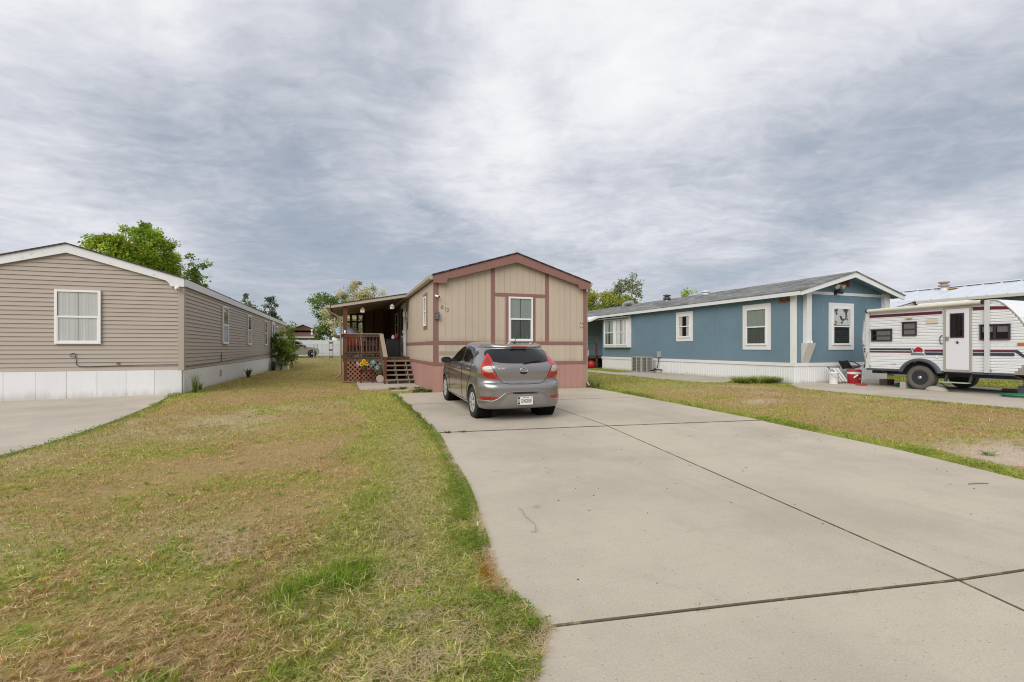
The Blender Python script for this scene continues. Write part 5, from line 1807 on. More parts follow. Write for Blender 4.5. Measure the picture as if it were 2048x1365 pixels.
fpart('porch_lamp', MATS['cream_plastic'], 9.08, 9.24, 2.25, 2.31, 0.0, 0.05, bevel=0.01)
MB().lathe(FT.pt(8.47, 1.15, 0.0), [(0.045, -0.012), (0.045, 0.0)], 14, 'x').build('power_inlet', RVW, TR)
fpart('outlet_cover', RVW, 9.50, 9.62, 0.92, 0.97, 0.0, 0.02)
fpart('marker_light', mat('orange_lens', (0.55, 0.14, 0.02), 0.3, 0.5, 0.05), 6.64, 6.80, 1.46, 1.52, 0.0, 0.025, bevel=0.006)
for q in (10.36, 10.44):
    MB().lathe(FT.pt(q, 1.48, 0.0), [(0.018, -0.02), (0.018, 0.0)], 10, 'x').build('marker_light', MATS['emblem_red'], TR)
# awning roll, brackets, arms
MB().tube([(TX0 - 0.09, 10.28, 2.545), (TX0 - 0.09, 7.46, 2.585)], 0.052, 12).build('awning_roll', MATS['awning_cream'], TR)
for (y, z) in ((10.30, 2.545), (7.44, 2.585)):
    MB().tube([(TX0 - 0.09, y - 0.02, z), (TX0 - 0.09, y + 0.02, z)], 0.058, 12).build('awning_cap', MATS['black_plastic'], TR)
for (y, zt_) in ((10.31, 2.50), (7.37, 2.62)):
    MB().box(TX0 - 0.075, TX0 - 0.02, y - 0.045, y + 0.045, 0.76, zt_).build('awning_arm', mat('arm_white', (0.60, 0.61, 0.60), 0.4, 0.4, 0.05), TR)
    MB().box(TX0 - 0.03, TX0 - 0.005, y - 0.07, y + 0.07, 0.80, 0.86).build('arm_bracket', MATS['galvanised'], TR)
# dark lower trim, fender flare, wheel
fpart('lower_trim', MATS['trailer_grey'], 9.38, 10.36, 0.705, 0.765, -0.006, 0.012)
fpart('lower_trim', MATS['trailer_grey'], 8.32, 8.43, 0.705, 0.765, -0.006, 0.012)
fpart('lower_trim', MATS['trailer_grey'], 6.86, 7.69, 0.705, 0.765, -0.006, 0.012)
arch = MB()
outer = [(8.90 + 0.545 * math.cos(a), 0.60 + 0.50 * math.sin(a)) for a in np.linspace(math.pi, 0, 22)]
inner = [(8.90 + 0.44 * math.cos(a), 0.60 + 0.41 * math.sin(a)) for a in np.linspace(math.pi, 0, 22)]
outer = [(y, max(z, 0.69)) for y, z in outer]
inner = [(y, max(z, 0.69)) for y, z in inner]
v, f = [], []
for (p, q) in zip(outer, inner):
    v += [(TX0 - 0.010, *p), (TX0 - 0.065, p[0] * 0.8 + q[0] * 0.2, p[1] * 0.8 + q[1] * 0.2), (TX0 - 0.07, *q), (TX0 - 0.005, *q)]
for i in range(len(outer) - 1):
    for k in range(3):
        f.append((4 * i + k, 4 * i + k + 1, 4 * i + 5 + k, 4 * i + 4 + k))
arch.add(v, f, True).build('fender_flare', MATS['trailer_grey'], TR, recalc=True)
well = MB()
well.prism([(8.90 + 0.47 * math.cos(a), max(0.70, 0.58 + 0.46 * math.sin(a))) for a in np.linspace(math.pi, 0, 18)], 'x', TX0 + 0.012, TX0 + 0.019)
well.build('wheel_well', MATS['interior'], TR, recalc=True)


def tyre_wheel(parent, x, y, z, r, w, side, rim_m, rim_r, steel=True, name='wheel'):
    """side = -1: outer face looks to -X"""
    t = MB()
    hw = w / 2
    prof = [(rim_r, -hw * 0.9), (rim_r + (r - rim_r) * 0.25, -hw * 1.0), (r * 0.90, -hw * 1.0), (r * 0.972, -hw * 0.86), (r, -hw * 0.66)]
    grooves = []
    for g in (-0.42, 0.0, 0.42):
        grooves += [(r, hw * (g - 0.075)), (r - 0.010, hw * (g - 0.06)), (r - 0.010, hw * (g + 0.06)), (r, hw * (g + 0.075))]
    prof = prof + grooves + [(q, -h) for (q, h) in prof[::-1]]
    t.lathe((x, y, z), prof, 36, 'x')
    ty = t.build(name, MATS['tyre'], parent)
    return ty


m = mat('tyre', (0.042, 0.040, 0.038), 0.85, 0.2, 0.15, 10, bump=0.25, bscale=60)
mat('tyre_dusty', (0.125, 0.115, 0.102), 0.9, 0.15, 0.15, 10, bump=0.35, bscale=60)
WH = MB()
r, hw = 0.345, 0.13
prof = [(0.205, -hw * 0.85), (0.225, -hw), (0.305, -hw * 1.02), (0.333, -hw * 0.88), (r, -hw * 0.66), (r, hw * 0.66), (0.333, hw * 0.88), (0.305, hw), (0.205, hw)]
WHX = TX0 + 0.10
WH.lathe((WHX, 8.90, GZ + r - 0.005), prof, 40, 'x')
for k in range(40):            # shoulder lugs of the off-road tyre
    a = 2 * math.pi * k / 40
    for s in (-1, 1):
        c, sn = math.cos(a), math.sin(a)
        c2, s2 = math.cos(a + 0.085), math.sin(a + 0.085)
        vv = []
        for (rr, h) in ((r * 0.93, s * hw * 1.03), (r * 1.022, s * hw * 0.72), (r * 1.022, s * hw * 0.25), (r * 0.98, s * hw * 0.25)):
            vv += [(WHX + h, 8.90 + rr * c, GZ + r - 0.005 + rr * sn), (WHX + h, 8.90 + rr * c2, GZ + r - 0.005 + rr * s2)]
        WH.add(vv, [(0, 1, 3, 2), (2, 3, 5, 4), (4, 5, 7, 6), (0, 2, 4, 6), (1, 7, 5, 3)])
wh = WH.build('wheel', MATS['tyre_dusty'], TR, recalc=True)
rim = MB()
rim.lathe((WHX, 8.90, GZ + r - 0.005), [(0.206, -hw * 0.86), (0.195, -hw * 0.80), (0.185, -hw * 0.45), (0.165, -hw * 0.40), (0.15, -hw * 0.55), (0.09, -hw * 0.60), (0.001, -hw * 0.60)], 32, 'x')
rim.build('steel_rim', mat('black_steel', (0.03, 0.031, 0.035), 0.45, 0.45, 0.15, 6), wh)
hc = MB()
hc.lathe((WHX - hw * 0.60, 8.90, GZ + r), [(0.001, -0.055), (0.05, -0.05), (0.055, 0.0)], 14, 'x')
for k in range(6):
    a = k * math.pi / 3
    hc.lathe((WHX - hw * 0.60, 8.90 + 0.095 * math.cos(a), GZ + r + 0.095 * math.sin(a)), [(0.001, -0.02), (0.012, -0.018), (0.012, 0)], 6, 'x')
hc.build('hub_cap', MATS['galvanised'], wh)
hol = MB()
for k in range(8):
    a = k * math.pi / 4 + 0.2
    hol.lathe((WHX - hw * 0.56, 8.90 + 0.135 * math.cos(a), GZ + r + 0.135 * math.sin(a)), [(0.016, -0.012), (0.016, 0.0)], 8, 'x')
hol.build('vent_holes', MATS['interior'], wh)
o = MB()
o.lathe((TX1 - 0.14, 8.90, GZ + r - 0.005), prof, 28, 'x')
o.build('wheel', MATS['tyre_dusty'], TR)
# chassis, step, tongue, jacks
ch = MB()
for x in (TX0 + 0.3, TX1 - 0.4):
    ch.box(x, x + 0.08, 6.2, 10.4, 0.60, 0.735)
ch.box(TX0 + 0.1, TX1 - 0.1, 8.86, 8.94, 0.50, 0.58)
ch.bar((TX0 + 0.34, 6.9, 0.66), (16.67, 5.3, 0.62), 0.08, 0.1)
ch.bar((TX1 - 0.36, 6.9, 0.66), (16.67, 5.3, 0.62), 0.08, 0.1)
ch.box(TX0 + 0.05, TX1 - 0.05, 7.0, 10.3, 0.70, 0.738)
ch.build('chassis', MATS['black_steel'], TR)
stp = MB()
stp.box(TX0 - 0.22, TX0 + 0.02, 7.72, 8.34, 0.455, 0.475)
stp.build('entry_step', mat('step_green', (0.42, 0.47, 0.38), 0.6, 0.4, 0.15), TR)
sl = MB()
for y in (7.74, 8.28):
    sl.bar((TX0 - 0.02, y, 0.46), (TX0 + 0.10, y, 0.72), 0.05, 0.05)
sl.build('step_strut', MATS['black_steel'], TR)
for (x, y) in ((TX0 + 0.25, 10.1), (TX0 + 0.25, 7.0), (TX1 - 0.3, 7.0)):
    j = MB()
    j.tube([(x, y, 0.72), (x, y - 0.25, 0.58)], 0.025, 6)
    j.box(x - 0.06, x + 0.06, y - 0.33, y - 0.21, 0.55, 0.58)
    j.build('stabiliser_jack', MATS['rust_metal'], TR)
MB().prism([(6.86, 0.735), (6.66, 0.975), (6.55, 1.10), (6.545, 0.735)], 'x', TX0 - 0.024, TX1 + 0.01).build('stone_guard', mat('diamond_plate', (0.42, 0.40, 0.37), 0.35, 0.5, 0.1, 30, metal=0.6, bump=0.3, bscale=90), TR, recalc=True)
MB().box(TX0 + 0.4, TX1 - 0.4, 8.0, 9.2, 2.60, 2.70).build('roof_vent', RVW, TR, bevel=0.02)
MB().prism([(7.36, 2.622), (7.20, 2.605), (7.06, 2.505), (6.92, 2.345), (6.78, 2.145), (6.79, 2.15), (6.94, 2.36), (7.08, 2.525), (7.21, 2.625), (7.36, 2.64)], 'x', TX0 + 0.04, TX1 - 0.02).build('front_cap', mat('cap_white', (0.80, 0.81, 0.83), 0.25, 0.5, 0.02), TR, recalc=True)

# ---- things around the trailer
gz = 0.202
bk = thing('white_bucket', (15.40, 11.30, gz), 'white plastic bucket against the ribbed skirting of the blue house', 'bucket')
MB().lathe((15.40, 11.30, gz), [(0.125, 0), (0.15, 0.36), (0.155, 0.365), (0.155, 0.39), (0.143, 0.39), (0.118, 0.02)], 22).build('pail', MATS['white_vinyl'], bk)
h = MB()
h.tube([(15.40 + 0.15 * math.cos(a), 11.30 - 0.02 - 0.15 * abs(math.sin(a)) * 1.0, gz + 0.33 - 0.13 * math.sin(a)) for a in np.linspace(0, math.pi, 12)], 0.005, 5)
h.build('handle', MATS['grey_metal'], bk)
ck = thing('red_cooler', (16.17, 11.15, gz), 'red drink cooler with white band beside the trailer', 'cooler')
MB().lathe((16.17, 11.15, gz), [(0.17, 0), (0.185, 0.03), (0.20, 0.30), (0.20, 0.32)], 26).build('body', MATS['bright_red'], ck)
MB().lathe((16.17, 11.15, gz + 0.32), [(0.206, 0), (0.206, 0.075)], 26).build('white_band', MATS['white_vinyl'], ck)
MB().lathe((16.17, 11.15, gz + 0.396), [(0.203, 0), (0.203, 0.05), (0.17, 0.075), (0.05, 0.08)], 26).build('lid', mat('lid_red', (0.45, 0.045, 0.025), 0.5, 0.4, 0.1), ck)
MB().bar((15.965, 11.02, gz + 0.20), (16.06, 10.955, gz + 0.30), 0.03, 0.045, up=(0.5, -1, 0)).build('carry_handle', MATS['white_vinyl'], ck)
MB().box(16.13, 16.24, 10.955, 10.965, gz + 0.15, gz + 0.195).build('name_badge', MATS['cream_plastic'], ck)
MB().box(16.30, 16.345, 10.985, 11.0, gz + 0.07, gz + 0.15).build('spigot', MATS['white_vinyl'], ck)
# folded lawn chair leaning: pale slats with dark frame
lc = thing('folded_lounge_chair', (15.83, 11.5, gz), 'folded lounge chair with pale slats leaning on the blue house skirting', 'chair')
for k in range(3):
    x = 15.66 + 0.16 * k
    MB().tube([(x, 11.62, gz + 0.50), (x + 0.12, 11.34, gz + 0.05)], 0.042, 8).build('pale_slat', MATS['white_paint'], lc)
MB().tube([(15.50, 11.60, gz + 0.54), (16.15, 11.62, gz + 0.53)], 0.014, 6).build('frame_bar', MATS['black_plastic'], lc)
MB().tube([(15.54, 11.60, gz + 0.53), (15.72, 11.36, gz + 0.30), (15.66, 11.34, gz + 0.04), (15.98, 11.30, gz + 0.03)], 0.012, 6).build('frame_leg', MATS['black_plastic'], lc)
for k in range(4):
    MB().tube([(15.66 + 0.07 * k, 11.30, gz + 0.015), (15.72 + 0.07 * k, 11.36, gz + 0.13)], 0.014, 6).build('foot_spring', MATS['galvanised'], lc)
# black tipped camp chair behind the cooler
cc = thing('camp_chair', (16.35, 11.45, gz), 'black camp chair tipped over behind the red cooler', 'chair')
MB().bar((16.13, 11.5, gz + 0.74), (16.28, 11.45, gz + 0.50), 0.32, 0.05, up=(1, 0, 0.6)).build('backrest', MATS['black_plastic'], cc)
MB().bar((16.28, 11.45, gz + 0.50), (16.62, 11.45, gz + 0.56), 0.40, 0.04).build('seat', mat('chair_grey', (0.10, 0.10, 0.10), 0.85, 0.2, 0.2), cc)
for dy in (-0.19, 0.19):
    MB().tube([(16.12, 11.45 + dy, gz + 0.74), (16.30, 11.45 + dy, gz + 0.72), (16.60, 11.45 + dy, gz + 0.60)], 0.016, 6).build('arm', MATS['black_plastic'], cc)
    MB().tube([(16.26, 11.45 + dy, gz + 0.52), (16.55, 11.45 + dy, gz)], 0.012, 6).build('leg', MATS['galvanised'], cc)
    MB().tube([(16.58, 11.45 + dy, gz + 0.54), (16.25, 11.45 + dy, gz)], 0.012, 6).build('leg', MATS['galvanised'], cc)
bro = thing('push_broom', (15.5, 10.5, gz), 'red broom leaning upright against the back of the trailer', 'broom')
MB().bar((15.32, 10.50, gz + 0.05), (15.60, 10.38, gz + 0.03), 0.10, 0.05).build('brush_head', mat('broom_red', (0.33, 0.06, 0.07), 0.6, 0.3, 0.12), bro)
MB().tube([(15.46, 10.44, gz + 0.06), (15.55, 10.42, gz + 0.55)], 0.013, 6).build('handle_lower', MATS['galvanised'], bro)
MB().tube([(15.55, 10.42, gz + 0.55), (15.53, 10.30, gz + 1.02)], 0.013, 6).build('handle_upper', MATS['black_plastic'], bro)
MB().tube([(15.53, 10.30, gz + 1.0), (15.53, 10.295, gz + 1.07)], 0.022, 8).build('grip', mat('grip_yellow', (0.55, 0.42, 0.10), 0.6, 0.3, 0.1), bro)
cbk = thing('concrete_block', (15.86, 9.38, gz), 'pale concrete block chocking the trailer wheel', 'block')
MB().box(15.62, 15.82, 9.28, 9.44, gz, gz + 0.19).build('block', mat('block_grey', (0.42, 0.40, 0.36), 0.9, 0.2, 0.15, 10, bump=0.3), cbk, bevel=0.01)
bl2 = thing('concrete_block', (16.9, 10.2, gz), 'brown weathered block lying under the rear of the trailer', 'block')
MB().box(16.45, 16.80, 10.30, 10.55, gz, gz + 0.18).build('block', mat('block_brown', (0.20, 0.16, 0.12), 0.9, 0.2, 0.25, 8, bump=0.3), bl2, bevel=0.02)


def rock(name, c, rx, ry, rz_, m, label, cat):
    bm = bmesh.new()
    bmesh.ops.create_icosphere(bm, subdivisions=3, radius=1)
    for v in bm.verts:
        n = 1 + 0.16 * (float(fbm(np.array(v.co.x * 1.3 + c[0] * 9), np.array(v.co.y * 1.3 + v.co.z * 1.7 + c[1]), 1.0)) - 0.5)
        v.co = Vector((v.co.x * rx * n, v.co.y * ry * n, max(-0.05, v.co.z) * rz_ * n))
    for f_ in bm.faces:
        f_.smooth = True
    me = bpy.data.meshes.new(name)
    bm.to_mesh(me)
    bm.free()
    me.materials.append(m)
    o = bpy.data.objects.new(name, me)
    o.location = c
    COL.objects.link(o)
    ORG[o] = Vector(c)
    return tag(o, label, cat)


rock('rock', (15.55, 8.47, gz), 0.17, 0.27, 0.14, mat('rock_pale', (0.42, 0.38, 0.31), 0.9, 0.2, 0.2, 6, bump=0.5, bscale=25), 'low pale rounded rock in front of the trailer wheel', 'rock')
bbx = thing('battery_box', (16.05, 6.75, gz), 'black box with a loop handle on the pad near the trailer tongue', 'box')
MB().box(15.92, 16.25, 6.62, 6.95, gz, gz + 0.24).build('case', MATS['trailer_grey'], bbx, bevel=0.012)
MB().tube([(16.0, 6.8, gz + 0.24), (16.0, 6.82, gz + 0.34), (16.05, 6.88, gz + 0.36), (16.1, 6.9, gz + 0.24)], 0.012, 6).build('handle', MATS['black_plastic'], bbx)
mat('hose_green', (0.02, 0.20, 0.10), 0.5, 0.4, 0.1)
hs = MB()
pts = []
for k in range(150):
    a = k * 0.25
    rr = 0.30 + 0.05 * math.sin(k * 0.37) + 0.0006 * k
    pts.append((15.55 + rr * 1.0 * math.cos(a), 6.72 + rr * 0.9 * math.sin(a), gz + 0.014 + 0.0003 * k))
hs.tube(pts, 0.012, 6)
hs.build('garden_hose', MATS['hose_green'], None, 'coiled green garden hose lying on the pad near the black box', 'hose', 'garden hoses')
hs = MB()
hs.tube([(17.0, 6.9, gz + 0.012), (16.9, 7.5, gz + 0.012), (17.1, 8.2, gz + 0.012), (16.9, 8.9, gz + 0.02), (16.7, 9.3, gz + 0.35), (16.55, 9.6, gz + 0.45)], 0.012, 6)
pts = [(16.5 + (0.35 + 0.05 * math.sin(k)) * math.cos(k * 0.3), 9.75 + 0.28 * math.sin(k * 0.3), gz + 0.014 + 0.0008 * k) for k in range(90)]
hs.tube(pts, 0.012, 6)
hs.build('garden_hose', MATS['hose_green'], None, 'green garden hose coiled under the trailer behind the concrete block', 'hose', 'garden hoses')
pk = thing('wood_plank', (17.0, 7.2, gz), 'short grey wooden plank lying under the front of the trailer', 'plank')
MB().box(17.0, 17.2, 7.05, 7.75, gz, gz + 0.08).build('plank', WOODG, pk)

# ================================================================ HOUSE WITH WHITE METAL ROOF (far right)
WHH = thing('metal_roof_house', (25.8, 18, 0.2), 'low house with a white ribbed metal roof behind the trailer', 'house', 'mobile homes')
mat('metal_roof', (0.66, 0.70, 0.75), 0.35, 0.5, 0.06, 1.0, metal=0.15)
mat('wall_bluegrey', (0.20, 0.25, 0.29), 0.8, 0.2, 0.1)
MB().box(23.55, 28.1, 2.0, 36, 0.1, 3.28).build('wall', MATS['wall_bluegrey'], WHH)
zr, ze, xr = 4.10, 3.40, 25.85
for (xa, xb) in ((23.35, xr), (xr, 28.35)):
    za, zb = (ze, zr) if xa < 24 else (zr, ze)
    MB().prism([(xa, za), (xb, zb), (xb, zb + 0.03), (xa, za + 0.03)], 'y', 1.8, 36.2).build('roof_slope', MATS['metal_roof'], WHH, recalc=True)
rib = None
for k in range(56):
    y = 1.9 + k * 0.61
    if rib is None:
        kk = (zr - ze) / (xr - 23.35)
        rib = MB().add([(23.34, y, ze + 0.028), (23.34, y + 0.05, ze + 0.028), (xr, y + 0.05, zr + 0.028), (xr, y, zr + 0.028),
                        (23.34, y + 0.012, ze + 0.062), (23.34, y + 0.038, ze + 0.062), (xr, y + 0.038, zr + 0.062), (xr, y + 0.012, zr + 0.062)],
                       [(0, 1, 5, 4), (1, 2, 6, 5), (2, 3, 7, 6), (3, 0, 4, 7), (4, 5, 6, 7)]).build('roof_rib', MATS['metal_roof'], WHH)
    else:
        inst(rib, 'roof_rib', WHH, dy=k * 0.61)
MB().prism([(xr - 0.16, zr + 0.03), (xr, zr + 0.085), (xr + 0.16, zr + 0.03), (xr, zr + 0.075)], 'y', 1.8, 36.2).build('ridge_cap', MATS['metal_roof'], WHH, recalc=True)
MB().box(23.22, 23.36, 1.8, 13.4, ze - 0.11, ze - 0.002).build('gutter', mat('gutter_cream', (0.60, 0.57, 0.50), 0.5, 0.4, 0.06), WHH)
MB().prism([(21.6, 2.98), (23.36, ze - 0.02), (23.36, ze + 0.005), (21.6, 3.0)], 'y', 13.6, 30).build('porch_roof', MATS['metal_roof'], WHH, recalc=True)
MB().prism([(21.6, 2.60), (23.52, 2.60), (23.52, ze - 0.03), (21.6, 2.975)], 'y', 13.62, 13.66).build('porch_gable', MATS['metal_roof'], WHH, recalc=True)
for y in (13.7, 18, 22, 26, 29.8):
    MB().box(21.7, 21.8, y, y + 0.1, 0.15, 2.98).build('porch_post', WP, WHH)
b = MB()
b.lathe((25.4, 13.55, 3.9), [(0.13, 0), (0.13, 0.20), (0.10, 0.21), (0.10, 0.25)], 12)
b.build('flue_pipe', MATS['white_paint'], WHH)
b = MB()
b.lathe((25.4, 13.55, 4.14), [(0.20, 0), (0.21, 0.01), (0.21, 0.06), (0.12, 0.09), (0.12, 0.13), (0.21, 0.17), (0.21, 0.21), (0.05, 0.23)], 14)
b.build('flue_cap', mat('flue_rust', (0.36, 0.30, 0.25), 0.7, 0.3, 0.35, 5), WHH)
MB().box(25.2, 25.6, 13.0, 13.35, 3.995, 4.02).build('rust_stain_flashing', mat('flashing_rust', (0.50, 0.33, 0.15), 0.7, 0.3, 0.3, 4), WHH)
for y in (15.4, 15.9):
    MB().box(25.3, 25.6, y, y + 0.3, 3.95, 4.14).build('roof_vent', MATS['metal_roof'], WHH)

# ================================================================ BACKGROUND between the left and middle house
def at(px, py, Zd):
    """metres from a bearing and depth (set-out only)"""
    S, C = math.sin(YAW), math.cos(YAW)
    u = (px - 1024) / 950.0
    return ((u * C + S) * Zd, (-u * S + C) * Zd, 1.4 + (696 - py) / 950.0 * Zd)


FY = 57.0
WF = thing('vinyl_fence', (0, FY, H(0, FY)), 'white solid vinyl fence beyond the lawn', 'fence')
src = None
gzf = H(0, FY)
for k in range(16):
    x = -12 + 1.22 * k
    if src is None:
        src = MB().box(x + 0.06, x + 1.16, FY, FY + 0.03, gzf, gzf + 1.72).build('fence_panel', mat('fence_white', (0.72, 0.74, 0.77), 0.5, 0.35, 0.04), WF)
        pst = MB().box(x - 0.06, x + 0.06, FY - 0.03, FY + 0.06, gzf - 0.05, gzf + 1.80).build('fence_post', MATS['fence_white'], WF)
    else:
        inst(src, 'fence_panel', WF, dx=1.22 * k)
        inst(pst, 'fence_post', WF, dx=1.22 * k)
# chain-link gate posts and rails in front of it
CY = 50.0
cz = H(-6, CY)
CF = thing('chain_link_fence', (-5, CY, cz), 'grey chain link fence posts and rails in front of the white fence', 'fence')
MB().tube([(-9.5, CY, cz + 1.36), (4, CY, cz + 1.36)], 0.025, 6).build('top_rail', MATS['galvanised'], CF)
MB().tube([(-2.3, CY, cz + 0.55), (4, CY, cz + 0.55)], 0.015, 6).build('middle_rail', MATS['galvanised'], CF)
for x in (-7.6, -2.62, -2.30, 0.6, 3.4):
    MB().tube([(x, CY, cz - 0.05), (x, CY, cz + 1.45)], 0.04, 8).build('post', MATS['galvanised'], CF)
    MB().lathe((x, CY, cz + 1.45), [(0.045, 0), (0.03, 0.05), (0.001, 0.06)], 8).build('post_cap', MATS['galvanised'], CF)
ms = MB()
for k in range(60):
    for s in (-1, 1):
        x = -2.3 + k * 0.11
        ms.tube([(x, CY + 0.02 * s, cz), (x + s * 1.3, CY + 0.02 * s, cz + 1.34)], 0.0035, 3, caps=False)
ms.build('wire_mesh', MATS['galvanised'], CF, kind='stuff')
# tiered planter stand
px_, py_ = -1.0, 46.0
pz_ = H(px_, py_)
ps = thing('planter_stand', (px_, py_, pz_), 'tall three tier planter stand on the far lawn', 'planter')
for s in (-1, 1):
    MB().tube([(px_ + s * 0.13, py_, pz_), (px_ + s * 0.13, py_, pz_ + 1.75)], 0.02, 6).build('upright', mat('planter_brown', (0.16, 0.11, 0.08), 0.7, 0.3, 0.2), ps)
for z in (0.25, 0.85, 1.5):
    MB().lathe((px_, py_, pz_ + z), [(0.12, 0), (0.2, 0.16), (0.17, 0.16)], 12).build('pot', MATS['planter_brown'], ps)
wt = thing('white_tank', (-0.75, 59.5, 0.4), 'white tank standing behind the vinyl fence', 'tank')
tx = at(667, 690, 60)
MB().lathe((-0.75, 59.5, 0.4), [(0.42, 0), (0.42, 2.1), (0.3, 2.25), (0.05, 2.3)], 16).build('tank', MATS['fence_white'], wt)
# brown-roofed house behind the fence
BRH = thing('brown_roof_house', (-8, 78, 0.5), 'distant tan house with a brown gabled roof above the white fence', 'house', 'far houses')
bx0, bx1, by = -15.5, -3.7, 76.0
MB().box(bx0, bx1, by, by + 9, 0.4, 3.05).build('wall', mat('far_tan', (0.34, 0.30, 0.25), 0.8, 0.2, 0.06), BRH)
BRN = mat('far_brown_roof', (0.15, 0.085, 0.068), 0.9, 0.15, 0.12, 3)
MB().prism([(by - 0.5, 3.0), (by + 9.5, 3.0), (by + 4.5, 4.55)], 'x', bx0 - 0.3, bx1 + 0.3).build('roof', BRN, BRH, recalc=True)
MB().box(bx0 - 0.3, bx1 + 0.3, by - 0.53, by - 0.505, 2.85, 3.04).build('eave_fascia', MATS['gutter_cream'], BRH)
MB().prism([(-7.5, 4.0), (-3.5, 4.0), (-5.5, 4.82)], 'y', by + 1.6, by + 8).build('gable', BRN, BRH, recalc=True)
for s in (-1, 1):
    MB().prism([(-5.5, 4.83), (-5.5 + s * 2.2, 3.93), (-5.5 + s * 2.2, 4.03), (-5.5, 4.93)], 'y', by + 1.4, by + 8).build('gable_trim', MATS['far_brown_roof'] if s < 0 else MATS['gutter_cream'], BRH, recalc=True)
MB().lathe((-4.3, by + 0.8, 3.25), [(0.24, 0), (0.13, 0.25), (0.11, 0.6), (0.17, 0.64), (0.17, 0.85), (0.05, 0.9)], 10).build('flue', MATS['white_paint'], BRH)
fw = Face('-Y', by)
window(BRH, fw, -9.3, -7.3, 1.0, 2.45, MATS['white_vinyl'], 0.10, 0.08, split=False)

# ---- parked pickup, far left behind the bush (seen from its side, facing right)
PK = thing('pickup_truck', (-5.1, 53.5, H(-6.5, 53.5)), 'beige pickup truck parked beyond the lawn, half hidden by the bush', 'pickup')
kz = H(-6.5, 53.5)
pxo, pyo = -4.70, 53.0
side = [(-2.7, 0.35), (-2.75, 0.95), (-1.0, 0.98), (-0.95, 1.60), (-0.75, 1.72), (0.35, 1.72), (0.55, 1.66), (1.15, 1.12), (2.05, 1.02), (2.33, 0.92), (2.40, 0.40), (2.2, 0.30), (-2.5, 0.30)]
PKM = mat('pickup_beige', (0.30, 0.27, 0.22), 0.35, 0.5, 0.05, metal=0.3, coat=0.4)
MB().prism([(pxo + a, kz + b) for a, b in side], 'y', pyo, pyo + 1.8).build('body', PKM, PK, recalc=True, bevel=0.05)
MB().prism([(pxo + a, kz + b) for a, b in ((-0.75, 1.12), (-0.70, 1.62), (0.05, 1.64), (0.05, 1.12))], 'y', pyo - 0.012, pyo + 0.01).build('side_window', MATS['dark_pane'], PK, recalc=True)
MB().prism([(pxo + a, kz + b) for a, b in ((0.15, 1.12), (0.15, 1.64), (0.40, 1.62), (0.95, 1.14))], 'y', pyo - 0.012, pyo + 0.01).build('side_window', MATS['dark_pane'], PK, recalc=True)
MB().box(pxo + 0.95, pxo + 1.15, pyo - 0.16, pyo - 0.02, kz + 1.08, kz + 1.24).build('mirror', MATS['black_plastic'], PK)
for a in (-1.75, 1.75):
    arch = MB().lathe((pxo + a, pyo - 0.014, kz + 0.40), [(0.001, 0), (0.43, 0), (0.43, 0.012)], 20, 'y').build('wheel_arch', MATS['interior'], PK)
    ty = MB().lathe((pxo + a, pyo - 0.03, kz + 0.36), [(0.20, 0.0), (0.22, -0.02), (0.33, -0.02), (0.36, 0.03), (0.36, 0.2)], 24, 'y').build('wheel', MATS['tyre'], PK)
    MB().lathe((pxo + a, pyo - 0.03, kz + 0.36), [(0.001, -0.015), (0.06, -0.02), (0.08, 0.0), (0.20, 0.0)], 18, 'y').build('rim', MATS['galvanised'], ty)

# ================================================================ HATCHBACK
CX, CY, CZ = 3.19, 10.235, 0.075
CAR = thing('hatchback_car', (CX, CY, CZ), 'grey five door hatchback parked on the driveway facing the beige house', 'car')
CAR.rotation_euler.x = math.atan2(H(3, CY + 1.285) - H(3, CY - 1.285), 2.57)
CAR.location.z = (H(3, CY + 1.285) + H(3, CY - 1.285)) / 2 + 0.030
ORG[CAR] = Vector((CX, CY, 0.0))       # children are laid out with the tyres at z = 0
PAINT = mat('car_paint', (0.275, 0.262, 0.254), 0.24, 0.5, 0.03, 2, metal=0.75, coat=1.0)
CGL = mat('car_glass', (0.010, 0.011, 0.012), 0.04, 0.45, 0.0)
LENS = mat('lens_red', (0.50, 0.016, 0.012), 0.12, 0.5, 0.12, 6, coat=0.8)
LENSD = mat('lens_red_dark', (0.30, 0.008, 0.010), 0.18, 0.5, 0.15, 10, coat=0.8)
LENSC = mat('lens_clear', (0.40, 0.375, 0.33), 0.15, 0.5, 0.45, 18, coat=0.8)
BLK = MATS['black_plastic']

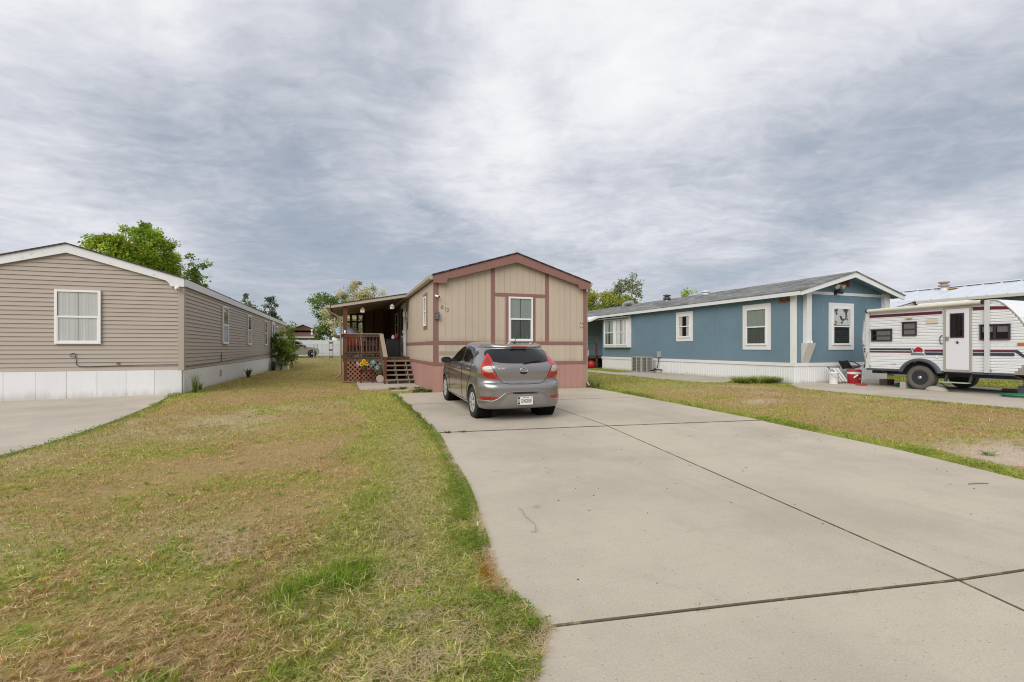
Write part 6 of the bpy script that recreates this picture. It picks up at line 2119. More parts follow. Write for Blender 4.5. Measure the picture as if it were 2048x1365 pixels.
LV = [  # z, y rear, y front, half width, rear corner length, rear corner exponent
    (0.200, -1.70, 1.86, 0.740, 0.42, 3.4), (0.230, -1.885, 1.96, 0.795, 0.42, 3.5), (0.275, -1.955, 2.02, 0.822, 0.44, 3.5),
    (0.36, -1.985, 2.05, 0.836, 0.48, 3.4), (0.48, -2.000, 2.06, 0.843, 0.52, 3.3), (0.61, -2.000, 2.06, 0.848, 0.55, 3.2),
    (0.675, -1.978, 2.05, 0.849, 0.54, 3.3), (0.712, -1.935, 2.04, 0.848, 0.52, 3.4), (0.732, -1.908, 2.02, 0.846, 0.50, 3.5),
    (0.80, -1.900, 1.95, 0.841, 0.50, 3.5), (0.89, -1.908, 1.82, 0.852, 0.50, 3.5), (0.97, -1.902, 1.55, 0.846, 0.50, 3.5), (1.03, -1.888, 1.15, 0.832, 0.52, 3.3),
    (1.08, -1.860, 0.98, 0.812, 0.56, 3.0), (1.20, -1.765, 0.72, 0.772, 0.66, 2.7), (1.32, -1.650, 0.42, 0.730, 0.80, 2.4), (1.352, -1.622, 0.30, 0.716, 0.90, 2.2),
    (1.362, -1.650, 0.26, 0.709, 0.95, 2.15), (1.385, -1.645, 0.18, 0.694, 0.95, 2.15), (1.410, -1.575, 0.06, 0.672, 0.75, 2.5), (1.434, -1.36, -0.06, 0.618, 0.6, 2.5),
    (1.450, -1.08, -0.24, 0.520, 0.4, 2.4), (1.458, -0.88, -0.42, 0.34, 0.2, 2.2), (1.460, -0.70, -0.58, 0.12, 0.05, 2.0)]


def pchip(xs, ys, q):
    xs, ys = np.array(xs, float), np.array(ys, float)
    h, d = np.diff(xs), np.diff(ys) / np.diff(xs)
    m = np.zeros(len(xs))
    for i in range(1, len(xs) - 1):
        if d[i - 1] * d[i] > 0:
            w1, w2 = 2 * h[i] + h[i - 1], h[i] + 2 * h[i - 1]
            m[i] = (w1 + w2) / (w1 / d[i - 1] + w2 / d[i])
    m[0], m[-1] = d[0], d[-1]
    i = np.clip(np.searchsorted(xs, q) - 1, 0, len(xs) - 2)
    t = (q - xs[i]) / h[i]
    return ys[i] * (2 * t ** 3 - 3 * t ** 2 + 1) + m[i] * h[i] * (t ** 3 - 2 * t ** 2 + t) + ys[i + 1] * (-2 * t ** 3 + 3 * t ** 2) + m[i + 1] * h[i] * (t ** 3 - t ** 2)


def car_rows():
    a = np.array(LV)
    s = np.concatenate([[0], np.cumsum(np.hypot(np.hypot(np.diff(a[:, 0]), np.diff(a[:, 1])), np.diff(a[:, 3])))])
    q = []
    for i in range(len(s) - 1):
        n = max(2, int((s[i + 1] - s[i]) / 0.022))
        q += list(np.linspace(s[i], s[i + 1], n, endpoint=False))
    q.append(s[-1])
    return np.stack([pchip(s, a[:, k], np.array(q)) for k in range(6)], 1)


def outline(row, kr=16, ks=34, kf=12):
    z, yr, yf, hw, lr, n = row
    lf, nf = min(0.75, (yf - yr) * 0.4), 2.7
    lr = min(lr, (yf - yr) * 0.4)
    pts = []
    for i in range(kr + 1):
        th = (math.pi / 2) * i / kr
        pts.append((hw * math.sin(th) ** (2 / n), yr + lr * (1 - math.cos(th) ** (2 / n))))
    ya, yb = yr + lr, yf - lf
    for i in range(1, ks):
        pts.append((hw, ya + (yb - ya) * i / ks))
    for i in range(kf + 1):
        th = (math.pi / 2) * (1 - i / kf)
        pts.append((hw * math.sin(th) ** (2 / nf), yf - lf * (1 - math.cos(th) ** (2 / nf))))
    return [(x * (1 - 0.018 * (y / 2) ** 2), y) for x, y in pts]


def car_body():
    rows = car_rows()
    V, F, rings = [], [], []
    for r in rows:
        o = outline(r)
        loop = [(-x, y, r[0]) for x, y in o] + [(x, y, r[0]) for x, y in o[-2:0:-1]]
        rings.append(len(V))
        V += loop
        n = len(loop)
    for a, b in zip(rings[:-1], rings[1:]):
        for k in range(n):
            F.append((a + k, a + (k + 1) % n, b + (k + 1) % n, b + k))
    F.append(tuple(range(n - 1, -1, -1)))
    F.append(tuple(rings[-1] + k for k in range(n)))
    me = bpy.data.meshes.new('body')
    me.from_pydata([(x + CX, y + CY, z) for x, y, z in V], [], F)
    bm = bmesh.new()
    bm.from_mesh(me)
    bmesh.ops.recalc_face_normals(bm, faces=bm.faces)
    bm.to_mesh(me)
    bm.free()
    tmp = bpy.data.objects.new('tmp_body', me)
    COL.objects.link(tmp)
    cut = MB()
    for sy in (-1.285, 1.285):
        for sx in (-1, 1):
            cut.lathe((CX + sx * 0.80, CY + sy, 0.300), [(0.352, -0.25), (0.352, 0.30)], 40, 'x')
    cm_ = cut.mesh('cut')
    bm = bmesh.new()
    bm.from_mesh(cm_)
    bmesh.ops.remove_doubles(bm, verts=bm.verts, dist=1e-5)
    bmesh.ops.recalc_face_normals(bm, faces=bm.faces)
    bm.to_mesh(cm_)
    bm.free()
    co = bpy.data.objects.new('tmp_cut', cm_)
    COL.objects.link(co)
    md = tmp.modifiers.new('b', 'BOOLEAN')
    md.operation = 'DIFFERENCE'
    md.object = co
    md.solver = 'EXACT'
    dg = bpy.context.evaluated_depsgraph_get()
    out = bpy.data.meshes.new_from_object(tmp.evaluated_get(dg))
    bvh = BVHTree.FromPolygons([v.co.copy() for v in me.vertices], [tuple(p.vertices) for p in me.polygons])
    bpy.data.objects.remove(tmp)
    bpy.data.objects.remove(co)
    out.transform(Matrix.Translation((-CX, -CY, 0)))
    out.polygons.foreach_set('use_smooth', [True] * len(out.polygons))
    out.materials.clear()
    out.materials.append(PAINT)
    o = bpy.data.objects.new('body', out)
    COL.objects.link(o)
    o.parent = CAR
    ORG[o] = Vector((CX, CY, 0))
    # arch walls are flat shaded so the rim of the arch stays crisp
    for p in out.polygons:
        c = p.center
        for sy in (-1.285, 1.285):
            if abs(math.hypot(c.y - sy, c.z - 0.30) - 0.352) < 0.006 and abs(p.normal.x) < 0.3:
                p.use_smooth = False
    return o, bvh


BODY, CBVH = car_body()
from mathutils.geometry import delaunay_2d_cdt


def densify(poly, step):
    out = []
    for i, p in enumerate(poly):
        q = poly[(i + 1) % len(poly)]
        n = max(1, int(math.hypot(q[0] - p[0], q[1] - p[1]) / step))
        out += [(p[0] + (q[0] - p[0]) * k / n, p[1] + (q[1] - p[1]) * k / n) for k in range(n)]
    return out


def smooth_poly(poly, it=2):
    """corner cutting for rounded outlines"""
    for _ in range(it):
        out = []
        for i, p in enumerate(poly):
            q = poly[(i + 1) % len(poly)]
            out += [(p[0] * 0.75 + q[0] * 0.25, p[1] * 0.75 + q[1] * 0.25), (p[0] * 0.25 + q[0] * 0.75, p[1] * 0.25 + q[1] * 0.75)]
        poly = out
    return poly


def cast(o, d):
    hit = CBVH.ray_cast(Vector(o) + Vector((CX, CY, 0)), Vector(d))
    return (hit[0], hit[1]) if hit[0] is not None else None


def patch(name, poly, frame, m, off, parent=None, step=0.03, round_=2, sink=0.02, mirror=False, **kw):
    """thin panel lying on the body: 2-D outline projected along frame.d"""
    org, e, d = frame
    poly = smooth_poly(poly, round_) if round_ else poly
    rim = densify(poly, step)
    n = len(rim)
    xs, ys = [p[0] for p in rim], [p[1] for p in rim]
    pts = list(rim)
    P = [np.array([p[0] for p in rim]), np.array([p[1] for p in rim])]
    gx, gy = np.meshgrid(np.arange(min(xs), max(xs), step), np.arange(min(ys), max(ys), step))
    gx, gy = gx.ravel(), gy.ravel()
    ok = inpoly(rim, gx, gy) & (dist_poly(rim, gx, gy) > step * 0.45)
    pts += list(zip(gx[ok], gy[ok]))
    res = delaunay_2d_cdt([Vector(p) for p in pts], [(i, (i + 1) % n) for i in range(n)], [], 1, 1e-6)
    V2, F2 = res[0], res[2]
    v3, nn = [], []
    for p in V2:
        o = Vector(org) + Vector(e) * p.x + Vector((0, 0, p.y))
        h = cast(o, d)
        if h is None:
            h = (o + Vector((CX, CY, 0)) + Vector(d) * 1.0, -Vector(d))
        nrm = h[1] if h[1].dot(Vector(d)) < 0 else -h[1]
        v3.append(h[0] + nrm * off)
        nn.append(nrm)
    mb = MB()
    mb.add(v3, F2, True)
    cnt = {}
    for f in F2:
        for i in range(len(f)):
            k = tuple(sorted((f[i], f[(i + 1) % len(f)])))
            cnt[k] = cnt.get(k, 0) + 1
    for (a, b), c in cnt.items():
        if c == 1:
            mb.add([v3[a], v3[b], v3[b] - nn[b] * (off + sink), v3[a] - nn[a] * (off + sink)], [(0, 1, 2, 3)])
    if mirror:
        mb.v = [(2 * CX - x, y, z) for x, y, z in mb.v]
    return mb.build(name, m, parent or CAR, recalc=False, **kw)


REAR = ((0, -3, 0), (1, 0, 0), (0, 1, 0))
LEFT = ((-2, 0, 0), (0, 1, 0), (1, 0, 0))
dl_, el_ = Vector((0.45, 0.893, 0)), Vector((0.893, -0.45, 0))
DIAG = (tuple(-dl_ * 4), tuple(el_), tuple(dl_))


def on_line(pts, frame, off=0.001, step=0.03):
    out = []
    org, e, d = frame
    for i in range(len(pts) - 1):
        p, q = pts[i], pts[i + 1]
        n = max(1, int(math.hypot(q[0] - p[0], q[1] - p[1]) / step))
        for k in range(n + (i == len(pts) - 2)):
            t = k / n
            o = Vector(org) + Vector(e) * (p[0] + (q[0] - p[0]) * t) + Vector((0, 0, p[1] + (q[1] - p[1]) * t))
            h = cast(o, d)
            if h is not None:
                nr = h[1] if h[1].dot(Vector(d)) < 0 else -h[1]
                out.append(h[0] + nr * off)
    return out


SEAM = mat('seam_dark', (0.02, 0.02, 0.02), 0.7, 0.2, 0.0)
# rear window and its wiper
gl = [(0, 1.342), (0.30, 1.340), (0.55, 1.325), (0.640, 1.27), (0.655, 1.18), (0.615, 1.125), (0.48, 1.090), (0.25, 1.076), (0, 1.073)]
gl = gl + [(-x, z) for x, z in gl[-2:0:-1]]
patch('rear_window', gl, REAR, CGL, 0.004, round_=1)
wi = MB()
wi.tube([(CX + 0.02, CY - 1.875, 1.085), (CX + 0.06, CY - 1.885, 1.095), (CX + 0.22, CY - 1.868, 1.118), (CX + 0.37, CY - 1.835, 1.135)], [0.022, 0.016, 0.013, 0.008], 6)
wi.tube([(CX + 0.03, CY - 1.872, 1.080), (CX + 0.36, CY - 1.842, 1.112)], 0.009, 5)
wi.build('rear_wiper', BLK, CAR)
# tail lamps
LAMP = [(0.159, 1.255), (0.205, 1.215), (0.250, 1.165), (0.296, 1.105), (0.284, 1.040), (0.300, 0.985), (0.330, 0.925), (0.372, 0.860), (0.428, 0.795), (0.415, 0.783),
        (0.345, 0.783), (0.240, 0.805), (0.150, 0.842), (0.100, 0.905), (0.080, 0.980), (0.096, 1.075), (0.126, 1.175)]
CLR = [(0.118, 0.995), (0.20, 1.025), (0.280, 1.022), (0.312, 0.962), (0.326, 0.918), (0.24, 0.912), (0.16, 0.935), (0.112, 0.962)]
UPR = [(0.165, 1.19), (0.205, 1.185), (0.262, 1.10), (0.262, 1.050), (0.19, 1.05), (0.13, 1.04), (0.13, 1.10)]
LOW = [(0.135, 0.905), (0.22, 0.893), (0.31, 0.893), (0.355, 0.84), (0.39, 0.80), (0.30, 0.803), (0.20, 0.83), (0.145, 0.865)]
for mir in (False, True):
    tl = patch('tail_lamp', LAMP, DIAG, LENS, 0.012, step=0.025, round_=1, mirror=mir)
    patch('reverse_lens', CLR, DIAG, LENSC, 0.016, tl, 0.02, 1, 0.006, mir)
    patch('brake_lens', UPR, DIAG, LENSD, 0.0145, tl, 0.02, 1, 0.006, mir)
    patch('turn_lens', LOW, DIAG, LENSD, 0.0145, tl, 0.02, 1, 0.006, mir)
    # bumper reflector
    rf = [(-0.80, 0.475), (-0.52, 0.470), (-0.515, 0.45), (-0.56, 0.412), (-0.76, 0.412), (-0.80, 0.44)]
    patch('reflector', rf, REAR, LENSD, 0.006, round_=1, step=0.025, mirror=mir)
    sm = on_line([(-0.84, 0.395), (-0.60, 0.392), (-0.50, 0.44), (-0.38, 0.535), (-0.27, 0.56), (0, 0.562)], REAR, 0.002)
    s_ = MB()
    s_.tube(sm, 0.011, 8)
    if mir:
        s_.v = [(2 * CX - x, y, z) for x, y, z in s_.v]
    s_.build('bumper_crease', PAINT, CAR)
# hatch shut line, lower insert and its black gap
hl = [(-0.635, 1.10), (-0.605, 1.03), (-0.545, 0.92), (-0.485, 0.80), (-0.415, 0.725), (-0.30, 0.700), (0, 0.694)]
hl = hl + [(-x, z) for x, z in hl[-2::-1]]
MB().tube(on_line(hl, REAR, 0.0005), 0.0055, 6).build('hatch_seam', SEAM, CAR)
ins = [(-0.53, 0.262), (-0.42, 0.40), (-0.33, 0.495), (-0.27, 0.515), (0.27, 0.515), (0.33, 0.495), (0.42, 0.40), (0.53, 0.262)]
patch('bumper_insert', ins, REAR, mat('bumper_grey', (0.225, 0.210, 0.200), 0.5, 0.4, 0.04), 0.006, round_=0)
gap = [(-0.235, 0.545), (-0.10, 0.552), (0.02, 0.548), (0.10, 0.560), (0.16, 0.545), (0.27, 0.528), (0.27, 0.518), (0.02, 0.522), (-0.12, 0.518), (-0.23, 0.526)]
patch('tape_strip', gap, REAR, BLK, 0.010, round_=0, step=0.02)
MB().box(CX - 0.62, CX + 0.66, CY - 1.62, CY - 1.0, 0.20, 0.26).build('underbody', BLK, CAR)
MB().tube([(CX + 0.20, CY - 1.4, 0.23), (CX + 0.35, CY - 1.93, 0.245)], 0.024, 8).build('exhaust', BLK, CAR)
# licence plate
PYY = CY - 2.016
pt_ = MB()
pt_.box(CX - 0.1525, CX + 0.1525, PYY - 0.006, PYY, 0.318, 0.470)
PLT = pt_.build('licence_plate', mat('plate_white', (0.74, 0.74, 0.72), 0.4, 0.4, 0.05), CAR)
MB().box(CX - 0.1465, CX - 0.108, PYY - 0.0075, PYY - 0.0062, 0.326, 0.462).build('county_strip', BLK, PLT)
text_obj('plate_text', 'EHG050', 0.098, (CX + 0.022, PYY - 0.0065, 0.385), ROT_S, BLK, PLT, 0.0008, bold=0.0012, sx=0.60)
text_obj('plate_text', '406', 0.050, (CX - 0.127, PYY - 0.0078, 0.394), (R(90), R(-90), 0), MATS['plate_white'], PLT, 0.0006, bold=0.0005)
text_obj('plate_text', 'MONTANA', 0.024, (CX + 0.01, PYY - 0.0065, 0.450), ROT_S, mat('plate_blue', (0.12, 0.15, 0.25), 0.5, 0.3, 0.0), PLT, 0.0006, bold=0.0008)
MB().box(CX + 0.118, CX + 0.138, PYY - 0.0075, PYY - 0.0062, 0.438, 0.460).build('registration_sticker', MATS['orange_lens'], PLT)
# badge: oval ring with a slanted H, dark latch recess below, lettering
ebase = cast((0.005, -3, 0.955), (0, 1, 0))[0]
e_ = MB()
e_.tube([(ebase.x + 0.072 * math.cos(a), ebase.y - 0.008, ebase.z + 0.037 * math.sin(a)) for a in np.linspace(0, 2 * math.pi, 29)], 0.0055, 6, caps=False)
for (a, b) in (((-0.038, -0.026), (-0.020, 0.026)), ((0.020, -0.026), (0.038, 0.026)), ((-0.030, -0.004), (0.030, 0.006))):
    e_.bar((ebase.x + a[0], ebase.y - 0.010, ebase.z + a[1]), (ebase.x + b[0], ebase.y - 0.010, ebase.z + b[1]), 0.006, 0.011, up=(1, 0, 0))
e_.build('badge', MATS['chrome'], CAR, label='chrome oval badge with slanted letter on the hatch')
patch('latch_recess', [(-0.070, 0.925), (0.080, 0.925), (0.075, 0.895), (0.04, 0.872), (-0.03, 0.872), (-0.065, 0.895)], REAR, SEAM, 0.002, round_=1, step=0.02)
lb_ = cast((-0.425, -3, 0.985), (0, 1, 0))
text_obj('badge_text', 'ACCENT', 0.034, (lb_[0].x, lb_[0].y - 0.004, lb_[0].z), (R(90), 0, math.atan2(lb_[1].x, -lb_[1].y) if abs(lb_[1].y) > 0 else 0), mat('badge_silver', (0.70, 0.70, 0.70), 0.35, 0.5, 0.0), CAR, 0.003, 0.2, 0.001, 1.05)
# high brake light, aerial
MB().box(CX - 0.165, CX + 0.165, CY - 1.668, CY - 1.62, 1.364, 1.390).build('high_brake_light', LENSD, CAR, bevel=0.006)
ant = MB()
ant.lathe((CX + 0.07, CY - 1.20, 1.430), [(0.045, 0), (0.035, 0.018), (0.012, 0.04)], 12)
ant.tube([(CX + 0.07, CY - 1.20, 1.465), (CX + 0.115, CY - 1.36, 1.66)], [0.008, 0.004], 6)
ant.build('aerial', BLK, CAR)
# side glass, seams, handles and mirrors, both sides
FWN = [(0.80, 0.985), (0.45, 1.115), (0.15, 1.235), (-0.15, 1.325), (-0.43, 1.368), (-0.455, 1.20), (-0.46, 1.035), (0.10, 1.010)]
RWN = [(-0.545, 1.040), (-0.525, 1.20), (-0.50, 1.370), (-0.78, 1.368), (-1.00, 1.345), (-1.13, 1.312), (-1.19, 1.20), (-1.20, 1.115), (-1.10, 1.068)]
QWN = [(-1.185, 1.300), (-1.33, 1.262), (-1.36, 1.235), (-1.30, 1.17), (-1.235, 1.125)]
for mir in (False, True):
    for pw, nm in ((FWN, 'front_door_window'), (RWN, 'rear_door_window'), (QWN, 'quarter_window')):
        patch(nm, pw, LEFT, CGL, 0.004, step=0.04, round_=1, mirror=mir)
    seams = [[(0.72, 0.985), (0.74, 0.80), (0.72, 0.45), (0.66, 0.28)], [(-0.50, 1.345), (-0.50, 1.03), (-0.47, 0.60), (-0.50, 0.28)],
             [(-1.25, 1.30), (-1.26, 1.10), (-1.20, 0.86), (-1.02, 0.66), (-0.93, 0.52), (-0.90, 0.28)], [(0.66, 0.285), (-0.90, 0.275)]]
    sb = MB()
    for s_ in seams:
        sb.tube(on_line(s_, LEFT, 0.0005), 0.005, 5)
    if mir:
        sb.v = [(2 * CX - x, y, z) for x, y, z in sb.v]
    sb.build('door_seam', SEAM, CAR)
    for (y, z) in ((-0.27, 0.905), (-1.08, 0.935)):
        p = cast((-2, y, z), (1, 0, 0))[0]
        h = MB()
        h.tube([(p.x + 0.005, p.y - 0.09, p.z - 0.004), (p.x - 0.026, p.y - 0.06, p.z), (p.x - 0.030, p.y + 0.05, p.z + 0.002), (p.x + 0.005, p.y + 0.085, p.z + 0.004)], 0.014, 7)
        if mir:
            h.v = [(2 * CX - x, y_, z_) for x, y_, z_ in h.v]
        h.build('door_handle', PAINT, CAR)
    ms = MB()
    mc = Vector((CX - 0.955, CY + 0.56, 1.018))
    prof = [(0.02, 0.105), (0.70, 0.085), (1.0, 0.03), (1.0, -0.035), (0.96, -0.050)]
    vv, n = [], 20
    for (r_, dy) in prof:
        for k in range(n):
            a = 2 * math.pi * k / n
            ca, sa = math.cos(a), math.sin(a)
            vv.append(mc + Vector((0.112 * r_ * math.copysign(abs(ca) ** 0.7, ca), dy, 0.072 * r_ * math.copysign(abs(sa) ** 0.7, sa))))
    ms.add(vv, [(i * n + k, i * n + (k + 1) % n, (i + 1) * n + (k + 1) % n, (i + 1) * n + k) for i in range(len(prof) - 1) for k in range(n)], True)
    ms.tube([(CX - 0.86, CY + 0.60, 0.985), (CX - 0.78, CY + 0.64, 0.985)], 0.03, 8)
    gm = MB().add(vv[-n:], [tuple(range(n))])
    if mir:
        for q in (ms, gm):
            q.v = [(2 * CX - p[0], p[1], p[2]) for p in q.v]
    mo = ms.build('door_mirror', PAINT, CAR, recalc=True)
    gm.build('mirror_glass', mat('mirror_dark', (0.02, 0.022, 0.026), 0.15, 0.6, 0.05), mo)
# wheels
for sy in (-1.285, 1.285):
    for sx in (-1, 1):
        x = CX + sx * 0.735
        t = tyre_wheel(CAR, x, CY + sy, 0.298, 0.300, 0.185, sx, None, 0.195)
        face = x + sx * 0.080
        rm = MB()
        rm.lathe((x, CY + sy, 0.298), [(0.196, sx * 0.084), (0.188, sx * 0.080), (0.182, sx * 0.045), (0.001, sx * 0.040)], 32, 'x')
        rm.build('rim_barrel', mat('rim_dark', (0.10, 0.10, 0.10), 0.5, 0.4, 0.1), t)  # plain dark grey barrel behind the wheel cover
        cap = MB()
        cap.lathe((face, CY + sy, 0.298), [(0.196, -sx * 0.004), (0.190, sx * 0.008), (0.176, sx * 0.006), (0.170, -sx * 0.006)], 32, 'x')
        cap.lathe((face, CY + sy, 0.298), [(0.052, -sx * 0.006), (0.046, sx * 0.010), (0.001, sx * 0.014)], 18, 'x')
        for k in range(7):
            a = 2 * math.pi * k / 7 + 0.3
            for da in (-0.15, 0.15):
                cap.bar((face + sx * 0.002, CY + sy + 0.040 * math.cos(a), 0.298 + 0.040 * math.sin(a)),
                        (face + sx * 0.002, CY + sy + 0.176 * math.cos(a + da), 0.298 + 0.176 * math.sin(a + da)), 0.016, 0.024, up=(0, -math.sin(a), math.cos(a)))
        cap.build('wheel_cover', mat('wheel_silver', (0.66, 0.66, 0.67), 0.35, 0.5, 0.03, metal=0.35), t)
        lin = MB()
        lin.lathe((CX + sx * 0.60, CY + sy, 0.30), [(0.348, sx * 0.20), (0.348, -sx * 0.10), (0.001, -sx * 0.10)], 28, 'x')
        lin.build('arch_liner', MATS['interior'], CAR)

# ================================================================ TREES AND SHRUBS
leafmat('foliage', 0.42, 0.5)
BARK = mat('bark', (0.13, 0.105, 0.08), 0.9, 0.15, 0.25, 6, bump=0.5, bscale=20)


def leaf_mesh(name, P, N_dirs, size, cols, parent, m, aspect=0.5, fold=True):
    """many small leaves, each a bent pair of triangles; P n x 3 positions"""
    n = len(P)
    d = N_dirs / np.linalg.norm(N_dirs, axis=1, keepdims=True)
    r = RNG.normal(size=(n, 3))
    s = np.cross(d, r)
    s /= np.linalg.norm(s, axis=1, keepdims=True) + 1e-9
    L = (size * RNG.uniform(0.65, 1.35, n))[:, None]
    u = np.cross(s, d)
    a = P
    b = P + d * L * 0.5 + s * L * aspect * 0.5 + u * L * 0.08
    c = P + d * L
    e = P + d * L * 0.5 - s * L * aspect * 0.5 + u * L * 0.08
    V = np.stack([a, b, c, e], 1).reshape(-1, 3)
    i = np.arange(n) * 4
    F = np.stack([i, i + 1, i + 2, i, i + 2, i + 3], 1).reshape(-1, 3)
    C4 = np.repeat(np.concatenate([cols, np.ones((n, 1))], 1), 4, 0)
    return raw_mesh(name, V, F, C4, m, parent)


def raw_mesh(name, V, F, C4, m, parent=None, **kw):
    o0 = Vector(ORG[parent]) if parent is not None else Vector((0, 0, 0))
    me = bpy.data.meshes.new(name)
    me.vertices.add(len(V))
    me.vertices.foreach_set('co', (V - np.array(o0)).astype(np.float32).ravel())
    k = F.shape[1]
    me.loops.add(F.size)
    me.loops.foreach_set('vertex_index', F.astype(np.int32).ravel())
    me.polygons.add(len(F))
    me.polygons.foreach_set('loop_start', np.arange(0, F.size, k, dtype=np.int32))
    me.update()
    ca = me.color_attributes.new('Col', 'FLOAT_COLOR', 'POINT')
    ca.data.foreach_set('color', C4.astype(np.float32).ravel())
    me.materials.append(m)
    o = bpy.data.objects.new(name, me)
    COL.objects.link(o)
    ORG[o] = o0
    if parent is not None:
        o.parent = parent
    return tag(o, **kw)


def tree(name, base, height, lobes, leaf, n_leaf, pal, label, cat='tree', group='trees behind the houses', trunk_r=0.16, splits=3, fork=0.35, clumps=70, sparse=0.0):
    """lobes: list of (dx, dy, dz, rx, ry, rz) crown masses; limbs run from the trunk into each, twigs to every clump"""
    bx, by_, bz = base
    T = thing(name, base, label, cat, group)
    wood = MB()
    top = Vector((bx + RNG.uniform(-.2, .2), by_, bz + height * fork))
    wood.tube([(bx, by_, bz - 0.1), (bx + 0.05, by_, bz + height * fork * 0.5), top], [trunk_r * 1.25, trunk_r, trunk_r * 0.85], 8)
    P, D, Cc = [], [], []
    vol = [l[3] * l[4] * l[5] for l in lobes]
    for l, v in zip(lobes, vol):
        c = Vector((bx + l[0], by_ + l[1], bz + l[2]))
        mid = top.lerp(c, 0.5) + Vector(RNG.normal(0, 0.15, 3))
        wood.tube([top, mid, c], [trunk_r * 0.62, trunk_r * 0.42, trunk_r * 0.2], 6)
        nc = max(4, int(clumps * v / sum(vol)))
        for _ in range(nc):
            q = RNG.normal(size=3)
            q /= np.linalg.norm(q)
            q *= RNG.uniform(0.35, 1.0) ** 0.5 * (1 + RNG.uniform(-0.12, 0.22))
            cc = np.array(c) + q * np.array(l[3:6])
            tw = [c.lerp(Vector(cc), 0.15), c.lerp(Vector(cc), 0.6) + Vector(RNG.normal(0, 0.08, 3)), Vector(cc)]
            wood.tube(tw, [trunk_r * 0.16, trunk_r * 0.1, trunk_r * 0.04], 4, caps=False)
            k = int(n_leaf / sum(max(4, int(clumps * w_ / sum(vol))) for w_ in vol))
            rad = 0.29 * (l[3] * l[4] * l[5]) ** (1 / 3) * RNG.uniform(0.6, 1.2)
            g = RNG.normal(size=(k, 3)) * rad * np.array((1, 1, 0.75)) * 0.6
            P.append(cc + g)
            D.append(g + RNG.normal(size=(k, 3)) * rad * 0.7 + np.array((0, 0, -0.25 * rad)))
            tone = RNG.uniform(0.72, 1.28)
            pick = pal[RNG.integers(0, len(pal))] if RNG.random() < 0.5 else pal[0]
            cl = np.array(pick)[None, :] * tone * RNG.uniform(0.72, 1.28, (k, 1)) * (1 + RNG.normal(0, 0.05, (k, 3)))
            Cc.append(np.clip(cl, 0.005, 0.9))
    P, D, Cc = np.concatenate(P), np.concatenate(D), np.concatenate(Cc)
    wood.build('trunk', BARK, T)
    leaf_mesh('crown', P, D, leaf, Cc, T, MATS['foliage'])
    return T


G1 = [(0.33, 0.46, 0.045), (0.45, 0.56, 0.08), (0.20, 0.32, 0.03)]
G2 = [(0.20, 0.29, 0.045), (0.27, 0.34, 0.06), (0.12, 0.19, 0.035)]
GY = [(0.36, 0.39, 0.07), (0.42, 0.41, 0.10), (0.23, 0.29, 0.05)]
GD = [(0.16, 0.25, 0.05), (0.22, 0.31, 0.065), (0.11, 0.17, 0.045)]
PALE = [(0.68, 0.63, 0.42), (0.58, 0.56, 0.34), (0.76, 0.71, 0.50), (0.34, 0.37, 0.17)]


def base_at(px, Zd):
    x, y, _ = at(px, 696, Zd)
    return (x, y, H(x, y))


tree('leafy_tree', base_at(262, 40), 10.6, [(-1.3, -0.9, 9.0, 1.17, 1.22, 1.29), (-0.15, -0.3, 9.9, 1.1, 1.22, 1.2), (1.32, 0.5, 9.6, 1.38, 1.45, 1.56), (0.68, -0.2, 7.6, 1.86, 1.68, 1.56), (2.2, 0.9, 7.9, 1.03, 1.14, 1.56), (-0.85, -0.8, 7.3, 1.24, 1.22, 1.29), (0.74, 0, 11.0, 0.76, 0.85, 0.83), (1.69, 0.6, 6.2, 1.1, 1.14, 1.1)],
     0.21, 34000, G1, 'big bright green leafy tree rising behind the tan house', trunk_r=0.22, clumps=280)
tree('leafy_tree', base_at(380, 42), 8.0, [(0.2, 0, 7.0, 1.0, 1.0, 0.9), (-0.6, 0, 6.0, 1.0, 1.0, 0.9), (0.7, 0, 6.4, 0.8, 0.8, 0.8), (0.3, 0, 8.4, 0.9, 0.8, 0.9)],
     0.22, 2600, G2, 'smaller sparse green tree just right of the big leafy tree', trunk_r=0.12, clumps=42)
tree('far_tree', base_at(498, 68), 6.8, [(0, 0, 6.2, 1.2, 1.2, 1.1), (-1.2, 0, 5.2, 1.1, 1, 1), (-0.5, 0, 8.0, 0.4, 0.4, 0.6), (1.0, 0, 5.6, 1.0, 1, 0.9)], 0.30, 1900, [(0.28, 0.31, 0.17), (0.20, 0.23, 0.12)], 'pale green tree peeking over the far end of the tan roof', trunk_r=0.12, clumps=40)
tree('conifer_tree', base_at(537, 66), 8.0, [(0, 0, 7.2, 0.9, 0.9, 0.7), (0.1, 0, 6.0, 0.9, 0.9, 0.7), (0.1, 0, 4.8, 1.2, 1.2, 0.6), (0.9, 0, 4.2, 0.9, 0.8, 0.35), (-0.1, 0, 3.5, 1.3, 1.2, 0.6)], 0.28, 2400, [(0.085, 0.115, 0.05), (0.16, 0.19, 0.08)], 'dark narrow conifer above the far end of the tan roof', trunk_r=0.14, fork=0.6, clumps=50)
tree('far_tree', base_at(560, 70), 4.8, [(0, 0, 4.2, 0.9, 0.9, 0.8), (0.7, 0, 3.6, 0.8, 0.8, 0.6)], 0.28, 700, GY, 'tiny pale treetop right of the dark conifer', trunk_r=0.08, clumps=16)
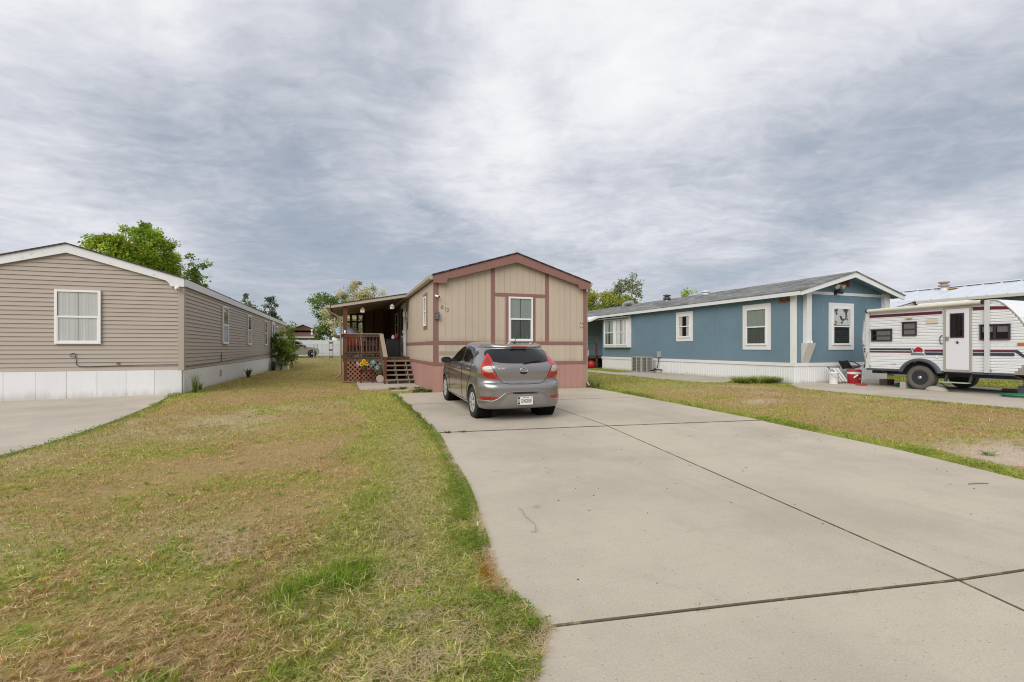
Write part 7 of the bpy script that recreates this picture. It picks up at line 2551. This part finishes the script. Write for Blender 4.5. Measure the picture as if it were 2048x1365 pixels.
# trees behind the porch
tree('far_tree', base_at(665, 58), 7.4, [(-1.1, 0, 6.0, 1.5, 1.4, 1.3), (0.6, 0, 6.4, 1.6, 1.4, 1.2), (-1.6, 0, 4.0, 1.2, 1.2, 1.2), (-1.0, 0, 2.5, 1.5, 1.2, 1.0), (1, 0, 3.5, 2, 1.5, 1.4)], 0.24, 8000, GD, 'dark green tree behind the porch of the beige house', trunk_r=0.16, clumps=80)
tree('olive_tree', base_at(706, 50), 7.6, [(0.3, 0, 6.3, 1.7, 1.4, 1.2), (2.2, 0, 6.2, 1.4, 1.2, 1.1), (-1.6, 0, 4.3, 1.5, 1.3, 1.2), (-0.6, 0, 2.9, 1.6, 1.3, 1.1), (0.9, 0, 4.2, 1.8, 1.5, 1.3), (0.2, 0, 7.4, 0.5, 0.5, 0.6)], 0.20, 11000, PALE, 'pale cream flowering tree behind the porch of the beige house', trunk_r=0.15, clumps=110)
# trees behind the blue house
tree('leafy_tree', base_at(1205, 44), 6.4, [(-1.2, 0, 5.1, 1.6, 1.4, 1.3), (0.7, 0, 4.9, 1.5, 1.3, 1.2), (2.2, 0, 4.8, 1.5, 1.3, 1.2), (-2.2, 0, 4.1, 1.3, 1.2, 1.3), (3.4, 0, 4.1, 1.2, 1.1, 1.0)], 0.20, 15000, GY, 'yellow green bushy tree between the beige and the blue house', trunk_r=0.15, clumps=95)
tree('slender_tree', base_at(1246, 46), 8.6, [(0.0, 0, 6.4, 0.9, 0.8, 1.3), (1.1, 0, 7.4, 0.8, 0.7, 1.0), (-1.6, 0, 6.0, 0.5, 0.5, 0.6), (-0.5, 0, 7.2, 0.5, 0.5, 0.7), (1.7, 0, 6.6, 0.5, 0.5, 0.7)], 0.20, 1700, [(0.27, 0.30, 0.12), (0.18, 0.21, 0.08)], 'thin sparse tree with upright twigs above the blue roof', trunk_r=0.11, clumps=58)
tree('leafy_tree', base_at(1378, 40), 6.0, [(0, 0, 5.6, 0.6, 0.6, 0.5), (-0.6, 0, 5.0, 0.5, 0.5, 0.4), (0.3, 0, 4.9, 0.5, 0.5, 0.5), (-1.6, 0, 4.75, 0.3, 0.3, 0.25)], 0.20, 800, G1, 'small green treetop showing beside the roof flues of the blue house', trunk_r=0.09, clumps=22)
# shrub at the far corner of the tan house
for (x, y, h, n, lab) in ((-3.48, 31.4, 2.5, 2600, 'tall leafy shrub at the far side door of the tan house'), (-3.15, 32.5, 2.1, 1200, 'smaller shrub with bare stems right of the tall one by the tan house'), (-3.2, 34.8, 3.0, 500, 'slim taller shoot rising behind the shrubs by the tan house')):
    lob = [(0, 0, h * 0.74, 0.36, 0.4, h * 0.22), (-0.22, 0.1, h * 0.50, 0.42, 0.5, h * 0.22), (0.22, 0, h * 0.52, 0.40, 0.45, h * 0.2), (0.0, 0, h * 0.26, 0.45, 0.45, h * 0.14)] if n > 1000 else [(0, 0, h * 0.6, 0.25, 0.25, h * 0.3), (0.1, 0, h * 0.94, 0.2, 0.2, 0.22)]
    tree('shrub', (x, y, H(x, y)), h, lob, 0.13, n, G2 + [(0.22, 0.33, 0.05)], lab, 'shrub', 'shrubs by the tan house', 0.035, clumps=48, fork=0.2)
# step and clutter half hidden by the shrub
sd = thing('side_steps', (-3.5, 32, 0.08), 'small white side steps hidden behind the shrub at the tan house', 'steps')
for k in range(3):
    MB().box(-3.98, -3.1 - 0.22 * k, 31.5, 32.6, 0.06 + 0.25 * k, 0.30 + 0.25 * k).build('step', MATS['white_paint'], sd)
wh_ = thing('wheel_barrow_tyre', (-3.3, 30.5, 0.1), 'dark tyre leaning at the skirting beside the shrub', 'tyre')
MB().lathe((-3.78, 30.75, 0.34), [(0.15, -0.08), (0.26, -0.08), (0.29, 0), (0.26, 0.08), (0.15, 0.08), (0.15, -0.08)], 20, 'x').build('tyre', MATS['tyre'], wh_)

# weeds: upright grass clump and small sprouts along the skirting
def sprout(name, x, y, h, n, spread, label, cols, group='weeds', blade=0.012, cat='weed'):
    z0 = H(x, y)
    T = thing(name, (x, y, z0), label, cat, group)
    V, F, C4 = [], [], []
    for k in range(n):
        a = RNG.uniform(0, 6.283)
        r0 = spread * 0.25 * RNG.random()
        hh = h * RNG.uniform(0.45, 1.05)
        lean = spread * RNG.uniform(0.2, 1.0) * hh / h
        p0 = np.array((x + r0 * math.cos(a), y + r0 * math.sin(a), z0 - 0.01))
        d = np.array((math.cos(a), math.sin(a), 0))
        s = np.array((-math.sin(a), math.cos(a), 0)) * blade
        p1 = p0 + d * lean * 0.35 + np.array((0, 0, hh * 0.6))
        p2 = p0 + d * lean + np.array((0, 0, hh))
        i = len(V)
        V += [p0 - s, p0 + s, p1 + s * 0.8, p1 - s * 0.8, p2]
        F += [(i, i + 1, i + 2), (i, i + 2, i + 3), (i + 3, i + 2, i + 4)]
        c = np.array(cols[RNG.integers(0, len(cols))]) * RNG.uniform(0.7, 1.3)
        C4 += [(*c, 1)] * 5
    raw_mesh('blades', np.array(V), np.array(F), np.array(C4), MATS['foliage'], T)
    return T


WG = [(0.19, 0.26, 0.05), (0.27, 0.31, 0.08), (0.14, 0.21, 0.04), (0.42, 0.42, 0.18)]
sprout('weed_clump', -3.80, 15.15, 0.66, 46, 0.26, 'tall wispy grass weed at the corner of the tan house', WG, blade=0.007)
sprout('weed_clump', -3.86, 15.85, 0.30, 26, 0.15, 'small weed beside the tall grass at the tan corner', WG)
sprout('weed_clump', -3.80, 22.9, 0.40, 22, 0.28, 'leafy weed against the white skirting of the tan house', [(0.10, 0.17, 0.03), (0.07, 0.12, 0.025)], blade=0.04)
sprout('weed_clump', 7.40, 13.05, 0.34, 120, 0.42, 'grass tuft at the right front corner of the beige house', WG, blade=0.010)
sprout('weed_clump', 7.55, 13.6, 0.30, 100, 0.40, 'second grass tuft just behind the beige house corner', WG, blade=0.010)
for k, (x, y, h, n, sp, nm) in enumerate(((8.05, 3.02, 0.12, 60, 0.26, 'grey green weed on the bare dirt patch, nearest the driveway'), (8.75, 3.55, 0.15, 110, 0.42, 'wide grey green weed on the bare dirt patch'), (8.55, 2.75, 0.15, 80, 0.34, 'grey green weed at the right edge of the dirt patch'), (7.92, 3.75, 0.09, 40, 0.20, 'small grey green weed beside the dirt patch'))):
    sprout('weed_clump', x, y, h, n, sp, nm, [(0.36, 0.42, 0.24), (0.28, 0.35, 0.18), (0.44, 0.48, 0.28)], blade=0.008)
sprout('weed_clump', 1.62, 7.66, 0.055, 90, 0.10, 'low green weed growing in the far driveway joint', [(0.08, 0.15, 0.03)], blade=0.006)
sprout('weed_clump', 1.86, 7.64, 0.05, 60, 0.10, 'second low green weed in the far driveway joint', [(0.08, 0.15, 0.03)], blade=0.006)
sprout('weed_clump', 2.25, 7.60, 0.035, 24, 0.05, 'tiny sprout in the far driveway joint', [(0.08, 0.15, 0.03)], blade=0.004)
sprout('weed_clump', 3.35, 7.485, 0.035, 24, 0.05, 'tiny sprout near the middle of the far driveway joint', [(0.08, 0.15, 0.03)], blade=0.004)
sprout('weed_clump', 1.72, 10.98, 0.05, 20, 0.05, 'thin dry sprout on the driveway left of the car', [(0.18, 0.14, 0.08)], blade=0.004)
sprout('weed_clump', 1.80, 2.045, 0.030, 60, 0.05, 'small green sprout in the near driveway joint', [(0.10, 0.16, 0.03), (0.16, 0.19, 0.05)], blade=0.0025)
sprout('weed_clump', 2.72, 1.895, 0.028, 60, 0.045, 'small brownish sprout in the near driveway joint', [(0.14, 0.15, 0.05), (0.16, 0.11, 0.05)], blade=0.0025)
sprout('weed_clump', 3.44, 1.60, 0.02, 26, 0.03, 'tiny green sprout in the long driveway joint', [(0.10, 0.16, 0.03)], blade=0.002)
for (x, y, h, n, lab) in ((2.15, 14.1, 0.10, 130, 'low green weeds against the pink skirting, middle of the patch'), (2.28, 13.6, 0.12, 150, 'low green weeds at the left front corner of the pink skirting'),
                          (2.0, 13.75, 0.09, 120, 'low green weeds at the driveway end of the weed patch'), (1.75, 14.9, 0.10, 80, 'small weeds on the front edge of the entry pad, middle'),
                          (2.2, 14.95, 0.08, 60, 'small weeds where the entry pad meets the pink skirting'), (1.45, 14.95, 0.08, 50, 'small weeds at the left front edge of the entry pad')):
    sprout('weed_patch', x, y, h, n, 0.32, lab, [(0.09, 0.15, 0.03), (0.13, 0.17, 0.04)], 'weeds by the pink skirting', blade=0.012)
for (x, y, lab) in ((12.9, 12.7, 'leftmost yellow green grass clump by the blue house corner'), (13.45, 12.5, 'middle yellow green grass clump by the blue house corner'), (14.0, 12.55, 'grass clump touching the blue house skirting near its corner')):
    for q in range(1):
        sprout('grass_clump', x, y, 0.27, 420, 0.75, lab, [(0.42, 0.46, 0.12), (0.55, 0.55, 0.22), (0.26, 0.33, 0.08)], 'grass clumps by the blue house', blade=0.012, cat='grass clump')
# dry stalk and pebbles on the slab
st = MB()
st.tube([(1.37, 3.30, 0.020), (1.41, 3.42, 0.030), (1.40, 3.60, 0.030), (1.44, 3.78, 0.018), (1.42, 3.82, 0.03)], 0.002, 5)
st.tube([(1.37, 3.30, 0.020), (1.33, 3.31, 0.018)], 0.002, 4)
st.build('dry_stalk', mat('straw_grey', (0.27, 0.23, 0.18), 0.9, 0.1, 0.2), None, 'thin grey dry stalk lying on the driveway', 'twig')
st = MB()
st.tube([(5.98, 2.98, 0.020), (6.08, 2.97, 0.022), (6.2, 2.93, 0.018)], 0.006, 5)
st.build('dry_twig', MATS['straw_grey'], None, 'short dark twig on the right side of the driveway', 'twig')
pebs = MB()
for k in range(170):
    r = RNG.uniform(0.9, 9) ** 1.0
    x, y = RNG.uniform(0.9, 7.0), RNG.uniform(0.6, 8.5)
    if not inpoly(inset_poly(DRIVE_ALL, 0.25), np.array([x]), np.array([y]))[0]:
        continue
    q = RNG.uniform(0.003, 0.008)
    z = H(x, y) + (0.012 if y > 2.2 - 0.13 * x + 0.35 else -0.002)
    pebs.lathe((x, y, z), [(q, 0), (q * 0.9, q * 0.5), (q * 0.3, q * 0.8)], 6)
pebs.build('pebbles', mat('pebble_dark', (0.07, 0.06, 0.055), 0.9, 0.2, 0.2), None, 'tiny dark pebbles scattered over the driveway', 'pebbles', kind='stuff')

# ================================================================ GRASS
TUFT = [RNG.random((257, 257)) for _ in range(4)]


def build_grass(n_total):
    S, C = math.sin(YAW), math.cos(YAW)
    out = []
    # draw places with density falling with distance from where one stands
    r = 1.25 * (50 / 1.25) ** (RNG.random(n_total) ** 1.0)
    a = YAW + RNG.uniform(-R(66), R(60), n_total)
    x, y = r * np.sin(a), r * np.cos(a)
    cell = np.where(r < 5, 0.062, 0.11)
    ci, cj = np.floor(x / cell).astype(int), np.floor(y / cell).astype(int)
    hx, hy, hh, hc = [TUFT[k][ci % 257, cj % 257] for k in range(4)]
    pull = np.where(hh > 0.35, 0.36, 0.05) * RNG.uniform(0.3, 1.4, len(x)) * np.where(r < 5, 1, 0.5)
    x, y = x + ((ci + hx) * cell - x) * pull, y + ((cj + hy) * cell - y) * pull
    ok = (y > 0.4)
    ok &= ~inpoly(inset_poly(DRIVE_ALL, 0.015), x, y)
    for p in (LEFT_PAD, RV_PAD, SIDE_PATH, ENTRY_PAD):
        ok &= ~inpoly(p, x, y)
    for p in ROOFED:
        ok &= ~inpoly(p, x, y)
    ok &= ~((x > 7.19) & (y > 31)) & (x < 23)
    ok &= ~((x > 2.41) & (x < 7.2) & (y > 13.2))
    ok &= ~((x < -8.9) & (y > 14.9))
    x, y, r, hh, hc = x[ok], y[ok], r[ok], hh[ok], hc[ok]
    g, bare, rust, strip, n1, n2 = lawn_fields(x, y)
    keep = RNG.random(len(x)) > 0.90 * bare
    x, y, r, g, rust, strip, n1, n2, hh, hc = [q[keep] for q in (x, y, r, g, rust, strip, n1, n2, hh, hc)]
    n = len(x)
    big = fbm(x + 3, y + 8, 5.0, 2)
    hgt_ = (0.020 + 0.010 * g + 0.004 * strip) * RNG.uniform(0.55, 1.35, n) * (0.8 + 0.5 * big) * (0.65 + 0.8 * hh)
    lump = lumps(x, y)
    hgt_ *= 1 + 0.9 * np.clip(lump, 0, 1)
    hgt_ *= 1 + 0.30 * ss(6, 14, r)
    wid = np.maximum(0.0016 + 0.0010 * RNG.random(n), r * 0.00040) * RNG.uniform(0.8, 1.3, n)
    wid *= np.where(r < 3.5, 0.72, 1.0)
    az = RNG.uniform(0, 2 * math.pi, n)
    dirx, diry = np.cos(az), np.sin(az)
    flat = RNG.random(n) < (0.24 + 0.16 * strip) * (1 - 0.35 * g) * (1 - 0.8 * np.clip(lump, 0, 1))          # lying clippings
    lean = np.where(flat, RNG.uniform(0.9, 2.0, n), RNG.uniform(0.3, 1.4, n))
    rise = np.where(flat, RNG.uniform(-0.2, 0.35, n), RNG.uniform(0.55, 1.0, n))
    # colours
    u = RNG.random(n)
    col = np.zeros((n, 3))
    gg = np.clip(g + RNG.normal(0, 0.13, n) + (hc - 0.5) * 0.55, 0, 1)
    lush = PAL['lush'][None] * (1 - u[:, None]) + PAL['fresh'][None] * u[:, None]
    dry = PAL['brown'][None] * (1 - u[:, None]) + PAL['tan'][None] * u[:, None]
    oliv = PAL['olive'][None] * (0.7 + 0.6 * u[:, None])
    t = gg[:, None]
    col = np.where(t < 0.5, dry * (1 - 2 * t) + oliv * 2 * t, oliv * (2 - 2 * t) + lush * (2 * t - 1))
    pl = (RNG.random(n) < 0.34 * strip + 0.06)
    col[pl] = (PAL['pale'][None] * (0.7 + 0.5 * u[:, None]))[pl]
    fs = flat & (RNG.random(n) < 0.55 - 0.15 * strip)
    col[fs] = (PAL['straw'][None] * (0.65 + 0.5 * u[:, None]))[fs]
    lu = RNG.random(n) < 0.85 * np.clip(lump, 0, 1)
    col[lu] = (np.array((0.20, 0.33, 0.02))[None] * (0.55 + 0.8 * u[:, None]))[lu]
    ru = RNG.random(n) < rust * 0.8
    col[ru] = (PAL['rust'][None] * (0.7 + 0.6 * u[:, None]))[ru]
    pinkish = RNG.random(n) < 0.14 * (1 - g) * ss(0.45, 0.65, n2)
    col[pinkish] = (np.array((0.46, 0.22, 0.11))[None] * (0.7 + 0.6 * u[:, None]))[pinkish]
    col *= ((0.82 + 0.42 * n1) * RNG.uniform(0.70, 1.30, n) * (0.80 + 0.40 * hh))[:, None]
    z0 = hgt(x, y) - 0.006 + np.where(flat, hgt_ * RNG.uniform(0.3, 0.95, n), 0)
    P0 = np.stack([x, y, z0], 1)
    Sv = np.stack([-diry, dirx, np.zeros(n)], 1) * wid[:, None]
    Dv = np.stack([dirx, diry, np.zeros(n)], 1)
    L = (hgt_ * lean)[:, None]
    Up = np.stack([np.zeros(n), np.zeros(n), hgt_ * rise], 1)
    near = r < 4.2
    # near blades: bent, three triangles; far blades: one triangle
    def pack(V, F, c, k):
        return V.reshape(-1, 3), F, np.repeat(np.concatenate([c, np.ones((len(c), 1))], 1), k, 0)
    a_ = near
    V = np.stack([P0 - Sv, P0 + Sv, P0 + Dv * L * 0.35 + Up * 0.62 + Sv * 0.8, P0 + Dv * L * 0.35 + Up * 0.62 - Sv * 0.8, P0 + Dv * L + Up], 1)[a_]
    i = (np.arange(len(V)) * 5)[:, None]
    F = np.concatenate([i + np.array([[0, 1, 2]]), i + np.array([[0, 2, 3]]), i + np.array([[3, 2, 4]])], 1).reshape(-1, 3)
    v, f, c = pack(V, F, col[a_], 5)
    raw_mesh('near_lawn_grass', v, f, c, MATS['grass'], None, label='short patchy lawn grass, green strip beside the driveway', cat='grass', kind='stuff')
    a_ = ~near
    V = np.stack([P0 - Sv * 1.2, P0 + Sv * 1.2, P0 + Dv * L * 0.8 + Up], 1)[a_]
    F = np.arange(len(V) * 3).reshape(-1, 3)
    v, f, c = pack(V, F, col[a_], 3)
    raw_mesh('far_lawn_grass', v, f, c, MATS['grass'], None, label='dry and green lawn grass stretching back between the houses', cat='grass', kind='stuff')
    print('GRASS blades', n, near.sum())


leafmat('grass', 0.38, 0.6)
build_grass(1250000)


def edge_leaves():
    """clover-like leaves and long blades hanging over the concrete edges"""
    pts, sz = [], []
    def along(poly, n, w0, w1, y0=-9, y1=99):
        P = np.array(poly)
        seg = np.hypot(*np.diff(P, axis=0).T)
        cum = np.concatenate([[0], np.cumsum(seg)])
        q = RNG.uniform(0, cum[-1], n)
        i = np.clip(np.searchsorted(cum, q) - 1, 0, len(seg) - 1)
        t = ((q - cum[i]) / seg[i])[:, None]
        p = P[i] + (P[i + 1] - P[i]) * t
        d = (P[i + 1] - P[i]) / seg[i][:, None]
        nrm = np.stack([d[:, 1], -d[:, 0]], 1)
        off = np.clip(RNG.normal((w0 + w1) / 2, (w1 - w0) / 3.2, n), *((-0.025, 9) if w1 > -w0 else (-9, 0.025)))
        pp = p + nrm * off[:, None]
        clump = fbm(pp[:, 0] + 5, pp[:, 1] + 2, 3.4, 4)
        ok = (clump > 0.44 + 0.14 * RNG.random(n)) & (p[:, 1] > y0) & (p[:, 1] < y1)
        return pp[ok]
    A = along(DRIVE_L, 42000, -0.05, 0.13)
    A2 = along([(1.19, 4.88), (1.11, 4.25), (1.03, 3.74), (0.95, 3.24), (0.90, 2.93), (0.87, 2.70), (0.88, 2.43), (0.96, 2.17), (0.80, 1.95), (0.70, 1.75)], 34000, -0.05, 0.24)
    B = along(DRIVE_R, 46000, -0.32, 0.04)
    Cc = along(LEFT_PAD[:7], 10000, -0.24, 0.04)
    # each polyline runs towards the viewer, so its normal points to the left lawn for DRIVE_L
    for arr, side in ((A, 1), (A2, 1), (B, 1), (Cc, 1)):
        pts.append(arr)
    p = np.concatenate(pts)
    r = np.hypot(p[:, 0], p[:, 1])
    keep = RNG.random(len(p)) < np.clip(4.0 / r, 0.15, 1) * 0.6
    p, r = p[keep], r[keep]
    z = hgt(p[:, 0], p[:, 1]) + RNG.uniform(0.005, 0.055, len(p))
    P = np.stack([p[:, 0], p[:, 1], z], 1)
    D = RNG.normal(size=(len(p), 3)) * np.array((1, 1, 0.45))
    size = np.maximum(0.011, r * 0.0022)
    u = RNG.random((len(p), 1))
    rust = (np.exp(-((p[:, 1] - 2.82) / 0.20) ** 2) * (p[:, 0] < 2) * (p[:, 0] > 0.78))[:, None]
    col = (np.array((0.13, 0.23, 0.025)) * (1 - u) + np.array((0.30, 0.38, 0.05)) * u) * (0.75 + 0.5 * RNG.random((len(p), 1)))
    isr = (RNG.random((len(p), 1)) < 0.7 * rust)
    col = np.where(isr, np.array((0.33, 0.14, 0.03)) * (0.7 + 0.6 * u), col)
    # leaf_mesh wants one size array
    leaf_mesh('edge_weed_leaves', P, D, size, col, None, MATS['grass'], aspect=0.7)


edge_leaves()


def clippings():
    """loose dry straw: along the concrete edge and in a band of the green strip"""
    P = np.array(DRIVE_L[4:] + [(0.80, 1.95), (0.62, 1.6)])
    seg = np.hypot(*np.diff(P, axis=0).T)
    cum = np.concatenate([[0], np.cumsum(seg)])
    n = 9000
    q = cum[-1] * RNG.random(n) ** 0.75
    i = np.clip(np.searchsorted(cum, q) - 1, 0, len(seg) - 1)
    d = np.diff(P, axis=0)[i] / seg[i][:, None]
    nrm = np.stack([d[:, 1], -d[:, 0]], 1)
    band = RNG.random(n) < 0.55
    off = np.where(band, RNG.normal(0.52, 0.16, n), RNG.normal(0.0, 0.022, n))
    p = P[i] + d * (q - cum[i])[:, None] + nrm * off[:, None]
    z = hgt(p[:, 0], p[:, 1]) + np.where(off < 0, 0.014, np.where(band, 0.030, 0.018)) + RNG.uniform(0, 0.006, n)
    a = RNG.uniform(0, 2 * math.pi, n)
    L = RNG.uniform(0.015, 0.042, n) * np.where(band, 1.0, 0.8)
    D = np.stack([np.cos(a), np.sin(a), RNG.normal(0, 0.10, n)], 1) * L[:, None]
    r = np.hypot(p[:, 0], p[:, 1])
    Sd = np.stack([-np.sin(a), np.cos(a), np.zeros(n)], 1) * np.maximum(0.0010, r * 0.0003)[:, None]
    c0 = np.stack([p[:, 0], p[:, 1], z], 1)
    V = np.stack([c0 - D - Sd, c0 - D + Sd, c0 + D + Sd, c0 + D - Sd], 1).reshape(-1, 3)
    F = np.arange(n * 4).reshape(-1, 4)
    u = RNG.random((n, 1))
    col = np.array((0.60, 0.47, 0.27)) * (1 - u) + np.array((0.72, 0.60, 0.38)) * u
    raw_mesh('dry_clippings', V, F, np.repeat(np.concatenate([col, np.ones((n, 1))], 1), 4, 0), MATS['grass'], None, label='loose dry straw clippings beside the driveway edge', cat='clippings', kind='stuff')
    # broad-leaved weeds scattered through the lawn
    m = 260
    x, y = RNG.uniform(-3.6, 1.0, m), 1.3 + 9 * RNG.random(m) ** 1.6
    ok = ~inpoly(DRIVE_ALL, x, y) & ~inpoly(LEFT_PAD, x, y)
    x, y = x[ok], y[ok]
    k = 11
    a = RNG.uniform(0, 2 * math.pi, (len(x), k))
    X = (x[:, None] + 0.006 * np.cos(a)).ravel()
    Y = (y[:, None] + 0.006 * np.sin(a)).ravel()
    Pp = np.stack([X, Y, hgt(X, Y) + 0.012], 1)
    Dd = np.stack([np.cos(a).ravel(), np.sin(a).ravel(), RNG.uniform(0.1, 0.7, a.size)], 1)
    tone = np.repeat(RNG.uniform(0.6, 1.3, len(x)), k)[:, None]
    yel = np.repeat(RNG.random(len(x)) < 0.3, k)[:, None]
    cc = np.where(yel, np.array((0.48, 0.46, 0.08)), np.array((0.30, 0.44, 0.07))) * tone
    o = leaf_mesh('lawn_weeds', Pp, Dd, 0.030, cc, None, MATS['grass'], aspect=0.45)
    tag(o, 'small broad leaved weeds scattered through the left lawn', 'weeds', kind='stuff')


clippings()
for o in bpy.data.objects:
    if o.name.startswith('edge_weed_leaves'):
        tag(o, 'low clover and weeds creeping over the driveway edges', 'weeds', kind='stuff')
